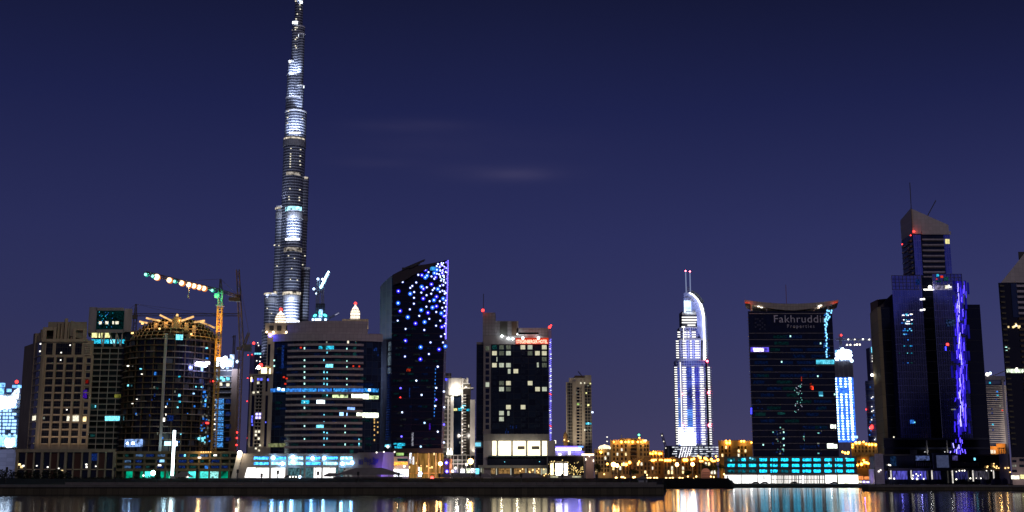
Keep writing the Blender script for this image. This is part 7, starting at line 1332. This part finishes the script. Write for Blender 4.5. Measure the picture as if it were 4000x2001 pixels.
for (a, y0, b_, y1, mt) in ((3578,1781,3632,1799,em('dim_slate_screen', (.10,.14,.35), .55, .5, .7)), (3722,1780,3742,1799,em('dim_violet_screen', (.10,.08,.3), .45, .5, .7)), (3806,1789,3812,1799,L_CYAN2), (3480,1782,3502,1820,em('very_dim_teal2', (.03,.1,.3), .12, .6, .9))): PB(t_, f, 'window', mt, a, y0, b_, y1, d0=-.8, d1=-.5)
PB(t_, f, 'centre_block', mat('centre_frame', (.085,.08,.11)), 3643, 1770, 3712, 1832, d0=-2, d1=1.6); PB(t_, f, 'centre_screen', em('dim_blue_grey_screen', (.07,.085,.18), .55, .15, .6), 3655, 1779, 3702, 1827, d0=1.6, d1=1.8)
for k in range(34): x_ = 3580+k*7 if k < 9 else 3720+(k-9)*4.4; (PB(t_, f, 'louvre_fin', mat('dim_fin', (.16,.13,.12)), x_, 1806, x_+2, 1822, d0=-.8, d1=-.3) if x_ < 3822 else None)
for (a, b_, c, d_) in ((3648,1800,3628,1832), (3712,1800,3738,1832)): MB().bar(f.pt(*f.at(a,b_), 1), f.pt(*f.at(c,d_), 1), .35).build('brace', mat('dim_grey_beam', (0,0,0)), t_)
light('POINT', f.pt(*f.at(3515,1855), 3), 220, (.2,.2,1), t_, .5); light('POINT', f.pt(*f.at(3590,1855), 3), 260, (.3,.3,1), t_, .5)
f = Face((X(3396,1850,D+25), D+25), (X(3417,1850,D+6), D+6)); t_ = thing('side_building', 'purple-lit plaster wall beside the pale end wall of the dark podium', 'building', f.pt(f.len/2, G2))
MB().box(f, 0, f.len, G2, Z(1782,D), -6, -.4).build('wall', mat('dim_mauve', (.14,.07,.10)), t_); MB().box(f, 0, f.len, G2, Z(1832,D), -.4, .3).build('lower_wall', mat('mauve_plaster', (.45,.38,.5)), t_); light('POINT', f.pt(f.len*.5, G2+4, 5), 700, (.35,.15,1), t_, .4)
light('POINT', f.pt(f.len*.9, G2+1.5, 3), 120, (1,.8,.7), t_, .3)
for k, x_ in enumerate((3842, 3884, 3902, 3926)):
    D_ = 700; xx = X(x_, 1880, D_); t_ = thing('round_planter', ('pale drum planter standing a little apart, leftmost of four on the right promenade', 'pale drum planter, second of the four on the right promenade', 'pale drum planter, third of the four on the right promenade', 'pale drum planter at the corner of the end wall, rightmost of four')[k], 'planter', (xx, D_, 1.34), 'drum planters')
    MB().lathe(xx, D_, [(1.1,1.34), (1.5,1.6), (1.5,Z(1874,D_)), (1.35,Z(1874,D_)+.1)], 14).build('drum', mat('planter_grey', (.10,.10,.17)), t_); mm = MB(); leaves(mm, xx, D_, Z(1874,D_)+.4, 1.1, 1.1, .5, 60, .2); mm.build('plant', leaf_dark, t_)
# ================================================================== right-hand pale striped tower
D = 1000; f = FP(3846, D, 3930, D, 1600); t_ = thing('residential_tower', 'pale finely striped tower between the blue strip tower and the right edge tower', 'building', f.pt(f.len/2, G2))
MB().box(f, 0, f.len, G2, Z(1502,D), -22, 0).build('wall', mat('slate_glass', (.05,.055,.10), .2), t_); MB().box(f, 0, f.len, Z(1502,D), Z(1484,D), -22, -.5).build('glass_top', mat('slate_blue_top', (.07,.08,.16), .2), t_); MB().box(f, 0, f.len+1, Z(1484,D), Z(1469,D), -22, .3).build('roof_crown', mat('grey_violet_crown', (.14,.13,.17)), t_)
PW = mat('cream_band', (.50,.44,.40))
for k in range(28):
    y_ = 1508+k*8.2; q0, z0 = f.at(3851, y_); m = MB(); L0 = f.at(3851,y_)[0]; L1 = f.at(3903,y_)[0]; L2 = f.at(3929,y_)[0]; z = Z(y_,D)
    m.add([f.pt(L0, z-.1, .1), f.pt(L1, z-.35, .1), f.pt(L2, z-1.2, .1), f.pt(L2, z+.5, .1), f.pt(L1, z+.25, .1), f.pt(L0, z+.1+(k % 2)*.3, .1)]+[f.pt(L0, z-.1, .9), f.pt(L1, z-.35, .9), f.pt(L2, z-1.2, .9), f.pt(L2, z+.5, .9), f.pt(L1, z+.25, .9), f.pt(L0, z+.1+(k % 2)*.3, .9)], [(0,5,4,3,2,1), (6,7,8,9,10,11)]+[(i, (i+1) % 6, 6+(i+1) % 6, 6+i) for i in range(6)]); m.build('balcony_band', PW, t_)
    PB(t_, f, 'side_balcony', mat('side_rail', (.22,.20,.21)), 3934, y_, 3945, y_+2, d0=-6, d1=-1)
PB(t_, f, 'pier', mat('grey_violet_crown', (0,0,0)), 3925, 1484, 3933, 1880, d0=-22, d1=1)
for (x_, y_, mt) in ((3894,1531,L_BLUE), (3896,1545,L_CYAN), (3890,1561,L_BLUED), (3873,1598,L_BLUED), (3877,1659,L_CYAN), (3874,1614,L_BLUED), (3866,1496,L_CYAN), (3877,1680,L_BLUED), (3914,1604,em('soft_red', (0,0,0), 1)), (3906,1550,L_ROOM_D), (3906,1585,L_ROOM_D)): PB(t_, f, 'window', mt, x_-2.5, y_-3, x_+2.5, y_+3, d0=.2, d1=1.0)
m = MB(); m.bar(f.pt(*f.at(3850,1478), -5), f.pt(*f.at(3925,1448), -5), .6); m.build('roof_davit', mat('dim_fin', (0,0,0)), t_); p = f.pt(*f.at(3857,1463), 0); MB().ball(*p, 1.7, 8, 5).build('floodlight', L_WHITE, t_); MB().ball(p[0]+2.5, p[1], p[2]+1, 1.2).build('floodlight', L_COOL, t_)
light('SPOT', f.pt(f.len*.7, Z(1760,D), 45), 50000, (1,.9,.85), t_, 1, f.pt(f.len*.7, Z(1640,D)), 60)
D = 860; f = FP(3864, D, 3934, D, 1750); t_ = thing('annex_building', 'small orange-lit building with white windows behind the right end of the dark podium', 'building', f.pt(f.len/2, G2))
MB().box(f, 0, f.len*.45, G2, Z(1744,D), -8, 0).build('wall', mat('orange_wall', (.75,.33,.08)), t_); MB().box(f, f.len*.45, f.len*.95, G2, Z(1733,D), -10, -1.5).build('wall', mat('orange_wall', (0,0,0)), t_)
m = MB(); [m.box(f, f.len*(.45+.12*j), f.len*(.45+.12*j)+.25, Z(1775,D), Z(1750,D), -1.2, -.8) for j in range(5)]; m.box(f, f.len*.45, f.len*.97, Z(1751,D), Z(1749,D), -1.3, -.7); m.build('scaffold', DARK, t_)
for x_ in (3870, 3876, 3884): PB(t_, f, 'window', L_ROOM, x_, 1758, x_+4, 1772, d0=0, d1=.2)
light('POINT', f.pt(f.len*.3, Z(1750,D), 5), 900, (1,.6,.2), t_, .5); light('POINT', f.pt(f.len*.7, Z(1740,D), 4), 900, (1,.6,.2), t_, .5)
# right edge tower
D = 660; xa = X(3929,1500,D); xb = X(4200,1500,D); f = Face((xa, D), (xb, D)); t_ = thing('residential_tower', 'dark banded tower with a sloping pale roof, cut by the right edge', 'building', ((xa+xb)/2, D, G2))
MB().box(f, 0, f.len, G2, Z(1105,D), -30, 0).build('wall', mat('black_brown_glass', (.010,.009,.009), .15), t_)
m = MB(); p = [(3910,1104), (4000,992), (4120,992), (4120,1104)]; vs = [f.pt(*f.at(*a), 0) for a in p]+[f.pt(*f.at(*a), -28) for a in p]; m.add(vs, [(3,2,1,0), (4,5,6,7), (0,1,5,4), (1,2,6,5), (2,3,7,6), (3,0,4,7)]); m.build('sloping_roof', UWm, t_)
PB(t_, f, 'roof_box', DARK, 3977, 978, 4060, 1002, d0=-20, d1=-5)
for k in range(30):
    y_ = 1118+k*21.3; sh = (y_-1500)*.077
    if y_ > 1760: break
    rects(t_, 'pale_band', f, [rect(f, 3998+sh, y_-4.5, 4070+sh, y_+4)], mat('lavender_band', (0,0,0)) if y_ < 1240 else mat('brown_band', (.10,.07,.05)), 0, .8); rects(t_, 'balcony', f, [rect(f, 3932+sh, y_-3, 3948+sh, y_+3)], mat('olive_rail', (.10,.09,.06)), 0, 1.2)
MB().box(f, *rect(f, 3952,1108,3976,1240), 0, .3).build('blue_glass_strip', mat('navy_strip', (.02,.035,.11), .2), t_)
for (x_, y_) in ((3938,1278), (3961,1276), (3968,1272), (3975,1275), (3981,1276), (3967,1267), (3978,1280), (3956,1279)): PB(t_, f, 'window', L_WARMR if x_ != 3968 else L_WHITE, x_-2.5, y_-3.5, x_+2.5, y_+3.5, d0=.3, d1=.8)
PB(t_, f, 'lit_floor', em('green_white_floor', (.85,1,.75), 1.1, .35, .8, (2,1,1)), 3932, 1442, 4060, 1457, d0=0, d1=.3); PB(t_, f, 'window', L_WHITE, 3967, 1437, 3974, 1452, d0=.3, d1=.7)
for (x_, y_) in ((3929,1356), (3931,1371), (3940,1362)): PB(t_, f, 'window', L_ROOM_D if x_ > 3935 else em('pale_teal_lamp', (0,0,0), 1), x_-3, y_-2.5, x_+3, y_+2.5, d0=.3, d1=.7)
D = 640; f = FP(3952, D, 4040, D, 1830); t_ = thing('corner_building', 'small pinkish white building with a lit ground floor at the bottom right corner', 'building', f.pt(f.len/2, G2))
MB().box(f, 0, f.len, G2, Z(1787,D), -12, 0).build('wall', mat('pinkish_white', (.38,.30,.30)), t_)
for (a, y0, b_, y1, mt) in ((3954,1798,3970,1806,GLASS), (3955,1816,3960,1824,L_ROOM_D), (3964,1816,3969,1824,L_ROOM_D), (3954,1836,3972,1845,GLASS), (3982,1792,4000,1802,GLASS), (3982,1816,4000,1825,GLASS_T), (3950,1858,3981,1872,em('cream_shop', (1,.97,.75), 1.6, .25, .8)), (3986,1855,4010,1870,em('yellow_room', (0,0,0), 1))): PB(t_, f, 'window', mt, a, y0, b_, y1, d0=0, d1=.2)
light('POINT', f.pt(4, G2+4, 5), 350, (1,.85,.75), t_, .4)
# ================================================================== tents, lamps, posts, cars along the bank
def tent(label, px0, px1, ypk, yeave, D, zb):
    x0_, x1_ = X(px0,1860,D), X(px1,1860,D); c = (x0_+x1_)/2; t_ = thing('marquee_tent', label, 'tent', (c, D, zb), 'marquee tents on the bank')
    ze, zp = Z(yeave,D), Z(ypk,D); r_ = min((x1_-x0_)*.3, 12)
    m = MB(); m.add([(x0_,D-5,ze), (x1_,D-5,ze), (x1_,D+5,ze), (x0_,D+5,ze), (x0_+r_,D,zp), (x1_-r_,D,zp)], [(0,1,5,4), (1,2,5), (2,3,4,5), (3,0,4), (3,2,1,0)]); m.build('canopy', mat('tent_fabric', (.16,.15,.17)), t_)
    m = MB(); m.box(Face((x0_,D-4.8),(x1_,D-4.8)), 0, x1_-x0_, zb, ze-.9, -9.4, 0); m.build('side_wall', mat('tent_wall', (.09,.085,.10)), t_)
    m = MB(); n = max(2, int((x1_-x0_)/6)); [m.bar((x0_+(x1_-x0_)*k/n, D-5, zb), (x0_+(x1_-x0_)*k/n, D-5, ze), .12) for k in range(n+1)]; m.build('pole', STEEL, t_)
    return t_
tent('widest dark marquee tent in front of the sign wall', 1308, 1575, 1828, 1855, 560, G1); tent('low tent behind and left of the widest marquee', 1262, 1330, 1848, 1862, 572, G1)
tent('small peaked tent just right of the red lamp', 1712, 1768, 1851, 1864, 562, G1); tent('second small peaked tent right of the red lamp', 1770, 1848, 1849, 1863, 562, G1); tent('long low tent under the left end of the hotel terrace', 1852, 1925, 1850, 1865, 562, G1)
tent('longest low tent in front of the hotel ground floor', 1928, 2008, 1851, 1864, 562, G1); tent('pitched tent in front of the hotel, nearest the gold-speckled pavilion', 2008, 2120, 1848, 1866, 563, G1)
tent('white-edged tent before the green-lit ground floor of the construction podium', 690, 745, 1842, 1864, 570, G1)
def street_lamp(label, px, yh, D, zb, col=(1,.6,.22), r=1.0, power=900, cat='street lamp', m_=None):
    x = X(px, 1850, D); z = Z(yh, D); t_ = thing('street_lamp', label, cat, (x, D, zb), 'lit street lamps')
    MB().cyl(x, D, .16, .09, zb, z+.3, 6).build('pole', STEEL, t_); ar = MB().wbox(x-.9, x+.9, D-.3, D+.2, z+r*.8, z+r*.8+.25).build('arm', STEEL, t_); MB().ball(x, D-.3, z, r).build('lamp_head', m_ or em('amber_lamp', (1,.5,.12), 28), ar)
    light('POINT', (x, D-2, z-.5), power, col, t_, .4); return t_
street_lamp('bright amber street lamp at the right foot of the sail tower', 1720, 1812, 600, G1); street_lamp('big glaring orange lamp before the white frame building', 1838, 1803, 660, G1, r=1.5, power=1600)
street_lamp('brightest amber street lamp, left one of the close pair before the old town', 2397, 1815, 740, G1, r=1.4, power=1400); street_lamp('smaller amber street lamp, right one of the close pair before the old town', 2411, 1819, 742, G1, r=1.1)
street_lamp('tall amber street lamp left of the pink round-topped board, farther one', 2645, 1815, 740, G1, r=1.1); street_lamp('tall amber street lamp nearest the pink round-topped board', 2706, 1814, 740, G1, r=1.1)
street_lamp('thin lamp with a cool white head before the golden lobby glass', 1642, 1850, 590, G1, (.6,.8,1), .75, 300, m_=em('cool_white_lamp2', (.3,.6,1), 30)); 
x_ = X(1688,1868,560); t_ = thing('signal_lamp', 'glowing red signal lamp on the dark bank', 'lamp', (x_, 560, G1)); MB().cyl(x_, 560, .1, .1, G1-.5, Z(1870,560), 6).build('post', DARK, t_); MB().ball(x_, 560, Z(1867,560), .75).build('lamp_head', em('red_signal', (1,.05,.04), 9), t_); light('POINT', (x_, 557, Z(1866,560)), 300, (1,.05,.03), t_, .3)
def low_lamp(label, px, py, D, r=.45, m_=None, zb=G1):
    x = X(px, py, D); z = Z(py, D); t_ = thing('garden_lamp', label, 'lamp', (x, D, zb), 'small warm lamps in front of the old town'); MB().cyl(x, D, .07, .07, min(zb, z-.6), z, 5).build('post', DARK, t_); MB().ball(x, D, z, r).build('globe', m_ or em('globe_glow', (1,.6,.2), 6), t_)
where = ['below the close pair of street lamps', 'left of the hut', 'between the hut and the first tall street lamp', 'below the first tall street lamp', 'between the two tall street lamps', 'left of the pink board']
ORD = 'first second third fourth fifth sixth seventh eighth ninth tenth eleventh twelfth thirteenth fourteenth fifteenth sixteenth seventeenth eighteenth nineteenth twentieth twenty-first twenty-second twenty-third twenty-fourth'.split()
for k, (px, py, r) in enumerate(sorted(((2407,1868,.75), (2428,1864,.5), (2434,1864,.5), (2441,1868,.5), (2474,1865,.55), (2480,1864,.5), (2530,1868,.55), (2540,1868,.6), (2556,1868,.6), (2566,1868,.6), (2602,1869,.65), (2617,1869,.65), (2628,1868,.6), (2655,1868,.6), (2666,1870,.7), (2687,1862,.45), (2709,1872,.65), (2729,1872,.5), (2720,1862,.5), (2776,1862,.5), (2526,1856,.55), (2360,1853,.4), (2788,1864,.4), (2828,1853,.5)))):
    low_lamp(ORD[k]+' globe lamp from the left at the foot of the golden houses', px, py, 700, r)
low_lamp('white globe lamp left of the green floodlight', 560, 1858, 600, .5, L_WHITE); low_lamp('white globe lamp before the peaked tent on the left bank', 733, 1863, 560, .35, L_WHITE)
def dark_post(label, px, y0, D, zb, white=False):
    x = X(px, 1860, D); t_ = thing('promenade_post', label, 'post', (x, D, zb), 'unlit posts on the quay'); z1 = Z(y0, D)
    MB().cyl(x, D, .17, .15, zb, z1-1.2, 7).build('pole', mat('post_paint', (.02,.022,.024), .5), t_); MB().cyl(x, D, .4, .4, z1-1.2, z1, 8).build('head', mat('post_paint', (0,0,0)), t_)
    if white: MB().cyl(x, D, .42, .42, z1-.9, z1-.65, 8).build('band', mat('white_fin', (0,0,0)), t_)
for px, y0, w_, lb in ((25,1825,0,'unlit post with a box head at the far left quay'), (447,1826,0,'unlit post at the right end of the arcaded podium'), (618,1836,0,'unlit post right beside the green floodlight'), (770,1832,0,'unlit post before the turquoise-lit bays'), (928,1834,0,'unlit post at the slanted end of the white podium'),
    (1022,1850,1,'low banded post before the first white shop window'), (1085,1838,1,'taller banded post before the white shop windows'), (1242,1842,1,'banded post at the middle of the white podium'), (1399,1843,0,'unlit post in front of the widest marquee'), (1557,1846,0,'unlit post at the right end of the widest marquee'), (1716,1850,0,'unlit post under the amber lamp by the sail tower'), (1876,1845,0,'unlit post at the left corner of the hotel'), (2036,1849,0,'unlit post before the hotel tents'), (2196,1850,0,'unlit post before the bright pavilion doors'), (2330,1853,0,'unlit post before the leftmost golden house'), (2462,1842,0,'unlit post left of the hut'), (2521,1850,0,'unlit post touching the right side of the hut')):
    dark_post(lb, px, y0, 400, 3.2, bool(w_))
def car(label, px, D, zb, m_):
    x = X(px, 1860, D); t_ = thing('parked_car', label, 'car', (x, D, zb), 'parked cars')
    f = Face((x-2.2, D-.9), (x+2.2, D-.9)); pr = [(0,.35), (4.4,.35), (4.4,.85), (3.9,1.0), (3.3,1.42), (1.5,1.46), (.8,.98), (.1,.85)]; n = len(pr)
    MB().add([f.pt(a, zb+b_, 0) for a, b_ in pr]+[f.pt(a, zb+b_, -1.8) for a, b_ in pr], [tuple(range(n)), tuple(range(2*n-1, n-1, -1))]+[(i, n+i, n+(i+1) % n, (i+1) % n) for i in range(n)]).build('body', m_, t_)
    MB().box(f, 1.15, 3.3, zb+1.02, zb+1.36, 0, .02).build('side_window', GLASS, t_)
    for a in (.85, 3.5):
        vs = [f.pt(a+.34*math.cos(6.283*i/12), zb+.34+.34*math.sin(6.283*i/12), d) for d in (.05, -.2) for i in range(12)]; MB().add(vs, [tuple(range(12)), tuple(range(23, 11, -1))]+[(i, 12+i, 12+(i+1) % 12, (i+1) % 12) for i in range(12)]).build('wheel', DARK, t_)
CP = mat('dark_car_paint', (.03,.03,.035), .3); CP2 = mat('silver_car_paint', (.2,.2,.22), .3)
for px, lb, mt in ((2950,'dark car parked before the left white shop windows','d'), (2985,'silver car parked before the white shop windows near the banner','s'), (3100,'dark car parked before the striped shop panes','d'), (3255,'dark car parked before the right white shop windows','d')): car(lb, px, 773, 1.3, CP if mt == 'd' else CP2)
for px, lb in ((1128,'dark car with its roof against the dim shop windows of the banded tower podium'), (1165,'second dark car right beside the lamps at the dim shop windows')): car(lb, px, 600, G1, CP)
for k, x_ in enumerate((1133, 1144, 1156, 1171)): low_lamp(('leftmost round white lamp','second round white lamp','third round white lamp','rightmost, brightest round white lamp')[k]+' before the dim shop windows', x_, 1863, 590, .42 if k < 3 else .75, L_COOL if k == 3 else L_WHITE)
